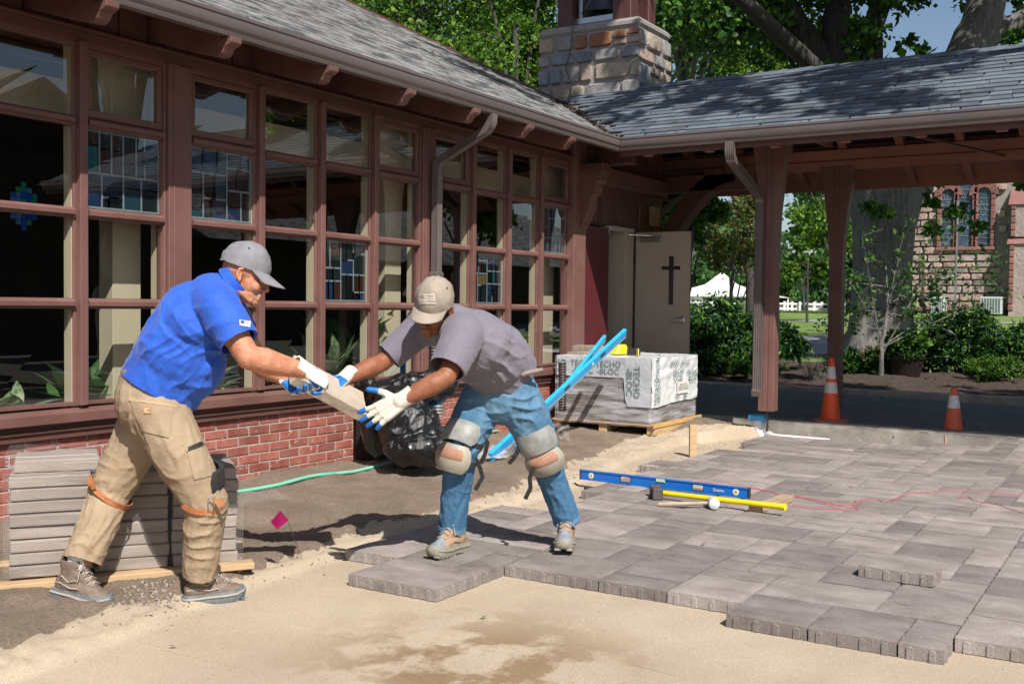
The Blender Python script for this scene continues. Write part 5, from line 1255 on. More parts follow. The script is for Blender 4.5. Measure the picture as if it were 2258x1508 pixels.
BOOT2 = mat("tan_boot_leather", (.27, .16, .09), (.36, .235, .15), rough=.75, scale=30, bump=.3, bscale=200, bdist=.002, world=True)
SOLE1 = mat("blue_grey_rubber_sole", (.1, .125, .135), (.16, .185, .19), rough=.7, scale=40, world=True)
SOLE2 = mat("worn_rubber_toe", (.15, .18, .21), (.24, .26, .28), rough=.7, scale=40, world=True)
MIDS = mat("pale_midsole", (.27, .245, .19), (.2, .185, .15), rough=.7, scale=40, world=True)
LACE = mat("grey_lace", (.35, .3, .26), rough=.9, scale=100, world=True)
PADG = mat("scuffed_grey_plastic", (.17, .175, .168), (.28, .28, .262), rough=.5, scale=14, bump=.15, bscale=60, bdist=.002, fine=.1, fscale=80, world=True)
PADT = mat("worn_tan_patch", (.36, .19, .125), (.30, .15, .1), rough=.8, scale=20, bump=.2, bscale=60, world=True)
PADL = mat("pale_knee_cap_plastic", (.25, .22, .175), (.33, .30, .245), rough=.55, scale=12, world=True)
HAIRG = mat("grey_hair", (.45, .43, .4), (.25, .22, .2), rough=.8, scale=120, bump=.6, bscale=200, world=True)
HAIRD = mat("dark_stubble", (.06, .04, .03), (.12, .09, .07), rough=.8, scale=120, world=True)
EYEW = mat("eye_white", (.5, .45, .42), rough=.3, world=True); EYED = mat("dark_iris", (.02, .012, .01), rough=.2, world=True)
BELT = mat("brown_belt", (.09, .045, .03), (.14, .075, .05), rough=.5, scale=30, world=True)
BELT2 = mat("grey_brown_tool_belt", (.17, .125, .11), (.23, .18, .155), rough=.6, scale=30, world=True)

class Frame:
    def __init__(s, o, f, u):
        s.o = Vector(o); s.f = Vector(f).normalized(); u = Vector(u); s.u = (u - s.f * u.dot(s.f)).normalized(); s.l = s.u.cross(s.f)  # l: to the left of the person
    def __call__(s, f, l, u): return s.o + s.f * f + s.l * l + s.u * u
    def v(s, f, l, u): return s.f * f + s.l * l + s.u * u
def head_prims(H, heavy=0.0):
    E = lambda c, r: ell(H(*c), H.v(r[0], 0, 0), H.v(0, r[1], 0), H.v(0, 0, r[2]))
    P = [E((-.014, 0, .035), (.096, .076, .09)), E((.03, 0, -.02), (.058, .064, .078)), E((.022, 0, -.07), (.062, .056 + heavy, .044)), E((.07, 0, -.098), (.022, .026, .020)),
         cap(H(.086, 0, .012), H(.108, 0, -.028), .0080, .0105), E((.106, 0, -.032), (.011, .013, .010)), E((.094, .012, -.04), (.012, .008, .008)), E((.094, -.012, -.04), (.012, .008, .008)),
         cap(H(.08, -.034, .028), H(.08, .034, .028), .0125), E((.06, .036, -.028), (.026, .026, .03)), E((.06, -.036, -.028), (.026, .026, .03)),
         cap(H(.086, -.016, -.064), H(.086, .016, -.064), .0095), cap(H(.084, -.014, -.078), H(.084, .014, -.078), .009), E((.055, 0, -.072), (.034, .038, .03))]
    for s in (1, -1):
        P += [cap(H(-.012, .074 * s, .018), H(-.004, .084 * s, -.026), .007, .006), cap(H(-.02, .086 * s, .02), H(-.022, .09 * s, -.012), .0065), cap(H(-.006, .082 * s, .028), H(-.02, .088 * s, .02), .0065), cap(H(-.022, .09 * s, -.01), H(-.006, .08 * s, -.03), .006)]
        P += [cap(H(-.01, .055 * s, -.065), H(.055, .03 * s, -.095), .016, .014)]
    return P
def head_parts(H, who, skin, moust=None, beard=None, brow=HAIRG):
    for s in (1, -1):
        b = MB(); v, f = ell_mesh(H(.0745, .031 * s, .002), H.v(.012, 0, 0), H.v(0, .014, 0), H.v(0, 0, .011)); b.add(v, f); e = b.build("eye", EYEW, who, smooth=True)
        b = MB(); v, f = ell_mesh(H(.0835, .031 * s, -.002), H.v(.004, 0, 0), H.v(0, .006, 0), H.v(0, 0, .006)); b.add(v, f); b.build("iris", EYED, e, smooth=True)
        b = MB(); pts = [H(.09 - .012 * k * k / 9, (.014 + .012 * k) * s, .030 + .004 * math.sin(k)) for k in range(4)]; b.tube(pts, [.003, .0045, .004, .002], 6); b.build("eyebrow", brow, who, smooth=True)
    if moust:
        b = MB()
        for s in (1, -1):
            for k in range(3): b.tube([H(.092, 0, -.050 - k * .003), H(.085, .018 * s, -.055 - k * .003), H(.070, .031 * s, -.072 - k * .003)], [.004, .005, .002], 6)
        b.build("moustache", moust, who, smooth=True)
def cap_hat(H, who, m_, label, brimdown=.30, r=(.112, .090, .112), c=(-.014, 0, .040), brim_len=.085, lift=0.0):
    """six-panel baseball cap: crown shell, curved brim, button, back strap"""
    nu, nv = 48, 16; vs = []; root = None
    for j in range(nv + 1):
        th = (math.pi / 2) * (j / nv) * 1.08
        for i in range(nu):
            ph = 2 * math.pi * i / nu; seam = abs(((ph / (math.pi / 3)) % 1) - .5) * 2; s_ = 1 - .012 * max(0, seam - .9) * 10
            rr_ = math.sin(min(th, math.pi / 2)); zz = math.cos(th) if th <= math.pi / 2 else -(th - math.pi / 2) * .5
            front = max(0, math.cos(ph)); z = zz * r[2] * (1 + .06 * front * math.sin(th * 2))
            w = .005 * noise.noise(Vector((math.cos(ph) * 2.2, math.sin(ph) * 2.2, zz * 3 + r[0] * 50))) + .004 * noise.noise(Vector((math.cos(ph) * 5, math.sin(ph) * 5, zz * 7 + brim_len * 99))) * math.sin(min(th, 1.57))
            vs.append(H(c[0] + (r[0] * s_ + w) * rr_ * math.cos(ph), c[1] + (r[1] * s_ + w) * rr_ * math.sin(ph), c[2] + z + w))
    fs = [(j * nu + i, (j + 1) * nu + i, (j + 1) * nu + (i + 1) % nu, j * nu + (i + 1) % nu) for j in range(nv) for i in range(nu)]
    b = MB(); b.add(vs, fs); crown = b.build("cap", m_, who, smooth=True, sharp=80); crown["label"] = label
    # brim
    nb, na = 8, 18; vs = []
    for top in (1, 0):
        for j in range(nb + 1):
            t = j / nb
            for i in range(na + 1):
                ph = -1.12 + 2.24 * i / na; fx = c[0] + r[0] * math.cos(ph); ly = r[1] * math.sin(ph); ext = brim_len * t * math.cos(ph * .78) ** .7
                x = fx + ext; y = ly * (1 - .05 * t); z = c[2] - .006 - brimdown * ext - 1.9 * y * y * (0.25 + t) + (.0035 if top else 0)
                vs.append(H(x - .002, y, z))
    w = na + 1; n1 = (nb + 1) * w; fs = []
    for j in range(nb):
        for i in range(na):
            q = (j * w + i, j * w + i + 1, (j + 1) * w + i + 1, (j + 1) * w + i); fs += [q, tuple(k + n1 for k in q[::-1])]
    rim = [nb * w + i for i in range(w)]; fs += [(rim[i], rim[i + 1], rim[i + 1] + n1, rim[i] + n1) for i in range(w - 1)]
    for e in (0, na): fs += [((j) * w + e, (j + 1) * w + e, (j + 1) * w + e + n1, j * w + e + n1) for j in range(nb)]
    b = MB(); b.add(vs, fs); b.build("brim", m_, crown, smooth=True, sharp=50)
    b = MB(); b.lathe([(0, .003), (.006, .003), (.007, 0)], H(c[0], 0, c[2] + r[2] + .0), 12, 0, H.u); b.build("button", m_, crown)
    b = MB()
    for s in (1, -1):
        for ph in (.5, 1.55, 2.6): b.lathe([(.0, .0015), (.0035, .0015), (.004, 0)], H(c[0] + r[0] * .72 * math.cos(ph), s * r[1] * .72 * math.sin(ph), c[2] + r[2] * .72), 8, 0, H.v(math.cos(ph) * .7, s * math.sin(ph) * .7, .7))
    b.build("eyelet", BLK, crown)
    return crown
def hand(name, who, wrist, D, N, thumb, knit, curls=(30, 35, 30), spread=.06, thumbdir=(.55, .75, -.35), scale=1.0, blue_back=False, per=None, cuff=.065, cuffr=.036):
    """gloved hand. D towards the fingers, N out of the back of the hand, thumb=+1/-1: side of the thumb"""
    W = Vector(wrist); D = Vector(D).normalized(); N = Vector(N); N = (N - D * N.dot(D)).normalized(); S = D.cross(N).normalized() * thumb; k = scale
    def Q(x, y, z): return W + (D * x + S * y + N * z) * k
    P = []; kn = []
    for i, (y, L) in enumerate(zip((.034, .012, -.011, -.033), (.074, .084, .078, .060))):
        kx = .088 - (0, 0, .003, .010)[i]; P.append(cap(Q(.0, y * .62, 0), Q(kx, y, .002), .0175 * k, .0145 * k)); a = Q(kx, y, .002); ang = spread * (y / .034) * 1.0; d0 = (D * math.cos(ang) + S * math.sin(ang)); c_ = 0
        cr_ = per[i] if per else curls; r_ = .0118 * k
        for s_, (fr, cu) in enumerate(zip((.45, .32, .25), cr_)):
            c_ += R(cu); d = d0 * math.cos(c_) - N * math.sin(c_); b_ = a + d * L * fr * k; P.append(cap(a, b_, r_, r_ * .93)); a = b_; r_ *= .93; kn.append((a, i, s_))
    P.append(ell(Q(.05, .0, -.004), D * .045 * k, S * .040 * k, N * .018 * k))
    td = Vector(thumbdir); t1 = (D * td.x + S * td.y + N * td.z).normalized(); a = Q(.018, .026, -.006); b_ = a + t1 * .045 * k; t2 = (t1 + D * .5).normalized(); c_ = b_ + t2 * .034 * k; e_ = c_ + (t2 + D * .2 - N * .1).normalized() * .028 * k
    P += [cap(Q(.008, .018, -.004), b_, .019 * k, .0145 * k), cap(b_, c_, .0135 * k, .0125 * k), cap(c_, e_, .0125 * k, .011 * k)]
    P.append(cap(Q(-cuff - .02, 0, 0), Q(0, 0, 0), cuffr * k, .030 * k, S, 1.12))
    tips = [p for p, i, s_ in kn if s_ >= 1] + [c_, e_]
    def mf(c, n):
        x = (c - W).dot(D) / k
        if x < .012: return 0
        if n.dot(N) < -.15: return 1
        for q in tips:
            if (c - q).length < .019 * k: return 1
        return 0
    def dsp(p, n):
        x = (p - W).dot(D) / k
        return (.0005 * math.sin(x * 900) if x < -.02 else .0008 * noise.noise(p * 90)) + .0012 * noise.noise(p * 35)
    return blob(name, P, .0032, 3, [knit, RUBB], who, dsp, [(Q(-cuff, 0, 0), -D, .07 * k)], .004, mf, post=0)
def boot(who, ankle, fwd, up, m_, sole_m, label, toe_m=None, mid_m=None, L=1.0, twist=0):
    """work boot; ankle = centre of the ankle, fwd = towards the toe"""
    A = Vector(ankle); F = Vector(fwd).normalized(); U = Vector(up); U = (U - F * U.dot(F)).normalized(); S = U.cross(F)
    def Q(x, y, z): return A + (F * x + S * y + U * z) * L
    E = lambda c, r: ell(Q(*c), F * r[0] * L, S * r[1] * L, U * r[2] * L)
    P = [E((-.035, 0, -.035), (.047, .039, .05)), E((.04, 0, -.04), (.075, .042, .045)), E((.125, 0, -.058), (.062, .047, .034)), E((.085, 0, -.045), (.06, .044, .038)), cap(Q(-.008, 0, -.03), Q(-.012, 0, .055), .048 * L, .047 * L, S, .92), cap(Q(-.012, 0, .055), Q(-.012, 0, .068), .051 * L, .05 * L, S, .92), cap(Q(.03, 0, .02), Q(.10, 0, -.022), .026 * L, .022 * L, S, 1.2)]
    def mf(c, n):
        x = (c - A).dot(F) / L; z = (c - A).dot(U) / L
        if toe_m is not None and x > .118 - (z + .03) * .5: return 1
        return 0
    bo = blob("boot", P, .0045 * L, 5, [m_, toe_m or m_], who, lambda p, n: .0016 * noise.noise(p * 45) + .0008 * noise.noise(p * 120), [(Q(-.012, 0, .075), U, .06 * L)], .006, mf, post=1); bo["label"] = label
    out = [(-.088, -.018), (-.078, -.036), (-.03, -.040), (.03, -.040), (.09, -.050), (.14, -.050), (.175, -.036), (.192, -.010), (.192, .012), (.175, .038), (.14, .050), (.09, .050), (.03, .040), (-.03, .040), (-.078, .036), (-.088, .018)]
    b = MB(); vs = []
    for z, s_, mi in ((-.052, .96, 0), (-.070, 1.04, 0), (-.095, 1.01, 0), (-.101, .97, 0)):
        for (x, y) in out:
            lift = max(0, (x - .11)) ** 2 * 2.2; ar = .010 * math.exp(-((x - .01) / .03) ** 2) if z < -.09 else 0
            vs.append(Q(.05 + (x - .05) * s_, y * s_, z + lift + ar))
    n = len(out); fs = [(i * n + j, (i + 1) * n + j, (i + 1) * n + (j + 1) % n, i * n + (j + 1) % n)[::-1] for i in range(3) for j in range(n)] + [tuple(range(3 * n, 4 * n))]
    fs.append(tuple(range(n))[::-1]); b.add(vs, fs)
    b.build("sole", sole_m, bo, smooth=True, sharp=50)
    if mid_m is not None:
        b = MB(); b.tube([Q(x * .99, y * 1.06, -.068 + max(0, x - .11) ** 2 * 2.2) for x, y in out + out[:1]], .0055, 6); b.build("midsole", mid_m, bo, smooth=True)
    b = MB()   # tread blocks
    for k in range(9):
        x = -.075 + k * .03
        if -.02 < x < .03: continue
        for y in (-.03, .03): b.box((0, 0, 0), (0, 0, 0)) if False else b.beam(Q(x, y, -.101 + max(0, x - .11) ** 2 * 2.2), Q(x + .018, y, -.101 + max(0, x + .018 - .11) ** 2 * 2.2), .03 * L, .010 * L, U)
    b.build("tread", sole_m, bo)
    b = MB()
    for k in range(5):
        x = .105 - k * .019; z = -.018 + k * .0165 + .012
        b.tube([Q(x + .004, -.028, z - .006), Q(x + .002, 0, z + .006 + .002), Q(x - .012, .028, z - .002)], .0026, 5); b.tube([Q(x + .004, .028, z - .006), Q(x + .002, 0, z + .009), Q(x - .012, -.028, z - .002)], .0026, 5)
    for s in (1, -1):
        b.tube([Q(.03, 0, .062), Q(.055, .02 * s, .07), Q(.06, .035 * s, .045), Q(.04, .015 * s, .055)], .0024, 5); b.tube([Q(.03, 0, .062), Q(.05, .03 * s, .04), Q(.055, .045 * s, -.0)], .0024, 5)
    b.build("laces", LACE, bo)
    b = MB()
    for s in (1, -1):
        b.tube([Q(-.075, .022 * s, -.03), Q(-.03, .0425 * s, -.022), Q(.02, .0445 * s, -.035), Q(.06, .045 * s, -.03)], .0035, 6); b.tube([Q(-.03, .043 * s, .01), Q(.01, .043 * s, -.012), Q(.045, .043 * s, .005)], .003, 6)
    b.build("stitched_trim", mid_m or LACE, bo, smooth=True)
    return bo
def band(c, ax, r, w, th, side=None, flat=1.0, n=28, a0=0, a1=2 * math.pi, wav=0.0):
    """flat strap round a limb"""
    c = Vector(c); ax = Vector(ax).normalized(); s = Vector(side) if side is not None else Vector((0, 0, 1)); s = (s - ax * s.dot(ax)).normalized(); t = ax.cross(s); vs = []; full = abs(a1 - a0 - 2 * math.pi) < 1e-3
    for k in range(n + (0 if full else 1)):
        a = a0 + (a1 - a0) * k / n; d = s * math.cos(a) * flat + t * math.sin(a); o = ax * (wav * math.sin(a))
        for rr_, h in ((r, -w / 2), (r, w / 2), (r + th, w / 2), (r + th, -w / 2)): vs.append(c + d * rr_ + ax * h + o)
    m = n if full else n; N_ = n if full else n + 1
    return vs, [(k * 4 + j, k * 4 + (j + 1) % 4, ((k + 1) % N_) * 4 + (j + 1) % 4, ((k + 1) % N_) * 4 + j)[::-1] for k in range(m) for j in range(4)]
def ribbon(pts, w, th, side):
    P = [Vector(p) for p in pts]; vs = []; side = Vector(side).normalized()
    for i, p in enumerate(P):
        t = (P[min(i + 1, len(P) - 1)] - P[max(i - 1, 0)]).normalized(); s = (side - t * side.dot(t)).normalized(); n = t.cross(s)
        for a, b in ((-1, -1), (1, -1), (1, 1), (-1, 1)): vs.append(p + s * a * w / 2 + n * b * th / 2)
    m = len(P); return vs, [(k * 4 + j, k * 4 + (j + 1) % 4, (k + 1) * 4 + (j + 1) % 4, (k + 1) * 4 + j) for k in range(m - 1) for j in range(4)] + [(3, 2, 1, 0), tuple((m - 1) * 4 + j for j in range(4))]
D_ = at_d
# ================================================================== the man in the blue polo
p1 = thing("person", "man in royal blue polo, khaki work trousers and grey cap leaning forward with a paver", "person", (3.1, -1.75, -.03))
hipR, hipL = D_(352, 925, 4.56), D_(338, 905, 4.78); kneR, kneL = D_(455, 1105, 4.60), D_(243, 1085, 4.76); ankR, ankL = D_(441, 1262, 4.69), D_(186, 1232, 4.62)
pel = D_(345, 872, 4.67); wst = D_(352, 835, 4.67); chest = D_(432, 705, 4.66); upch = D_(470, 660, 4.66); neck = D_(508, 632, 4.67)
shR, shL = D_(484, 682, 4.50), D_(492, 668, 4.85); elR, elL = D_(548, 788, 4.44), D_(570, 800, 4.97); wrR, wrL = D_(672, 818, 4.60), D_(630, 835, 4.92)
LAT1 = (shL - shR).normalized()
H1 = Frame(D_(541, 609, 4.67), VIEW_R * .93 + VIEW_D * .30 + VIEW_F * .10, -VIEW_D)
def bodyprims(pel, chest, upch, neck, H, hips, knees, anks, shs, els, wrs, lat, arm=(.052, .045, .046, .030), neckr=.062, fore=.049):
    P = [cap(pel, chest, .115, .125, lat, 1.15), cap(chest, upch, .125, .1, lat, 1.3), cap(upch, H(-.03, 0, -.04), neckr * 1.1, neckr * .93)]
    for h, k, a in zip(hips, knees, anks): P += [cap(h, k, .075, .055), cap(k, a, .055, .042)]
    for s, e, w in zip(shs, els, wrs):
        m = e.lerp(w, .28); P += [cap(upch, s, .07, .062), cap(s, e, arm[0], arm[1]), cap(e, m, arm[1] * .98, fore), cap(m, w, fore, arm[3])]
        m2 = s.lerp(e, .5); P.append(ell(m2, (e - s).normalized() * .08, (e - s).cross(Vector((0, 0, 1))).normalized() * (arm[0] + .006), (e - s).cross((e - s).cross(Vector((0, 0, 1)))).normalized() * (arm[0] + .004)))
    return P + head_prims(H)
bd = blob("body", bodyprims(pel, chest, upch, neck, H1, (hipR, hipL), (kneR, kneL), (ankR, ankL), (shR, shL), (elR, elL), (wrR, wrL), LAT1, (.058, .052, .05, .034), .066, .058), .0042, 3, SKIN1, p1, lambda p, n: .0007 * noise.noise(p * 80) + .0012 * noise.noise(p * 22), post=0)
head_parts(H1, p1, SKIN1, HAIRG)
cp1 = cap_hat(H1, p1, CAP1, "faded charcoal baseball cap with a small pale logo", .42)
# polo shirt
b0, b1 = D_(350, 868, 4.67), D_(436, 706, 4.66)
SH = [cap(D_(350, 862, 4.67), D_(395, 780, 4.665), .182, .186, LAT1, 1.0), cap(D_(395, 780, 4.665), chest, .186, .172, LAT1, 1.12), cap(chest, upch, .165, .118, LAT1, 1.35), cap(upch, D_(500, 643, 4.67), .112, .082, LAT1, 1.2),
      cap(D_(468, 668, 4.57), shR, .10, .094), cap(shR, D_(530, 756, 4.455), .092, .084), cap(D_(475, 660, 4.77), shL, .10, .09), cap(shL, elL.lerp(shL, .45), .088, .078), ell(D_(415, 800, 4.66), VIEW_R * .165, VIEW_F * .165, VIEW_D * .17)]
hemN = (D_(350, 868, 4.67) - D_(430, 720, 4.67)).normalized()
axs = (D_(528, 752, 4.455) - shR).normalized()
waves = [(VIEW_R * .75 + VIEW_D * .65, 58, .014, D_(440, 790, 4.55), .22, 3.0, 1.0), (VIEW_R * .9 - VIEW_D * .35, 48, .012, D_(350, 790, 4.55), .2, 3.2, 2.0), (VIEW_R * .4 + VIEW_D * .9, 66, .010, D_(470, 730, 4.5), .13, 2.5, 3.0), (VIEW_D * .9 - VIEW_R * .4, 75, .009, D_(515, 730, 4.45), .09, 2.0, 4.0), (VIEW_R, 70, .009, D_(420, 850, 4.55), .14, 2.5, 5.0), (VIEW_R * .6 + VIEW_D * .8, 50, .008, D_(400, 680, 4.55), .15, 2.5, 6)]
shirt = blob("polo_shirt", SH, .006, 7, BLUE, p1, bone_folds([(b0, b1, .004, .002, 14, 3)], waves), [(D_(348, 858, 4.67), hemN, .34), (D_(530, 754, 4.455), axs, .105), (elL.lerp(shL, .5), (elL - shL), .10)], .006, post=1)
b = MB(); v, f = band(neck + (neck - chest).normalized() * .028, (neck - chest).normalized() + VIEW_R * .25, .078, .045, .006, LAT1, 1.05); b.add(v, f); v, f = band(D_(530, 752, 4.455), axs, .081, .022, .003, None, 1.0); b.build("collar", BLUE, shirt, smooth=True, sharp=60)
decal("flag_patch", shirt, ((528, 705), (553, 708), (552, 721), (529, 717)), [mat("flag_cream", (.75, .72, .7), rough=.8), mat("flag_red", (.5, .1, .12), rough=.8), mat("flag_navy", (.03, .05, .25), rough=.8)], shirt, 14, 14, .004, lambda u, v: 0 if (u < .08 or u > .93 or v < .07 or v > .93) else (2 if u < .42 and v < .55 else (1 if int(v * 13) % 2 else 0)))
# trousers
TR = [cap(wst, pel, .165, .172, LAT1, 1.0), cap(pel, hipR.lerp(hipL, .5), .16, .13, LAT1, 1.05), cap(hipR.lerp(pel, .35), hipR.lerp(kneR, .5), .128, .112), cap(hipR.lerp(kneR, .5), kneR, .112, .092), cap(kneR, kneR.lerp(ankR, .5), .092, .083), cap(kneR.lerp(ankR, .5), ankR + (ankR - kneR) * .12, .083, .074),
      cap(hipL.lerp(pel, .35), hipL.lerp(kneL, .5), .125, .108), cap(hipL.lerp(kneL, .5), kneL, .108, .092), cap(kneL, kneL.lerp(ankL, .45), .092, .086), cap(kneL.lerp(ankL, .45), ankL + (ankL - kneL) * .15, .086, .082), ell(D_(322, 880, 4.66), VIEW_R * .13, VIEW_F * .16, VIEW_D * .15)]
fold = bone_folds([(hipR, kneR, .003, .004, 8, 1), (kneR, ankR, .003, .005, 9, 2), (hipL, kneL, .003, .005, 8, 3), (kneL, ankL, .003, .005, 8, 4)],
                  [(VIEW_D, 95, .012, kneL + VIEW_D * -.05, .11, 2.5, 1), (VIEW_D * .8 + VIEW_R * .5, 80, .012, D_(330, 1040, 4.6), .12, 2.5, 2), (VIEW_D * .9 - VIEW_R * .3, 62, .009, D_(441, 1235, 4.6), .11, 3.5, 3), (VIEW_D * .7 - VIEW_R * .6, 60, .009, D_(400, 1000, 4.45), .16, 2.5, 4), (VIEW_R * .7 + VIEW_D * .5, 55, .008, D_(300, 960, 4.5), .15, 2.5, 5), (VIEW_D * .9 + VIEW_R * .5, 70, .011, D_(190, 1200, 4.6), .13, 3.0, 6), (VIEW_D * .8 - VIEW_R * .6, 60, .011, D_(450, 1180, 4.6), .14, 3.2, 8), (VIEW_D * .5 + VIEW_R * .8, 60, .009, D_(215, 1150, 4.6), .14, 3.2, 9), (VIEW_D * .9 + VIEW_R * .4, 60, .008, D_(450, 1075, 4.55), .1, 3.5, 7)])
trou = blob("work_trousers", TR, .006, 6, KHAKI, p1, fold, [(ankR + (ankR - kneR) * .035, ankR - kneR, .14), (ankL + (ankL - kneL) * .055, ankL - kneL, .15), (D_(352, 842, 4.67), -hemN, .26)], .006, post=1)
b = MB(); v, f = band(D_(353, 852, 4.67), hemN, .170, .035, .006, LAT1, .97, 40); b.add(v, f); b.build("belt", BELT, trou, smooth=True, sharp=60)
for q, n_ in (((285, 880), (383, 895), (372, 965), (310, 950)), "back_pocket"), (((412, 992), (462, 978), (470, 1048), (428, 1058)), "cargo_pocket"): decal(n_, trou, q, KHAKI, trou, 10, 10, .006)
decal("pocket_seam", trou, ((284, 877), (384, 892), (384, 897), (284, 883)), KHAKID, trou, 10, 2, .008); decal("pocket_seam", trou, ((411, 990), (463, 976), (463, 981), (411, 995)), KHAKID, trou, 8, 2, .008)
LP = [mat("leather_label", (.32, .16, .08), (.4, .2, .1), rough=.7, scale=60), mat("label_mark", (.62, .38, .2), rough=.7)]
decal("leather_label", trou, ((317, 895), (334, 897), (333, 913), (316, 911)), LP, trou, 12, 12, .010, lambda u, v: 1 if (.16 < math.hypot(u - .5, v - .5) < .36 and not (u > .55 and abs(v - .5) < .14)) else 0)
decal("phone", trou, ((415, 985), (450, 970), (461, 979), (414, 994)), BLK, trou, 6, 4, .011, None, .01)
# knee straps and pads
b = MB(); ax = (kneR - ankR).normalized(); v, f = band(D_(450, 1108, 4.605), ax + VIEW_R * .05, .097, .022, .004); b.add(v, f); s1 = b.build("leather_strap", LEA, p1, smooth=True, sharp=40)
b = MB(); v, f = ribbon([D_(470, 1100, 4.50), D_(482, 1108, 4.50), D_(496, 1110, 4.50)], .02, .004, (0, 0, 1)); b.add(v, f); b.build("strap_end", LEA, s1)
b = MB(); c_ = D_(466, 1106, 4.492); b.tube([c_ + VIEW_R * a + VIEW_D * bb for a, bb in ((-.012, -.018), (.012, -.018), (.012, .018), (-.012, .018), (-.012, -.018))], .0028, 6); b.build("buckle", STEEL, s1)
b = MB(); ax2 = (VIEW_D * .75 - VIEW_R * .65); v, f = band(D_(243, 1085, 4.75), VIEW_D * .80 - VIEW_R * .62, .105, .022, .004, None, 1.0, 30, 0, 2 * math.pi); b.add(v, f); s2 = b.build("leather_strap", LEA, p1, smooth=True, sharp=40)
b = MB(); v, f = ribbon([D_(207, 1078, 4.64), D_(202, 1066, 4.63), D_(198, 1052, 4.63)], .02, .004, VIEW_R); b.add(v, f); b.build("strap_end", LEA, s2)
def pad_shell(c, ax, face, r, h, th, a=1.15, bulge=.012, flat=1.0, n=16, m=8):
    """curved shell in front of a knee; face: outward direction"""
    c = Vector(c); ax = Vector(ax).normalized(); fc = Vector(face); fc = (fc - ax * fc.dot(ax)).normalized(); s = ax.cross(fc); vs = []
    for lay in (0, 1):
        for j in range(m + 1):
            v = -1 + 2 * j / m; aa = a * (1 - .18 * abs(v) ** 3); bl = bulge * (1 - v * v)
            for i in range(n + 1):
                ph = -aa + 2 * aa * i / n; rr_ = r + bl - lay * th; vs.append(c + ax * v * h / 2 + fc * math.cos(ph) * rr_ + s * math.sin(ph) * rr_ * flat)
    w = n + 1; k = (m + 1) * w; fs = []
    for j in range(m):
        for i in range(n): q = (j * w + i, j * w + i + 1, (j + 1) * w + i + 1, (j + 1) * w + i); fs += [q, tuple(x + k for x in q[::-1])]
    rim = [i for i in range(w)] + [j * w + n for j in range(1, m + 1)] + [m * w + i for i in range(n - 1, -1, -1)] + [j * w for j in range(m - 1, 0, -1)]
    fs += [(rim[i], rim[i] + k, rim[(i + 1) % len(rim)] + k, rim[(i + 1) % len(rim)]) for i in range(len(rim))]
    return vs, fs
for c_, ax_, f_ in ((D_(470, 1065, 4.62), kneR - ankR, VIEW_R + VIEW_F * .3), (D_(262, 1090, 4.80), kneL - ankL, VIEW_R + VIEW_F * .5)):
    b = MB(); v, f = pad_shell(c_ - f_.normalized() * .07, ax_, f_, .108, .17, .02, 1.0); b.add(v, f); b.build("knee_pad", BLK, p1, smooth=True, sharp=40)
# boots
boot(p1, D_(446, 1281, 4.71), VIEW_R * .86 + VIEW_F * .5 + Vector((0, 0, .02)), Vector((0, 0, 1)), BOOT1, SOLE1, "taupe work boot planted at the sand edge", None, LACE, .98)
boot(p1, D_(163, 1271, 4.60), VIEW_R * .93 - VIEW_F * .30 + Vector((0, 0, -.13)), Vector((0, 0, 1)) + VIEW_R * .05, BOOT1, SOLE1, "taupe work boot with its heel lifted", None, LACE, 1.04)
b = MB(); b.lathe([(.045, 0), (.045, .09)], D_(172, 1258, 4.61), 16); b.build("white_sock", mat("white_sock", (.75, .75, .78), rough=.9), p1)
# gloves
hand("work_glove", p1, wrR + (wrR - elR).normalized() * .015, D_(742, 862, 4.70) - wrR, -VIEW_D * .85 - VIEW_F * .62, -1, KNIT, per=((30, 30, 20), (50, 45, 30), (58, 50, 35), (60, 50, 40)), thumbdir=(.8, .35, -.7), scale=1.08, cuffr=.038)
hand("work_glove", p1, wrL, D_(690, 880, 4.86) - wrL, VIEW_D * .7 + VIEW_F * .6 - VIEW_R * .2, 1, KNIT, per=((25, 35, 30), (28, 35, 30), (30, 35, 30), (32, 35, 30)), thumbdir=(.4, .8, -.5), scale=1.05)
# ================================================================== the man in the grey polo
p2 = thing("person", "man in grey polo, faded jeans and knee pads bending to take the paver", "person", (4.75, -2.6, 0))
hR, hL = D_(1062, 880, 5.47), D_(1143, 872, 5.40); kR, kL = D_(1018, 985, 5.36), D_(1192, 985, 5.44); aR, aL = D_(997, 1158, 5.46), D_(1248, 1140, 5.60)
pel2 = D_(1105, 850, 5.46); ch2 = D_(1045, 755, 5.26); up2 = D_(1000, 722, 5.17); nk2 = D_(978, 700, 5.13)
sR, sL = D_(930, 722, 5.32), D_(1022, 742, 4.98); eR, eL = D_(842, 800, 5.26), D_(984, 832, 4.86); wR, wL = D_(757, 836, 5.10), D_(880, 886, 4.83)
LAT2 = (sL - sR).normalized()
H2 = Frame(D_(956, 682, 5.03), -VIEW_F * .76 + VIEW_D * .50 - VIEW_R * .33, -VIEW_D * .85 - VIEW_F * .5 + VIEW_R * .05)
blob("body", bodyprims(pel2, ch2, up2, nk2, H2, (hR, hL), (kR, kL), (aR, aL), (sR, sL), (eR, eL), (wR, wL), LAT2, (.052, .045, .046, .03), .06, .05), .0042, 3, SKIN2, p2, lambda p, n: .0006 * noise.noise(p * 80) + .001 * noise.noise(p * 22), post=0)
head_parts(H2, p2, SKIN2, None, None, HAIRD)
cp2 = cap_hat(H2, p2, CAP2, "khaki grey baseball cap with a striped flag patch", .22, (.112, .092, .12), brim_len=.068)
FL = [mat("patch_dark", (.09, .075, .07), rough=.9), mat("patch_cream", (.62, .54, .45), rough=.9)]
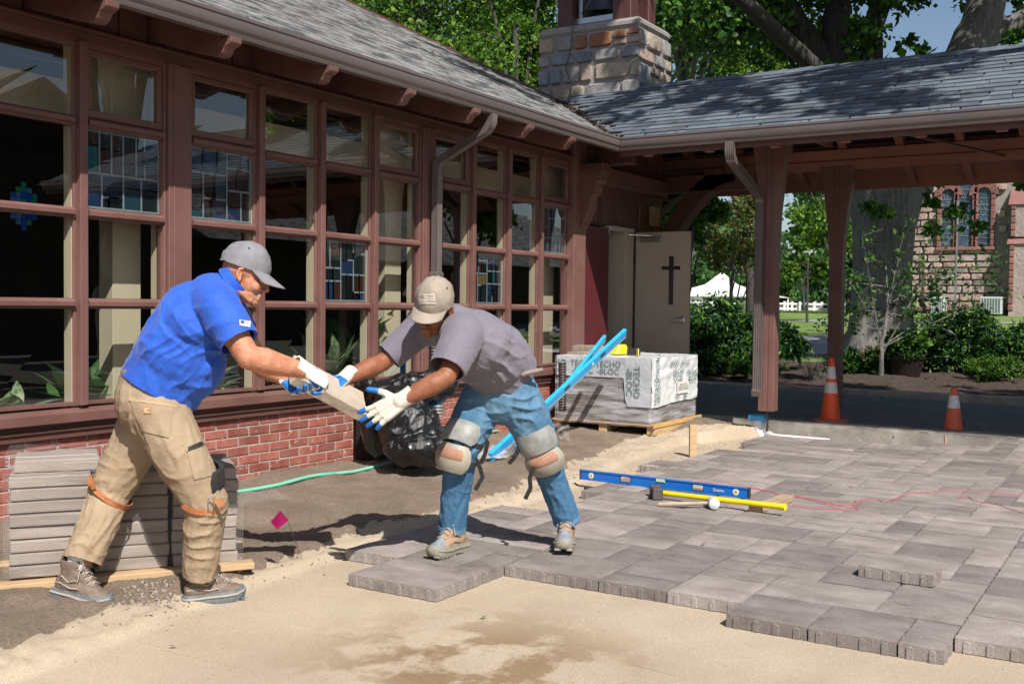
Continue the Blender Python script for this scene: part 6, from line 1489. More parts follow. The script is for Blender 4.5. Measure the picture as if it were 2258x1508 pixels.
decal("flag_patch", cp2, ((922, 650), (957, 647), (961, 671), (924, 671)), FL, cp2, 26, 26, .003, lambda u, v: 1 if (u < .04 or u > .96 or v < .05 or v > .95) else ((1 if (int(u * 26) + int(v * 26)) % 3 == 0 else 0) if (u < .4 and v < .52) else (1 if int(v * 13) % 2 else 0)))
S2 = [cap(D_(1112, 822, 5.44), D_(1085, 785, 5.36), .180, .183, LAT2, 1.0), cap(D_(1085, 785, 5.36), ch2, .183, .168, LAT2, 1.12), cap(ch2, up2, .16, .118, LAT2, 1.35), cap(up2, D_(985, 702, 5.13), .11, .078, LAT2, 1.2), ell(D_(1070, 800, 5.33), VIEW_R * .17, VIEW_F * .16, VIEW_D * .125),
      cap(D_(975, 722, 5.25), sR, .10, .090), cap(sR, D_(858, 785, 5.28), .09, .076), cap(D_(1015, 735, 5.08), sL, .11, .102), cap(sL, D_(988, 812, 4.88), .10, .088)]
hem2 = (D_(1115, 835, 5.45) - D_(1050, 762, 5.3)).normalized()
wv2 = [(VIEW_D * .85 - VIEW_R * .35, 62, .014, D_(1100, 790, 5.2), .18, 2.6, 1.0), (VIEW_D * .6 - VIEW_R * .8, 50, .010, D_(1120, 730, 5.2), .15, 2.6, 2), (VIEW_R * .85 + VIEW_D * .4, 60, .010, D_(1030, 800, 5.1), .12, 2.6, 3), (VIEW_R * .8 + VIEW_D * .5, 60, .009, D_(985, 770, 4.85), .1, 2.0, 4), (VIEW_R * .7 + VIEW_D * .7, 62, .009, D_(890, 750, 5.2), .1, 2.2, 5), (VIEW_R * .9 + VIEW_D * .2, 55, .010, D_(940, 770, 5.1), .1, 2.6, 6)]
ax3 = D_(858, 785, 5.28) - sR; ax4 = D_(988, 812, 4.88) - sL
sh2 = blob("polo_shirt", S2, .006, 7, GREY, p2, bone_folds([(pel2, ch2, .003, .002, 14, 5)], wv2), [(D_(1110, 843, 5.45), hem2, .33), (D_(857, 785, 5.28), ax3, .10), (D_(985, 812, 4.87), ax4, .11)], .006, post=1)
b = MB(); v, f = band(nk2 + (nk2 - ch2).normalized() * .01, (nk2 - ch2).normalized(), .080, .045, .006, LAT2, 1.05); b.add(v, f); b.build("collar", GREY, sh2, smooth=True, sharp=60)
T2 = [cap(D_(1110, 835, 5.45), pel2, .16, .17, LAT2, 1.02), cap(pel2, hR.lerp(hL, .5), .165, .14, LAT2, 1.1), cap(hR.lerp(pel2, .2), hR.lerp(kR, .5), .122, .112), cap(hR.lerp(kR, .5), kR, .112, .095), cap(kR, kR.lerp(aR, .5), .088, .074), cap(kR.lerp(aR, .5), aR + (aR - kR) * .15, .074, .070),
      cap(hL.lerp(pel2, .2), hL.lerp(kL, .5), .122, .112), cap(hL.lerp(kL, .5), kL, .112, .095), cap(kL, kL.lerp(aL, .5), .088, .072), cap(kL.lerp(aL, .5), aL + (aL - kL) * .15, .072, .070)]
kz = (kR.z + kL.z) / 2
jn = blob("jeans", T2, .006, 6, [DENIM, DENIMD], p2, bone_folds([(hR, kR, .004, .008, 12, 7), (kR, aR, .004, .007, 10, 8), (hL, kL, .004, .008, 12, 9), (kL, aL, .004, .007, 10, 10)],
     [(VIEW_D * .9 + VIEW_R * .3, 85, .010, D_(1060, 925, 5.3), .12, 2.5, 1), (VIEW_D * .9 - VIEW_R * .3, 75, .010, D_(1150, 905, 5.3), .14, 2.5, 2), (VIEW_D, 110, .010, D_(1240, 1115, 5.5), .08, 2.2, 3), (VIEW_D * .9 - VIEW_R * .4, 90, .009, D_(1000, 1110, 5.4), .1, 3, 4), (VIEW_D * .4 + VIEW_R * .9, 60, .008, D_(1000, 1080, 5.4), .12, 3, 5), (VIEW_D * .7 + VIEW_R * .7, 60, .008, D_(1215, 1080, 5.4), .12, 3, 6)]),
     [(aR + (aR - kR) * .05, aR - kR, .12), (aL + (aL - kL) * .06, aL - kL, .12)], .006, lambda c, n: 1 if c.z < kz + .03 * noise.noise(c * 9) else 0, post=1)
for a_, k_ in ((aR, kR), (aL, kL)):
    ax_ = (a_ - k_).normalized(); b = MB(); v, f = band(a_ + (a_ - k_) * .05 - ax_ * .012, ax_, .0715, .02, .003); b.add(v, f); b.build("jeans_hem", DENIM, jn, smooth=True, sharp=50)
decal("belt", jn, ((1112, 846), (1189, 796), (1196, 812), (1120, 864)), BELT2, jn, 14, 3, .012, None, .008)
b = MB(); b.tube([D_(1150, 826, 5.27), D_(1172, 820, 5.27), D_(1196, 815, 5.29)], [.015, .015, .012], 10); b.build("belt_end", BELT2, jn, smooth=True)
for k_, h_, a_, fc, dx in ((kR, hR, aR, -VIEW_F * .85 - VIEW_R * .45 + VIEW_D * .1, 0), (kL, hL, aL, -VIEW_F * .9 - VIEW_R * .05 + VIEW_D * .1, 1)):
    ax_ = (h_ - a_).normalized(); ax_t = (h_ - k_).normalized(); fc = fc.normalized(); up_c = k_ + ax_t * .052 + fc * .012; lo_c = k_ - ax_ * .055
    kp = MB(); v, f = pad_shell(up_c, ax_t, fc, .108, .115, .006, 1.15, .008); kp.add(v, f); kp = kp.build("knee_pad", PADG, p2, smooth=True, sharp=45)
    b = MB(); v, f = pad_shell(lo_c + fc * .006, ax_, fc, .094, .14, .012, 1.05, .024); b.add(v, f); b.build("pad_cap", PADL, kp, smooth=True, sharp=45)
    b = MB(); v, f = pad_shell(lo_c + fc * .0088 + ax_ * .014, ax_, fc, .094, .09, .006, .66, .026); b.add(v, f); b.build("worn_patch", PADT, kp, smooth=True, sharp=45)
    for hh_, rr2 in ((k_ + ax_t * .03, .100), (k_ - ax_ * .07, .092)):
        b = MB(); v, f = band(hh_, ax_, rr2, .022, .003); b.add(v, f); b.build("strap", BLK, kp)
    for (qs) in (([(1062, 960), (1075, 975), (1070, 1000), (1060, 1022)], [(1046, 1008), (1058, 1030), (1064, 1052), (1048, 1080)]) if not dx else ([(1152, 965), (1145, 985), (1135, 1008), (1122, 1022)], [(1175, 1030), (1168, 1055), (1170, 1075), (1158, 1100)])):
        b = MB(); v, f = ribbon([D_(x, y, 5.34 + .02 * i) for i, (x, y) in enumerate(qs)], .022, .002, VIEW_R + VIEW_D * .2); b.add(v, f); b.build("hanging_strap", BLK, kp)
boot(p2, D_(1004, 1174, 5.45), -VIEW_F * .85 - VIEW_R * .62 + Vector((0, 0, 0)), Vector((0, 0, 1)), BOOT2, MIDS, "tan boot with a scuffed blue toe, turned outward", SOLE2, MIDS, 1.02)
boot(p2, D_(1249, 1158, 5.60), -VIEW_F * .98 - VIEW_R * .12 + Vector((0, 0, 0)), Vector((0, 0, 1)), BOOT2, MIDS, "tan boot with a scuffed blue toe, pointing at the viewer", SOLE2, MIDS, 1.02)
hand("work_glove", p2, wL, D_(815, 925, 4.80) - wL, -VIEW_F * .9 - VIEW_D * .15 + VIEW_R * .1, 1 , KNIT2, per=((8, 14, 10), (10, 14, 10), (12, 16, 10), (14, 18, 12)), spread=.22, thumbdir=(.35, .9, -.1), scale=1.12)
hand("work_glove", p2, wR, D_(705, 880, 4.98) - wR, VIEW_D * .75 + VIEW_F * .45 + VIEW_R * .3, -1, KNIT2, per=((5, 20, 15), (5, 20, 15), (6, 22, 15), (8, 22, 15)), spread=.1, thumbdir=(.5, .7, -.4), scale=1.08)
# the paver in their hands
A_, B_ = D_(650, 834, 4.80), D_(806, 918, 5.02); ln = B_ - A_; lx = ln.normalized(); wd = (-VIEW_D * .055 + VIEW_F * .15 + VIEW_R * .01); wd = (wd - lx * wd.dot(lx)).normalized(); nz_ = lx.cross(wd).normalized()
if nz_.z < 0: nz_ = -nz_
HPM = mat("buff_grey_paver", (.36, .29, .225), (.46, .385, .31), rough=.9, scale=6, fine=.12, fscale=200, bump=.5, bscale=40, bdist=.006, bump2=.3, b2scale=200)
me = chamfer_mesh("held_paver", ln.length, .17, .058, .004, HPM, 0, 2); bm = bmesh.new(); bm.from_mesh(me)
bmesh.ops.subdivide_edges(bm, edges=bm.edges[:], cuts=3, use_grid_fill=True)
for v in bm.verts: v.co += Vector((0, .0025, .003)) * noise.noise(v.co * 25)
bm.to_mesh(me); bm.free()
hp = bpy.data.objects.new("held_paver", me); link(hp); mw = Matrix((lx, nz_.cross(lx), nz_)).transposed().to_4x4(); mw.translation = (A_ + B_) / 2 + wd * .085 - nz_ * .012; hp.matrix_world = mw
tag(hp, "buff concrete paver held between the two men's gloved hands", "paver")
# ------------------------------------------------------------------ things on the ground
PALW = mat("pallet_wood", (.5, .34, .19), (.38, .25, .14), rough=.8, scale=5, stretch=(1, 1, 6), bump=.3, bscale=60, bdist=.003, fine=.1, fscale=80, objvar=.12)
ORW = mat("orange_painted_block", (.55, .14, .03), (.4, .12, .04), rough=.7, scale=10)
def net_mat(name, density=.32, scale=210.0):
    """plastic mesh netting: clear between the threads"""
    m = bpy.data.materials.new(name); MATS[name] = m; m.use_nodes = True; nt = m.node_tree; N = nt.nodes; L = nt.links
    b = N["Principled BSDF"]; b.inputs["Base Color"].default_value = (.62, .62, .64, 1); b.inputs["Roughness"].default_value = .4
    tc = N.new("ShaderNodeTexCoord"); br = []
    for ax in (0, 1):
        sx = N.new("ShaderNodeSeparateXYZ"); L.new(tc.outputs["UV"], sx.inputs[0]); mu = N.new("ShaderNodeMath"); mu.operation = 'MULTIPLY'; mu.inputs[1].default_value = scale; L.new(sx.outputs[ax], mu.inputs[0])
        fr = N.new("ShaderNodeMath"); fr.operation = 'FRACT'; L.new(mu.outputs[0], fr.inputs[0]); lt = N.new("ShaderNodeMath"); lt.operation = 'LESS_THAN'; lt.inputs[1].default_value = density / 1.6; L.new(fr.outputs[0], lt.inputs[0]); br.append(lt.outputs[0])
    mx = N.new("ShaderNodeMath"); mx.operation = 'MAXIMUM'; L.new(br[0], mx.inputs[0]); L.new(br[1], mx.inputs[1])
    ms = N.new("ShaderNodeMixShader"); t = N.new("ShaderNodeBsdfTransparent"); hf = N.new('ShaderNodeMath'); hf.operation = 'MULTIPLY'; hf.inputs[1].default_value = .55; L.new(mx.outputs[0], hf.inputs[0]); L.new(hf.outputs[0], ms.inputs[0]); L.new(t.outputs[0], ms.inputs[1]); L.new(b.outputs[0], ms.inputs[2]); L.new(ms.outputs[0], N["Material Output"].inputs[0])
    return m
NET = net_mat("plastic_netting", .115, 115.0); NET.node_tree.nodes["Principled BSDF"].inputs["Base Color"].default_value = (.5, .5, .52, 1)
def sheet(name, P, nu, nv, m, parent=None, uvs=(1, 1), smooth=True):
    """cloth-like sheet; P(u,v)->world point, with real-size UVs"""
    vs = [P(i / nu, j / nv) for j in range(nv + 1) for i in range(nu + 1)]; w = nu + 1
    fs = [(j * w + i, j * w + i + 1, (j + 1) * w + i + 1, (j + 1) * w + i) for j in range(nv) for i in range(nu)]
    o = mesh_obj(name, vs, fs, m, parent, None, smooth); uv = o.data.uv_layers.new(name="uv")
    for p in o.data.polygons:
        for li in p.loop_indices:
            vi = o.data.loops[li].vertex_index; uv.data[li].uv = ((vi % w) / nu * uvs[0], (vi // w) / nv * uvs[1])
    return o
# --- left stack of pavers on a pallet
SA = math.atan2(-.57, .73) + .02; su = Vector((math.cos(SA), math.sin(SA), 0)); sv = Vector((-math.sin(SA), math.cos(SA), 0)); S0 = Vector((2.80, -1.16, 0.0)); zb = .02
pl = thing("wooden_pallet", "wooden pallet under the stack of pavers beside the man in blue", "pallet", S0 + su * .5 + sv * .45 - Vector((0, 0, .08)), SA)
def SP(u, v, z): return S0 + su * u + sv * v + Vector((0, 0, z))
for k in range(3):
    b = MB(); v = .0 + k * .42; b.beam(SP(-.06, v - .02, zb - .012), SP(1.07, v - .02, zb + .006), .09, .03); b.build("deck_board", PALW, pl, bevel=.003)
for u in (.17, .5, .95):
    b = MB(); b.beam(SP(u, -.05, -.055), SP(u, .9, -.055), .075, .085); b.build("bearer", ORW, pl, bevel=.004)
st = random.Random(4); SM = {w: chamfer_mesh("stacked_paver", w - .013, .165, .0525, .005, PAVS, .0014, 1) for w in (.33, .355, .31)}
lw_ = [(.0, .355), (.36, .33), (.694, .31)]
pos = ["bottom", "second", "third", "fourth", "fifth", "sixth", "seventh", "eighth"]
for L_ in range(8):
    for c, (u0, w) in enumerate(lw_):
        for r_ in range(3):
            M = Matrix.Translation(SP(u0 + w / 2 + st.uniform(-.006, .006), .084 + r_ * .17 + st.uniform(-.004, .014), zb + .012 + .0285 + L_ * .0573)) @ Matrix.Rotation(SA + R(st.uniform(-.8, .8)), 4, 'Z')
            o = bpy.data.objects.new("paver", SM[w]); link(o); o.matrix_world = M
            where = ("left", "middle", "right")[c]; row = ("front", "second", "back")[r_]
            tag(o, f"grey concrete paver, {where} column, {row} row, {pos[L_]} course of the netted stack", "paver", "pavers stacked on the left pallet")
me_t = chamfer_mesh("stacked_paver", .36, .33, .0555, .004, PAVS, .0012, 2)
o = bpy.data.objects.new("paver", me_t); link(o); o.matrix_world = Matrix.Translation(SP(.20, .27, zb + .04 + 8 * .0573)) @ Matrix.Rotation(SA + .03, 4, 'Z'); tag(o, "large square paver lying alone on top of the netted stack", "paver", "pavers stacked on the left pallet")
H_ = zb + .012 + 8 * .0573
def netf(u, v):
    # over the top edge and down the front
    t = v * 1.05; w = -.012 + u * 1.035; wob = .010 * fbm(u * 9, v * 9, 2, 3, 1)
    if t < .40: z = H_ - .46 * (1 - t / .40) + .0; z = max(z, .05 + .02 * fbm(u, 0, 0, 2, 8)); return SP(w, -.020 + wob * .8 - .006, z)
    q = (t - .40) / .65; z = H_ + .012 + abs(wob) * .8 + (.075 if (w < .375 and .12 < q * .5 < .45) else 0) * smooth01(.04, .14, q * .5) * 1.0
    return SP(w, -.008 + q * .5, z)
nt_ = sheet("plastic_netting", netf, 70, 60, NET, None, (1.03, 1.0)); tag(nt_, "loose plastic netting draped over the left stack of pavers", "netting")
def nets(u, v):
    z = .08 + v * (H_ - .06); return SP(1.012 + .012 * fbm(u * 5, v * 7, 1, 3, 1), .0 + u * .5, z)
tag(sheet("plastic_netting", nets, 30, 30, NET, None, (.5, .45)), "plastic netting hanging down the right side of the left paver stack", "netting")
g0 = at_z(508, 1125, .03); g1 = at_z(645, 1108, .03)
def netg(u, v):
    p = g0.lerp(g1, u) + Vector((.10, .24, 0)) * v + Vector((0, 0, .012 + .02 * abs(fbm(u * 5, v * 4, 3, 3, 1)))); p.z += dirt_z(p.x, p.y) - .03 + .02; return p
tag(sheet("plastic_netting", netg, 30, 12, NET, None, (.75, .3)), "strip of plastic netting lying on the dirt under the green hose", "netting")
# --- wrapped pallet by the door
WX0, WX1, WY0, WY1, WZ = 9.56, 10.72, -1.20, -.14, .12
w_ = thing("shipping_pallet", "wooden pallet under the shrink-wrapped load by the open door", "pallet", (10.1, -.65, .02))
for y in (WY0, (WY0 + WY1) / 2, WY1):
    b = MB(); b.box((WX0 + .02, y - .045, .015), (WX1, y + .045, .1)); b.build("bearer", PALW, w_, bevel=.004)
for x in np.linspace(WX0 + .04, WX1 - .04, 6):
    b = MB(); b.box((x - .05, WY0 - .04, .102), (x + .05, WY1 + .04, .122)); b.build("deck_board", PALW, w_, bevel=.003)
b = MB(); b.box((WX0 - .02, WY0 - .055, .09), (WX1 + .05, WY0 - .042, .13)); b.build("edge_board", mat("yellow_new_board", (.6, .38, .12), (.5, .3, .1), rough=.7, scale=6), w_)
PW = mat("wrapped_dark_paver", (.1, .08, .072), (.14, .115, .1), rough=.85, scale=8, objvar=.12, fine=.1, fscale=120)
PB = {}
for L_ in range(9):
    for k in range(3):
        for q in range(3):
            if q and k: 
                pass
            y0 = WY0 + k * .354; x0 = WX0 + q * .385
            if not (k == 0 or q == 0 or L_ == 8): continue
            if "p" not in PB: PB["p"] = chamfer_mesh("wrapped_paver", .38, .348, .069, .005, PW, .001, 0)
            o = bpy.data.objects.new("paver", PB["p"]); link(o); o.location = (x0 + .19, y0 + .175, WZ + .037 + L_ * .0715)
            face = "facing the men" if q == 0 else "facing the walkway"
            tag(o, f"dark wrapped paver, layer {('one two three four five six seven eight nine').split()[L_]} up, {('nearest', 'middle', 'farthest')[k]} to the patio, {('first', 'second', 'third')[q]} from the dirt", "paver", "pavers under the shrink wrap")
WT = WZ + 9 * .0715 + .006
def wrap_mat(name):
    m = bpy.data.materials.new(name); MATS[name] = m; m.use_nodes = True; nt = m.node_tree; N = nt.nodes; L = nt.links; b = N["Principled BSDF"]
    b.inputs["Base Color"].default_value = (.62, .62, .66, 1); b.inputs["Roughness"].default_value = .18; b.inputs["Specular IOR Level"].default_value = .7
    tc = N.new("ShaderNodeTexCoord"); mp = N.new("ShaderNodeMapping"); mp.inputs["Scale"].default_value = (1.2, 1.2, 9); L.new(tc.outputs["Object"], mp.inputs[0])
    n = N.new("ShaderNodeTexNoise"); n.inputs["Scale"].default_value = 2.4; n.inputs["Detail"].default_value = 7; L.new(mp.outputs[0], n.inputs[0])
    r = N.new("ShaderNodeMapRange"); r.inputs[1].default_value = .42; r.inputs[2].default_value = .68; r.inputs[3].default_value = .10; r.inputs[4].default_value = .62; L.new(n.outputs[0], r.inputs[0])
    bp = N.new("ShaderNodeBump"); bp.inputs["Strength"].default_value = .6; bp.inputs["Distance"].default_value = .01; L.new(n.outputs[0], bp.inputs["Height"]); L.new(bp.outputs[0], b.inputs["Normal"])
    t = N.new("ShaderNodeBsdfTransparent"); ms = N.new("ShaderNodeMixShader"); L.new(r.outputs[0], ms.inputs[0]); L.new(t.outputs[0], ms.inputs[1]); L.new(b.outputs[0], ms.inputs[2]); L.new(ms.outputs[0], N["Material Output"].inputs[0]); return m
CLEAR = wrap_mat("clear_stretch_wrap"); WHITEP = mat("white_printed_film", (.58, .60, .62), (.68, .69, .70), rough=.25, scale=4, bump=.7, bscale=7, bdist=.02, world=True)
INK = mat("dark_teal_print", (.16, .22, .215), rough=.4)
wr = thing("stretch_wrap", "clear and white printed wrap round the dark pavers by the door", "plastic wrap", (10.1, -.65, WZ))
def loopf(off, zlo, zhi, amp, seed, y_from=None):
    """perimeter walk: left face (towards the men) then right face"""
    a = Vector((WX0 - off, WY1 + off)); b_ = Vector((WX0 - off, WY0 - off)); c = Vector((WX1 + off, WY0 - off)); d = Vector((WX1 + off, WY1 + off)); seg = [(a, b_), (b_, c), (c, d), (d, a)]; Ls = [(q - p).length for p, q in seg]; T_ = sum(Ls)
    def f(u, v):
        s_ = u * T_; k = 0
        while k < 3 and s_ > Ls[k]: s_ -= Ls[k]; k += 1
        p = seg[k][0].lerp(seg[k][1], s_ / Ls[k]); t = s_ / Ls[k]; z = zlo + (zhi - zlo) * v
        edge = min(t, 1 - t); w = amp * fbm(u * 14, v * 6, seed, 3, 1) * min(1, edge * 8); cen = Vector(((WX0 + WX1) / 2, (WY0 + WY1) / 2)); o = (p - cen).normalized()
        return Vector((p.x + o.x * w, p.y + o.y * w, z))
    return f, T_
f1, T1 = loopf(.008, WZ - .03, WT, .010, 3.0); sheet("clear_wrap", f1, 150, 30, CLEAR, wr, (1, 1))
# white printed bag over top, down the right face and a band on the left face
def whitef(u, v):
    y = WY0 - .014; x = WX0 - .012 + u * (WX1 - WX0 + .024); zl = WZ + .165 + .04 * u + .03 * fbm(u * 3, 1, 1, 2, 1); z = zl + (WT + .004 - zl) * v; return Vector((x, y - abs(.016 * fbm(u * 5, v * 4, 7, 3, 1)), z))
wf = sheet("white_film", whitef, 40, 26, WHITEP, wr)
def topf(u, v):
    x = WX0 - .01 + u * (WX1 - WX0 + .02); y = WY0 - .014 + v * (WY1 - WY0 + .02); return Vector((x, y, WT + .004 + abs(.018 * fbm(u * 5, v * 5, 2, 3, 1)) * min(1, 12 * min(u, 1 - u, v, 1 - v))))
sheet("white_film", topf, 30, 26, WHITEP, wr)
def leftf(u, v):
    y = WY0 - .013 + u * (WY1 - WY0) * 1.0; low = WZ + .17 if u < .28 else (WT - .20 + .01 * fbm(u * 9, 0, 0, 2, 1)); low = low + (WT - .2 - low) * smooth01(.24, .30, u); return Vector((WX0 - .016 - abs(.006 * fbm(u * 6, v * 4, 4, 3, 1)), y, low + (WT + .004 - low) * v))
SEMI = mat("translucent_white_film", (.36, .38, .41), (.48, .5, .53), rough=.2, scale=5, bump=.6, bscale=8, bdist=.02, world=True)
sheet("white_film", leftf, 50, 14, SEMI, wr)
def text(body, loc, xdir, ydir, size, m_, parent, flip=False, ext=.0008):
    c = bpy.data.curves.new("lettering", 'FONT'); c.body = body; c.size = size; c.extrude = ext; c.align_x = 'CENTER'; c.align_y = 'CENTER'; c.resolution_u = 2; c.space_line = .85
    o = bpy.data.objects.new("lettering", c); COL.objects.link(o); dg = bpy.context.evaluated_depsgraph_get(); me = bpy.data.meshes.new_from_object(o.evaluated_get(dg)); bpy.data.objects.remove(o); me.materials.clear(); me.materials.append(m_)
    X_ = Vector(xdir).normalized() * (-1 if flip else 1); Y_ = Vector(ydir).normalized(); M = Matrix((X_, Y_, Vector(xdir).normalized().cross(Y_))).transposed().to_4x4(); M.translation = loc
    return inst("lettering", me, parent, M)
XR_, ZU = (1, 0, 0), (0, 0, 1)
yy = WY0 - .036
text("TECHO\n-BLOC", (WX0 + .62, yy, WZ + .46), XR_, ZU, .085, INK, wr, flip=True); text("TECHO\n-BLOC", (WX0 + .99, yy, WZ + .44), XR_, ZU, .085, INK, wr); text("-BLOC   TECHO", (WX0 + .66, yy, WT - .06), (-1, 0, 0), (0, 0, -1), .075, INK, wr, flip=True)
text("TECHO\n-BLOC", (WX0 + .10, yy, WZ + .33), (0, 0, 1), (-1, 0, 0), .085, INK, wr); text("TECHO", (WX0 + .10, yy, WT - .08), (0, 0, -1), (1, 0, 0), .085, INK, wr); text("TEC    -BL", (WX0 + .7, yy, WZ + .24), XR_, ZU, .075, INK, wr)
b = MB(); b.box((WX0 + .6, yy + .004, WZ + .27), (WX0 + .9, yy + .008, WZ + .40)); b.build("paper_label", mat("label_paper", (.68, .62, .58), rough=.7), wr)
text("PRODUCT LIST\nISLAND BLUE SLATE\nCHESTNUT BROWN", (WX0 + .75, yy + .003, WZ + .335), XR_, ZU, .03, INK, wr)
xl = WX0 - .026; YD = (0, -1, 0)
text("TECHO\n-BLOC", (xl, WY0 + .74, WT - .10), YD, ZU, .085, INK, wr); text("TECHO\n-BLOC", (xl, WY0 + .45, WT - .10), YD, ZU, .085, INK, wr); text("TECHO\n-BLOC", (xl, WY0 + .18, WT - .23), (0, 0, -1), (0, -1, 0), .095, INK, wr); text("HO\nC", (xl, WY0 + 1.0, WT - .10), YD, ZU, .085, INK, wr)
# tools on top
YEL = mat("yellow_plastic", (.75, .62, .02), rough=.4)
b = MB(); b.prism([(9.75, -.72, WT + .02), (9.83, -.74, WT + .12), (9.93, -.76, WT + .12), (9.98, -.78, WT + .02)], (.05, .10, 0)); tag(b.build("yellow_tool_case", YEL, None, bevel=.012), "small bright yellow tool case lying on the wrapped load", "tool")
b = MB(); b.box((9.72, -.97, WT + .02), (9.82, -.86, WT + .09)); b.box((9.71, -.985, WT + .015), (9.75, -.97, WT + .095), 1); tag(b.build("tape_measure", [BLK, YEL], None, bevel=.006), "black and yellow tape measure on the wrapped load", "tape measure")
for k, (x, y, z) in enumerate(((10.15, -.12, WT + .035), (10.0, -.06, WT + .1), (9.8, .1, .35))):
    pass
b = MB(); 
for k, (u, z, lb) in enumerate(((0, WT + .04, "loose paver lying at the far left corner of the wrapped load"), (.16, WT + .10, "loose ribbed paver on the far left corner of the wrapped load, uppermost"))):
    me = paver_mesh(1, 2, 70 + k, (1, 1, 1, 1), PAVS, .058); o = bpy.data.objects.new("paver", me); link(o); o.matrix_world = Matrix.Translation((WX0 + .06 + u, WY1 - .40 + u * .2, z)) @ Matrix.Rotation(R(-8), 4, 'Z'); tag(o, lb, "paver")
# --- two long blue box levels leaning on the load
def box_level(name, label, a, b_, w, h, m_, up, group=None, pale=None, vials=True):
    a = Vector(a); b_ = Vector(b_); d = (b_ - a).normalized(); L_ = (b_ - a).length; u = Vector(up); x = d.cross(u).normalized(); u = x.cross(d).normalized(); t = thing(name, label, "spirit level", a, 0, group)
    def P(s, sx, sz): return a + d * s + x * sx + u * sz
    # body with window openings: built as rails and webs
    segs = [(.0, .16), (.30, .46), (.54, .70), (.84, 1.0)] if vials else [(0, 1)]
    mb = MB(); mb.beam(P(0, 0, h / 2 - .006), P(L_, 0, h / 2 - .006), w, .012, u); mb.beam(P(0, 0, -h / 2 + .006), P(L_, 0, -h / 2 + .006), w, .012, u)
    op = [(.25, .32), (.68, .75)]; cur = 0
    for (q0, q1) in op + [(1.0, 1.0)]:
        mb.beam(P(cur * L_, 0, 0), P(q0 * L_, 0, 0), w * .62, h - .024, u); cur = q1
    mb.build("body", m_, t, bevel=.002)
    for (q0, q1) in op:
        g = MB(); s0, s1 = q0 * L_, q1 * L_; n = 20
        ring = [];
        for k in range(n): an = 2 * math.pi * k / n; ring.append(((s0 + s1) / 2 + (s1 - s0) * .5 * max(-1, min(1, 1.25 * math.cos(an))), (h * .34) * max(-1, min(1, 1.3 * math.sin(an)))))
        pts = [P(s, 0, z) for s, z in ring]; g.tube(pts + pts[:1], .0075, 6, cap=False); g.build("hand_grip", BLK, t, smooth=True)
    for q in ((.07, .5, .93) if vials else ()):
        g = MB(); c = P(q * L_, 0, 0 if q != .5 else h / 2 - .014)
        if q != .5: g.lathe([(0, -w * .36), (h * .30, -w * .36), (h * .30, w * .36), (0, w * .36)], c, 20, 0, x); g.build("vial_ring", mat("white_vial_ring", (.75, .72, .6), rough=.4), t); g2 = MB(); g2.lathe([(0, -w * .4), (h * .17, -w * .4), (h * .17, w * .4), (0, w * .4)], c, 16, 0, x); g2.build("vial", mat("amber_vial", (.45, .35, .08), rough=.2), t)
        else: g.beam(c - d * .035, c + d * .035, w * 1.04, .026, u); g.build("vial_block", mat("pale_green_vial", (.5, .62, .35), rough=.3), t, bevel=.003)
    for s in (0, L_):
        g = MB(); g.beam(P(s - .006, 0, 0), P(s + .006, 0, 0), w * 1.06, h * 1.03, u); g.build("end_cap", BLK, t, bevel=.002)
    return t
BLV = mat("sky_blue_level_paint", (.02, .33, .72), (.035, .4, .8), rough=.35, scale=10, fine=.05, spots=(.6, .65, .7), spot_scale=40, spot_amt=.03); BLV2 = mat("deep_blue_level_paint", (.004, .12, .46), (.006, .14, .52), rough=.3, scale=10)
PALE = mat("scratched_aluminium", (.42, .46, .5), (.55, .58, .6), rough=.45, scale=30, metallic=.4)
def leaner(label, p0, p1, w, h, grp):
    t = thing("straightedge", label, "straightedge", p0, 0, grp); p0 = Vector(p0); p1 = Vector(p1); d = (p1 - p0).normalized(); x = d.cross(Vector((0, 0, 1))).normalized(); u = x.cross(d).normalized(); L_ = (p1 - p0).length
    x2 = (x * .85 - u * .3).normalized(); u2 = x2.cross(d).normalized()
    b = MB(); b.beam(p0, p1, w, h, u2); b.build("blue_bar", BLV, t, bevel=.003); b = MB(); b.beam(p0 - u2 * (h / 2 + .004), p1 - u2 * (h / 2 + .004), w * 1.05, .010, u2); b.build("metal_edge", PALE, t, bevel=.002)
    for q in (.52, .8):
        c = p0.lerp(p1, q); b = MB(); b.beam(c - d * .05, c + d * .05, w * 1.02, h * .5, u2); b.build("grip_slot", DKSTEEL, t, bevel=.004)
    c = p0.lerp(p1, .72); b = MB(); b.lathe([(0, -w * .53), (.018, -w * .53), (.018, w * .53), (0, w * .53)], c, 14, 0, u2.cross(d)); b.build("vial_ring", mat("white_vial_ring", (.75, .72, .6), rough=.4), t)
    return t
leaner("longer sky-blue straightedge leaning on the wrapped load, nearer the door", at_d(1080, 1008, 8.62), at_d(1378, 733, 10.2), .035, .085, "blue straightedges leaning on the wrapped load")
leaner("shorter sky-blue straightedge leaning on the load behind the longer one", at_d(1137, 990, 8.85), at_d(1333, 745, 10.3), .03, .07, "blue straightedges leaning on the wrapped load")
# --- wooden stake
def stake(px, py0, py1, d, w, lb, m_=PALW):
    a, c = at_d(px, py0, d), at_d(px, py1, d); b = MB(); b.beam(a - Vector((0, 0, .14)), c, w, w, VIEW_R); tag(b.build("wooden_stake", m_, None, bevel=.003), lb, "stake")
stake(1528, 985, 936, 9.5, .062, "square wooden stake in the sand beside the wrapped load"); stake(2085, 972, 961, 10.6, .02, "short pale stake standing by the kerb between the cones")
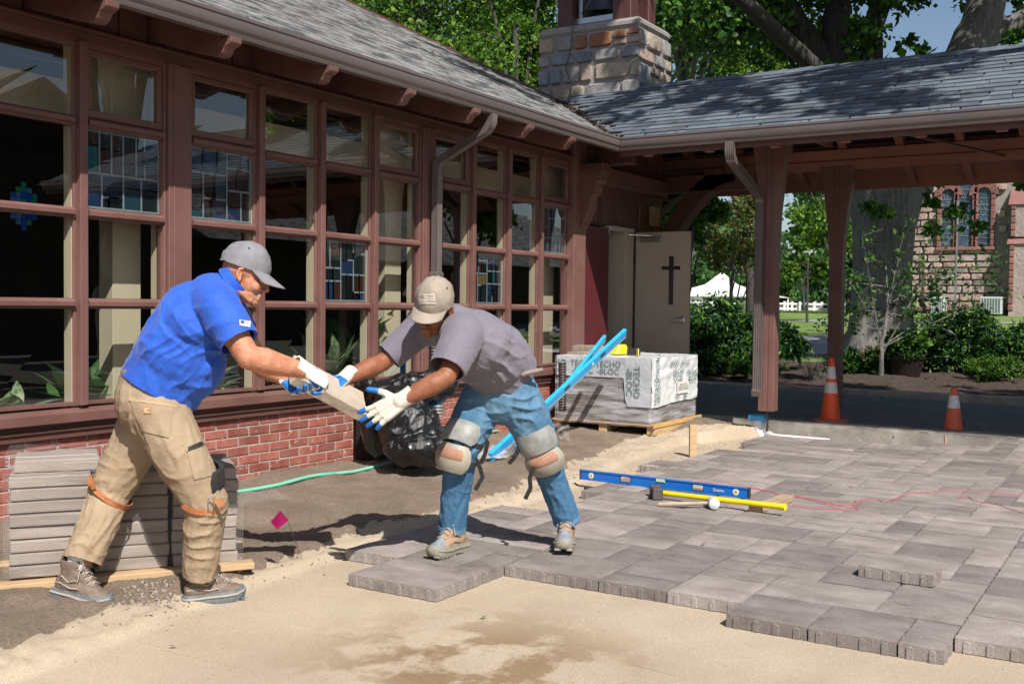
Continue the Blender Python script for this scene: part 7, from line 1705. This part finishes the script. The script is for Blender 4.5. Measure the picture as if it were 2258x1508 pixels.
# --- blue level on the pavers, sledgehammer, mallet, block, string
la = at_z(1281, 1056, .0) + Vector((0, 0, .036)); lb_ = at_z(1652, 1099, .0) + Vector((0, 0, .036))
lv_ = box_level("spirit_level", "long blue spirit level standing on edge on the pavers", la, lb_, .026, .072, BLV2, (0, 0, 1))
text("Empire", la.lerp(lb_, .835) + (lb_ - la).cross(Vector((0, 0, 1))).normalized() * .0095 * 1 + Vector((0, 0, -.002)), (lb_ - la), ZU, .028, mat("white_print", (.7, .72, .75), rough=.4), lv_, ext=.0006)
sh = thing("sledgehammer", "sledgehammer with dark square head and bright yellow handle on the pavers", "sledgehammer", at_z(1450, 1100, 0))
h0 = at_z(1447, 1098, 0) + Vector((0, 0, .040)); h1 = at_z(1732, 1118, .06); hd = (h1 - h0).normalized(); hx = Vector((hd.y, -hd.x, 0)).normalized() * -1
CAST = mat("dark_cast_head", (.05, .045, .042), (.09, .08, .075), rough=.65, scale=30, bump=.3, bscale=80)
b = MB(); c0 = h0; vx = VIEW_F; vx = Vector((vx.x, vx.y, 0)).normalized(); b.beam(c0 - vx * .085, c0 - vx * .035, .068, .078, (0, 0, 1)); b.beam(c0 - vx * .035, c0 + vx * .035, .05, .056, (0, 0, 1)); b.beam(c0 + vx * .035, c0 + vx * .085, .068, .078, (0, 0, 1)); b.build("hammer_head", CAST, sh, bevel=.006)
b = MB(); b.tube([h0 - hd * .02, h0 + hd * .1, h1 - hd * .12, h1 - hd * .03, h1], [.0165, .016, .0175, .019, .021], 14); b.build("handle", mat("yellow_fibreglass", (.75, .56, .01), (.8, .62, .02), rough=.3, scale=8, spots=(.5, .42, .3), spot_scale=30, spot_amt=.0), sh, smooth=True, sharp=40)
mt = thing("rubber_mallet", "small mallet with wooden handle and round white head in front of the yellow handle", "mallet", at_z(1572, 1122, 0))
m1 = at_z(1572, 1121, 0) + Vector((0, 0, .036)); m0 = at_z(1452, 1117, 0) + Vector((0, 0, .015)); md = Vector((-VIEW_F.x, -VIEW_F.y, 0)).normalized()
b = MB(); b.lathe([(0, -.055), (.026, -.055), (.035, -.045), (.033, -.01), (.033, .02), (.036, .045), (.030, .052), (0, .053)], m1, 28, 0, md); b.build("mallet_head", mat("white_rubber", (.6, .6, .6), (.5, .5, .5), rough=.6, scale=20), mt, smooth=True, sharp=50)
b = MB(); b.tube([m0, m0.lerp(m1, .15), m0.lerp(m1, .55), m0.lerp(m1, .9), m1], [.013, .0165, .013, .0105, .012], 12); b.build("handle", mat("worn_ash_handle", (.42, .33, .25), (.32, .24, .18), rough=.7, scale=12, stretch=(1, 1, 1)), mt, smooth=True, sharp=50)
b = MB(); w0 = at_z(1664, 1129, 0) + Vector((0, 0, .02)); w1 = at_z(1738, 1103, 0) + Vector((0, 0, .02)); b.beam(w0, w1, .085, .038); tag(b.build("wood_offcut", mat("weathered_offcut", (.4, .29, .2), (.3, .21, .14), rough=.85, scale=10, stretch=(1, 1, 5), bump=.3, bscale=60), None, bevel=.003), "short timber offcut propping the yellow handle", "wood block")
STR = mat("red_string", (.6, .03, .06), rough=.6)
def string(pts, lb):
    b = MB(); P = [at_z(x, y, .004) for x, y in pts]; b2 = MB(); limb(b2, P, .0018, .0018, 5, 0, .004, 3); tag(b2.build("mason_string", STR, None, smooth=True), lb, "string", "loose red strings on the pavers")
string([(1512, 1062), (1560, 1062), (1640, 1070), (1700, 1084), (1790, 1100), (1850, 1114), (1886, 1120), (1880, 1125), (1800, 1120), (1735, 1114)], "tangled red string looping beyond the blue level")
string([(1600, 1070), (1690, 1082), (1720, 1092), (1770, 1098), (1830, 1112), (1900, 1110), (1880, 1105), (1930, 1100), (1952, 1106), (2000, 1090), (2050, 1084), (2120, 1082), (2258, 1092)], "long red string running from the level to the right edge")
string([(2115, 1098), (2132, 1094), (2150, 1104), (2200, 1112), (2258, 1132)], "short red string with a knot near the right edge")
# loose pavers
me = paver_mesh(1, 2, 91, (1, 1, 1, 1), PAV, .0575); o = bpy.data.objects.new("paver", me); link(o); o.matrix_world = Matrix.Translation((5.135, -4.625, .0605)) @ Matrix.Rotation(R(-2.0), 4, 'Z'); tag(o, "narrow loose paver lying on top of the laid pavers at lower right", "paver")
me = paver_mesh(1, 2, 95, (1, 1, 1, 1), PAV, .0575); o = bpy.data.objects.new("paver", me); link(o); o.matrix_world = Matrix.Translation((7.83, -2.22, -.002)) @ Matrix.Rotation(R(0), 4, 'Z'); tag(o, "narrow paver sticking out from the far left edge of the laid pavers", "paver")
rg = random.Random(5); rg2 = random.Random(55)
def pebble(b, p, s_):
    vs = [Vector((rg.uniform(.6, 1.1), 0, 0)), Vector((-rg.uniform(.6, 1.1), 0, 0)), Vector((0, rg.uniform(.5, 1), 0)), Vector((0, -rg.uniform(.5, 1), 0)), Vector((0, 0, rg.uniform(.4, .8))), Vector((0, 0, -.5))]
    A = Euler((rg.random() * 6, rg.random() * 6, rg.random() * 6)).to_matrix(); b.add([Vector(p) + A @ v * s_ for v in vs], [(0, 2, 4), (2, 1, 4), (1, 3, 4), (3, 0, 4), (2, 0, 5), (1, 2, 5), (3, 1, 5), (0, 3, 5)])
# chips and scraps
b = MB(); b.beam(at_z(1290, 1075, -.05), at_z(1302, 1078, -.045), .02, .02); tag(b.build("wood_chip", CAST, None), "small dark scrap on the sand near the blue level", "scrap")
LEAFD = mat("brown_dry_leaf", (.2, .1, .03), (.3, .18, .06), rough=.8, scale=80); 
for (x, y, lb, z) in ((1783, 1076, "curled yellow-brown leaf on the pavers left of the red string", .006), (1877, 1073, "flat yellow leaf on the pavers near the red string", .004), (1552, 1199, "tiny rusty leaf on the pavers below the mallet", .004), (2120, 1003, "small curled brown leaf on the far pavers", .006), (1067, 1362, "small green leaf on the smooth sand", -.055), (381, 1426, "small yellow leaf on the sand at lower left", -.055)):
    p = at_z(x, y, z); b = MB(); a = x * .7; dx, dy = math.cos(a) * .018, math.sin(a) * .018; b.add([(p.x - dx, p.y - dy, z), (p.x + dy * .5, p.y - dx * .5, z + .006), (p.x + dx, p.y + dy, z + .012), (p.x - dy * .5, p.y + dx * .5, z + .006)], [(0, 1, 2, 3)]); tag(b.build("fallen_leaf", LEAFD if "green" not in lb else LF["maple"][2], None), lb, "leaf")
b = MB()
for _ in range(700):
    x = rg2.uniform(1.0, 5.2); y = rg2.uniform(-5.6, -1.9); 
    if -1.9 > y and (int((x - OX) // UX), int((y - OY) // UY)) in occ: continue
    pebble(b, (x, y, sand_z(x, y)), rg2.uniform(.0018, .0048) * (1.5 if rg2.random() < .05 else 1))
tag(b.build("sand_grit", DIRT, None), "dark grit scattered on the smooth sand", "grit", kind="stuff")
b = MB()
for pl_ in (((955, 1340), (1010, 1352), (1066, 1364)), ((905, 1390), (960, 1400), (1003, 1409), (1100, 1437)), ((640, 1380), (760, 1405), (880, 1432)), ((1150, 1400), (1240, 1412), (1330, 1430)), ((300, 1420), (420, 1445), (520, 1470)), ((1300, 1440), (1420, 1470), (1500, 1492))):
    P = [at_z(x, y, -.0595) for x, y in pl_]; limb(b, P, .0028, .0022, 5, 0, .0015, 7)
for pl_ in (((5, 1493), (120, 1455), (230, 1412), (330, 1372)), ((400, 1336), (470, 1298), (540, 1274), (610, 1251)), ((640, 1243), (700, 1232), (780, 1219))):
    P = [at_z(x, y, -.059) for x, y in pl_]; limb(b, P, .005, .005, 5, 0, .002, 9)
tag(b.build("screed_mark", SAND, None, smooth=True), "faint raised screed lines in the sand", "sand mark", kind="stuff")
# --- traffic cones
def cone(px, py, h, rb, rt, bands, lb, cols_, base):
    p = at_z(px, py, .045); p.z = .018; t = thing("traffic_cone", lb, "traffic cone", p, 0, "traffic cones on the driveway edge"); CO_, WH = cols_
    b = MB(); s_ = base; pr = []
    for r_, z in ((s_, 0), (s_, .022), (s_ * .96, .032)): pr.append((r_, z))
    vs = []; k = 0
    for r_, z in pr:
        for j in range(24):
            a = 2 * math.pi * j / 24 + .39; q = r_ / max(abs(math.cos(a)), abs(math.sin(a))) ** .85; vs.append((p.x + q * math.cos(a), p.y + q * math.sin(a), p.z + z))
    fs = [(i * 24 + j, i * 24 + (j + 1) % 24, (i + 1) * 24 + (j + 1) % 24, (i + 1) * 24 + j) for i in range(2) for j in range(24)] + [tuple(48 + j for j in range(24)), tuple(range(24))[::-1]]
    b.add(vs, fs); b.build("cone_base", CO_[1], t, smooth=True, sharp=40)
    b = MB(); b.lathe([(rb, .03), (rb * .99, .05)] + [(rb + (rt - rb) * q, .05 + (h - .05) * q) for q in (.25, .5, .75, 1.0)] + [(rt * .8, h + .006), (rt * .75, h - .02)], p, 32); b.build("cone_body", CO_[0], t, smooth=True, sharp=40)
    for (q0, q1) in bands:
        b = MB(); r0_, r1_ = rb + (rt - rb) * q0 + .0025, rb + (rt - rb) * q1 + .0025; b.lathe([(r0_ - .003, .05 + (h - .05) * q0), (r0_, .05 + (h - .05) * q0), (r1_, .05 + (h - .05) * q1), (r1_ - .003, .05 + (h - .05) * q1)], p, 32); b.build("reflective_band", WH, t, smooth=True, sharp=40)
CO1 = [mat("bright_orange_cone", (.85, .09, .015), (.8, .08, .012), rough=.45, scale=6), mat("dusty_orange_base", (.55, .11, .05), (.4, .1, .06), rough=.6, scale=14)]; CO2 = [mat("faded_orange_cone", (.62, .12, .06), (.55, .11, .06), rough=.6, scale=6), mat("dark_dirty_base", (.12, .07, .06), (.2, .09, .07), rough=.7, scale=10)]
WB = mat("dirty_reflective_white", (.55, .53, .55), (.7, .68, .68), rough=.45, scale=30, spots=(.2, .17, .16), spot_scale=60, spot_amt=.05)
cone(1831, 925, .71, .105, .027, ((.42, .60), (.66, .86)), "taller bright orange cone with two white bands on the kerb", (CO1, WB), .17)
cone(2102, 947, .455, .093, .030, ((.50, .82),), "shorter faded orange cone with one wide white band", (CO2, WB), .145)
# --- white drain pipe
WP = mat("white_pvc", (.75, .77, .78), (.65, .67, .68), rough=.35, scale=6); BP = mat("blue_plastic_cap", (.03, .32, .7), rough=.35)
pb = at_x(1672, 925, 11.0); t = thing("drain_pipe", "white plastic drain pipe elbow with a blue cap beside the kerb", "pipe", (pb.x, pb.y, 0))
x_, y_ = pb.x, pb.y; r_ = .068
b = MB(); el_ = [(x_, y_, .06), (x_, y_, .0)]
for k in range(8): a = math.pi / 2 * k / 7; el_.append((x_ - .02 * k / 7, y_ - .11 * (1 - math.cos(a)), -.0 - .10 * math.sin(a) + .0))
el_ += [(x_ - .05, y_ - .3, -.02 - .065), (x_ - .35, y_ - .7, -.055)]
b.tube([Vector(q) for q in el_[:10]], r_ * .9, 20); b.build("elbow", WP, t, smooth=True, sharp=50)
b = MB(); b.lathe([(r_, .0), (r_ * 1.02, .0), (r_ * 1.02, .075), (r_, .08)], (x_, y_, .005), 24); b.build("socket_ring", WP, t, smooth=True, sharp=40)
b = MB(); b.box((x_ - .085, y_ - .085, .085), (x_ + .085, y_ + .085, .145)); b.box((x_ - .08, y_ - .095, .06), (x_ - .03, y_ - .08, .12)); b.build("blue_cap", BP, t, bevel=.01)
b = MB(); p0 = Vector((10.62, at_x(1696, 957, 10.62).y + .05, -.035)); p1 = Vector((10.68, at_x(1830, 965, 10.7).y, -.035)); b.tube([(x_ - .03, y_ - .12, -.06), (10.75, y_ - .25, -.06), p0 + Vector((.05, -.2, -.02)), p1 + Vector((.0, 0, -.025))], .045, 16); b.build("pipe_run", WP, t, smooth=True)
# --- black bags, box, tarp, hose, flexible pipe
BAGM = mat("black_bin_liner", (.006, .006, .007), (.012, .012, .013), rough=.2, scale=3, spec=.45, bump=.8, bscale=11, bdist=.03, bump2=.5, b2scale=40, b2dist=.008, stretch=(1.4, 1.4, .55), coat=.25, world=True)
def bag(lb, prims, seed, ax, grp="black bin bags against the wall"):
    k_ = Vector(ax)
    def dsp(p, n):
        a = noise.noise(p * 3.2 + Vector((seed, 0, 0))); w = noise.noise(Vector((p.dot(k_) * 2.2, p.cross(k_).length * 16, seed)) + p * 1.2); w2 = noise.noise(p * 22 + Vector((seed, 2, 0)))
        return .030 * a + .016 * (1 - abs(w) * 2.2) + .006 * w2 + .012 * (1 - 3 * abs(noise.noise(p * 9 + Vector((0, seed, 0)))))
    o = blob("bin_bag", prims, .010, 4, BAGM, None, dsp, post=0); tag(o, lb, "bin bag", grp); return o
bg0 = at_z(915, 1020, .05)
X3, Y3, Z3 = Vector((1, 0, 0)), Vector((0, 1, 0)), Vector((0, 0, 1))
cbag = at_d(922, 935, 8.0); cbag2 = at_d(905, 850, 8.05)
bag("large glossy black bin bag slumped in front of the brick wall", [ell(at_d(905, 950, 7.9), VIEW_R * .23, VIEW_F * .2, Z3 * .24), ell(at_d(918, 985, 7.85), VIEW_R * .25, VIEW_F * .22, Z3 * .14), ell(at_d(880, 905, 7.95), VIEW_R * .19, VIEW_F * .19, Z3 * .18), ell(at_d(838, 950, 8.1), VIEW_R * .14, VIEW_F * .14, Z3 * .22), cap(at_d(868, 905, 8.05), at_d(845, 880, 8.0), .06, .03), ell(at_d(950, 1000, 7.95), VIEW_R * .12, VIEW_F * .13, Z3 * .07)], 3.0, VIEW_R)
bag("upper black bin bag resting on a dark crate against the sill", [ell(at_d(915, 855, 8.2), VIEW_R * .25, VIEW_F * .2, Z3 * .13), ell(at_d(868, 862, 8.2), VIEW_R * .2, VIEW_F * .17, Z3 * .10), ell(at_d(962, 845, 8.2), VIEW_R * .14, VIEW_F * .15, Z3 * .10), cap(at_d(815, 845, 8.3), at_d(790, 850, 8.3), .06, .03)], 8.0, VIEW_R)
q0 = at_y(815, 1000, -.22); b = MB(); b.box((q0.x, -.24, .02), (q0.x + .80, -.06, .50)); tag(b.build("dark_crate", MATTBLK, None, bevel=.02), "black crate hidden behind the bin bags", "crate")
# dark screen leaning behind the bags
b = MB(); b.beam(at_d(905, 812, 8.5), at_d(935, 770, 8.5), .1, .2, VIEW_F); b.build("x", BLK) if False else None
TARP = mat("blue_tarp", (.01, .26, .72), (.015, .32, .8), rough=.4, scale=6, bump=.4, bscale=12, bdist=.01)
c = at_d(985, 985, 8.3)
def tarpf(u, v): p = at_d(945 + 75 * u, 1000 - 62 * v + 4 * u, 8.2 + .25 * v); p += VIEW_F * (-.06 * math.sin(u * 3.1) * math.sin(v * 2.8 + .3)) + Vector((0, 0, .03 * fbm(u * 3, v * 3, 1, 2, 1))); return p
def tarp2(u, v): return tarpf(u, v)
to = sheet("blue_tarp", tarp2, 24, 18, TARP, None); sm = to.modifiers.new("t", 'SOLIDIFY'); sm.thickness = .008; tag(to, "crumpled bright blue tarp beside the black bag", "tarp")
HOSE = mat("mint_green_hose", (.14, .46, .33), (.18, .52, .38), rough=.4, scale=8); 
def hose(pts, lb):
    b = MB(); P = []
    for (x, y) in pts:
        p = at_z(x, y, .03); P.append(Vector((p.x, p.y, dirt_z(p.x, p.y) + .016)))
    limb(b, P, .0125, .0125, 10, 0, .002, 5); tag(b.build("garden_hose", HOSE, None, smooth=True), lb, "hose", "green garden hose pieces on the dirt")
hose([(430, 1115), (505, 1093), (600, 1077), (690, 1058), (780, 1040), (868, 1026)], "mint green hose crossing the dirt between the stack and the black bag")
hose([(1035, 985), (1075, 965), (1120, 950), (1170, 938), (1210, 928), (1245, 908)], "mint green hose section behind the bending man's legs")
b = MB(); P = [at_z(868, 1026, .05), at_z(900, 1024, .05), at_z(935, 1024, .05)]; b.tube([Vector((p.x, p.y, dirt_z(p.x, p.y) + .014)) for p in P], [.014, .011, .009], 8); tag(b.build("hose_nozzle", BLK, None, smooth=True), "black end fitting of the green hose by the bag", "hose fitting")
# corrugated drain pipe on the downspout
CORR = mat("grey_corrugated_plastic", (.16, .15, .145), (.24, .22, .21), rough=.5, scale=8)
def corr(a, c, r_, lb, n=38, m_=CORR):
    a = Vector(a); c = Vector(c); prof = []; L_ = (c - a).length
    for k in range(n * 4): z = L_ * k / (n * 4 - 1); prof.append((r_ + (r_ * .16 if (k % 4) in (1, 2) else -r_ * .05), z))
    b = MB(); b.lathe(prof, a, 18, 0, (c - a)); tag(b.build("corrugated_pipe", m_, None, smooth=True, sharp=60), lb, "pipe")
corr((7.49, -.12, .30), (7.49, -.12, .98), .052, "grey corrugated drain pipe standing below the downspout", 24)
corr(at_d(1240, 905, 10.45), at_d(1240, 800, 10.5), .035, "dark corrugated conduit by the corner post behind the load", 18, BLK if False else mat("dark_corrugated", (.04, .03, .03), rough=.5))
# clear plastic sheet scrap
def scr(u, v): p = at_z(1205 + 50 * u, 965 - 30 * v + 6 * u, .03); p.z = dirt_z(p.x, p.y) + .01 + .05 * abs(fbm(u * 3, v * 3, 6, 3, 1)); return p
tag(sheet("plastic_scrap", scr, 16, 10, CLEAR, None), "crumpled clear plastic scrap on the dirt left of the wrapped load", "plastic")
def scr2(u, v): p = at_d(1010 + 190 * u, 985 - 45 * v - 20 * u, 8.4 + .5 * v + .5 * u); return Vector((p.x, p.y, max(p.z, .05) * .0 + dirt_z(p.x, p.y) + .02 + .10 * abs(fbm(u * 4, v * 3, 2, 3, 1))))
tag(sheet("plastic_sheet", scr2, 30, 12, CLEAR, None), "rumpled clear plastic sheet on the dirt behind the bending man's legs", "plastic")
# marker flag
MAG = mat("magenta_flag", (.42, .008, .13), rough=.5, trans=.35); fb = at_z(667, 1213, -.0); t = thing("marker_flag", "small magenta marker flag on a thin wire in the dirt", "marker flag", fb)
topf_ = at_d(635, 1150, 5.10); b = MB(); b.tube([fb - Vector((0, 0, .05)), topf_], .0016, 5); b.build("wire", DKSTEEL, t)
b = MB(); q = [at_d(x, y, 5.10 + .01 * k) for k, (x, y) in enumerate(((618, 1126), (637, 1147), (611, 1167), (596, 1150)))]; nn = VIEW_F * .0015; b.prism(q, nn); b.build("flag", MAG, t)
# pebbles by the left stack and scattered stones
PEB = mat("pale_gravel", (.24, .2, .165), (.36, .31, .265), rough=.9, scale=40, world=True); b = MB(); rg = random.Random(5)
for _ in range(190):
    p = at_z(340 + rg.gauss(0, 38), 1322 + rg.gauss(0, 16), -.02); pebble(b, (p.x, p.y, max(dirt_z(p.x, p.y), sand_z(p.x, p.y)) + .003), rg.uniform(.004, .013))
for _ in range(120):
    p = at_z(500 + rg.gauss(0, 22), 1262 + rg.gauss(0, 10), -.02); pebble(b, (p.x, p.y, max(dirt_z(p.x, p.y), sand_z(p.x, p.y)) + .003), rg.uniform(.004, .012))
tag(b.build("loose_gravel", PEB, None), "pale gravel chips spilled near the left pallet", "gravel", kind="stuff")
b = MB()
for _ in range(1500):
    x = rg.uniform(2.2, 10.8); y = rg.uniform(-1.95, -.05); z = dirt_z(x, y)
    if sand_z(x, y) > z and y < -1.2: z = sand_z(x, y)
    pebble(b, (x, y, z + .001), rg.uniform(.0025, .009) * (1.8 if rg.random() < .04 else 1))
for _ in range(260):
    x = rg.uniform(2.5, 10.5); y = -1.93 + rg.gauss(.12, .1); z = max(sand_z(x, y), dirt_z(x, y)); pebble(b, (x, y, z), rg.uniform(.003, .012))
tag(b.build("dirt_crumbs", DIRT, None), "small clods and crumbs on the dirt", "soil", kind="stuff")
b = MB()
for _ in range(900):
    x = rg.uniform(11.75, 17.5); y = rg.uniform(-5, 1.5); z = (mulch_z(x, y) if x > 15.2 else far_z(x, y) + .014); pebble(b, (x, y, z), rg.uniform(.004, .014) if x < 15.2 else rg.uniform(.01, .035))
tag(b.build("mulch_chips", MULCH, None), "bark chips and grit on the bed and driveway", "bark", kind="stuff")
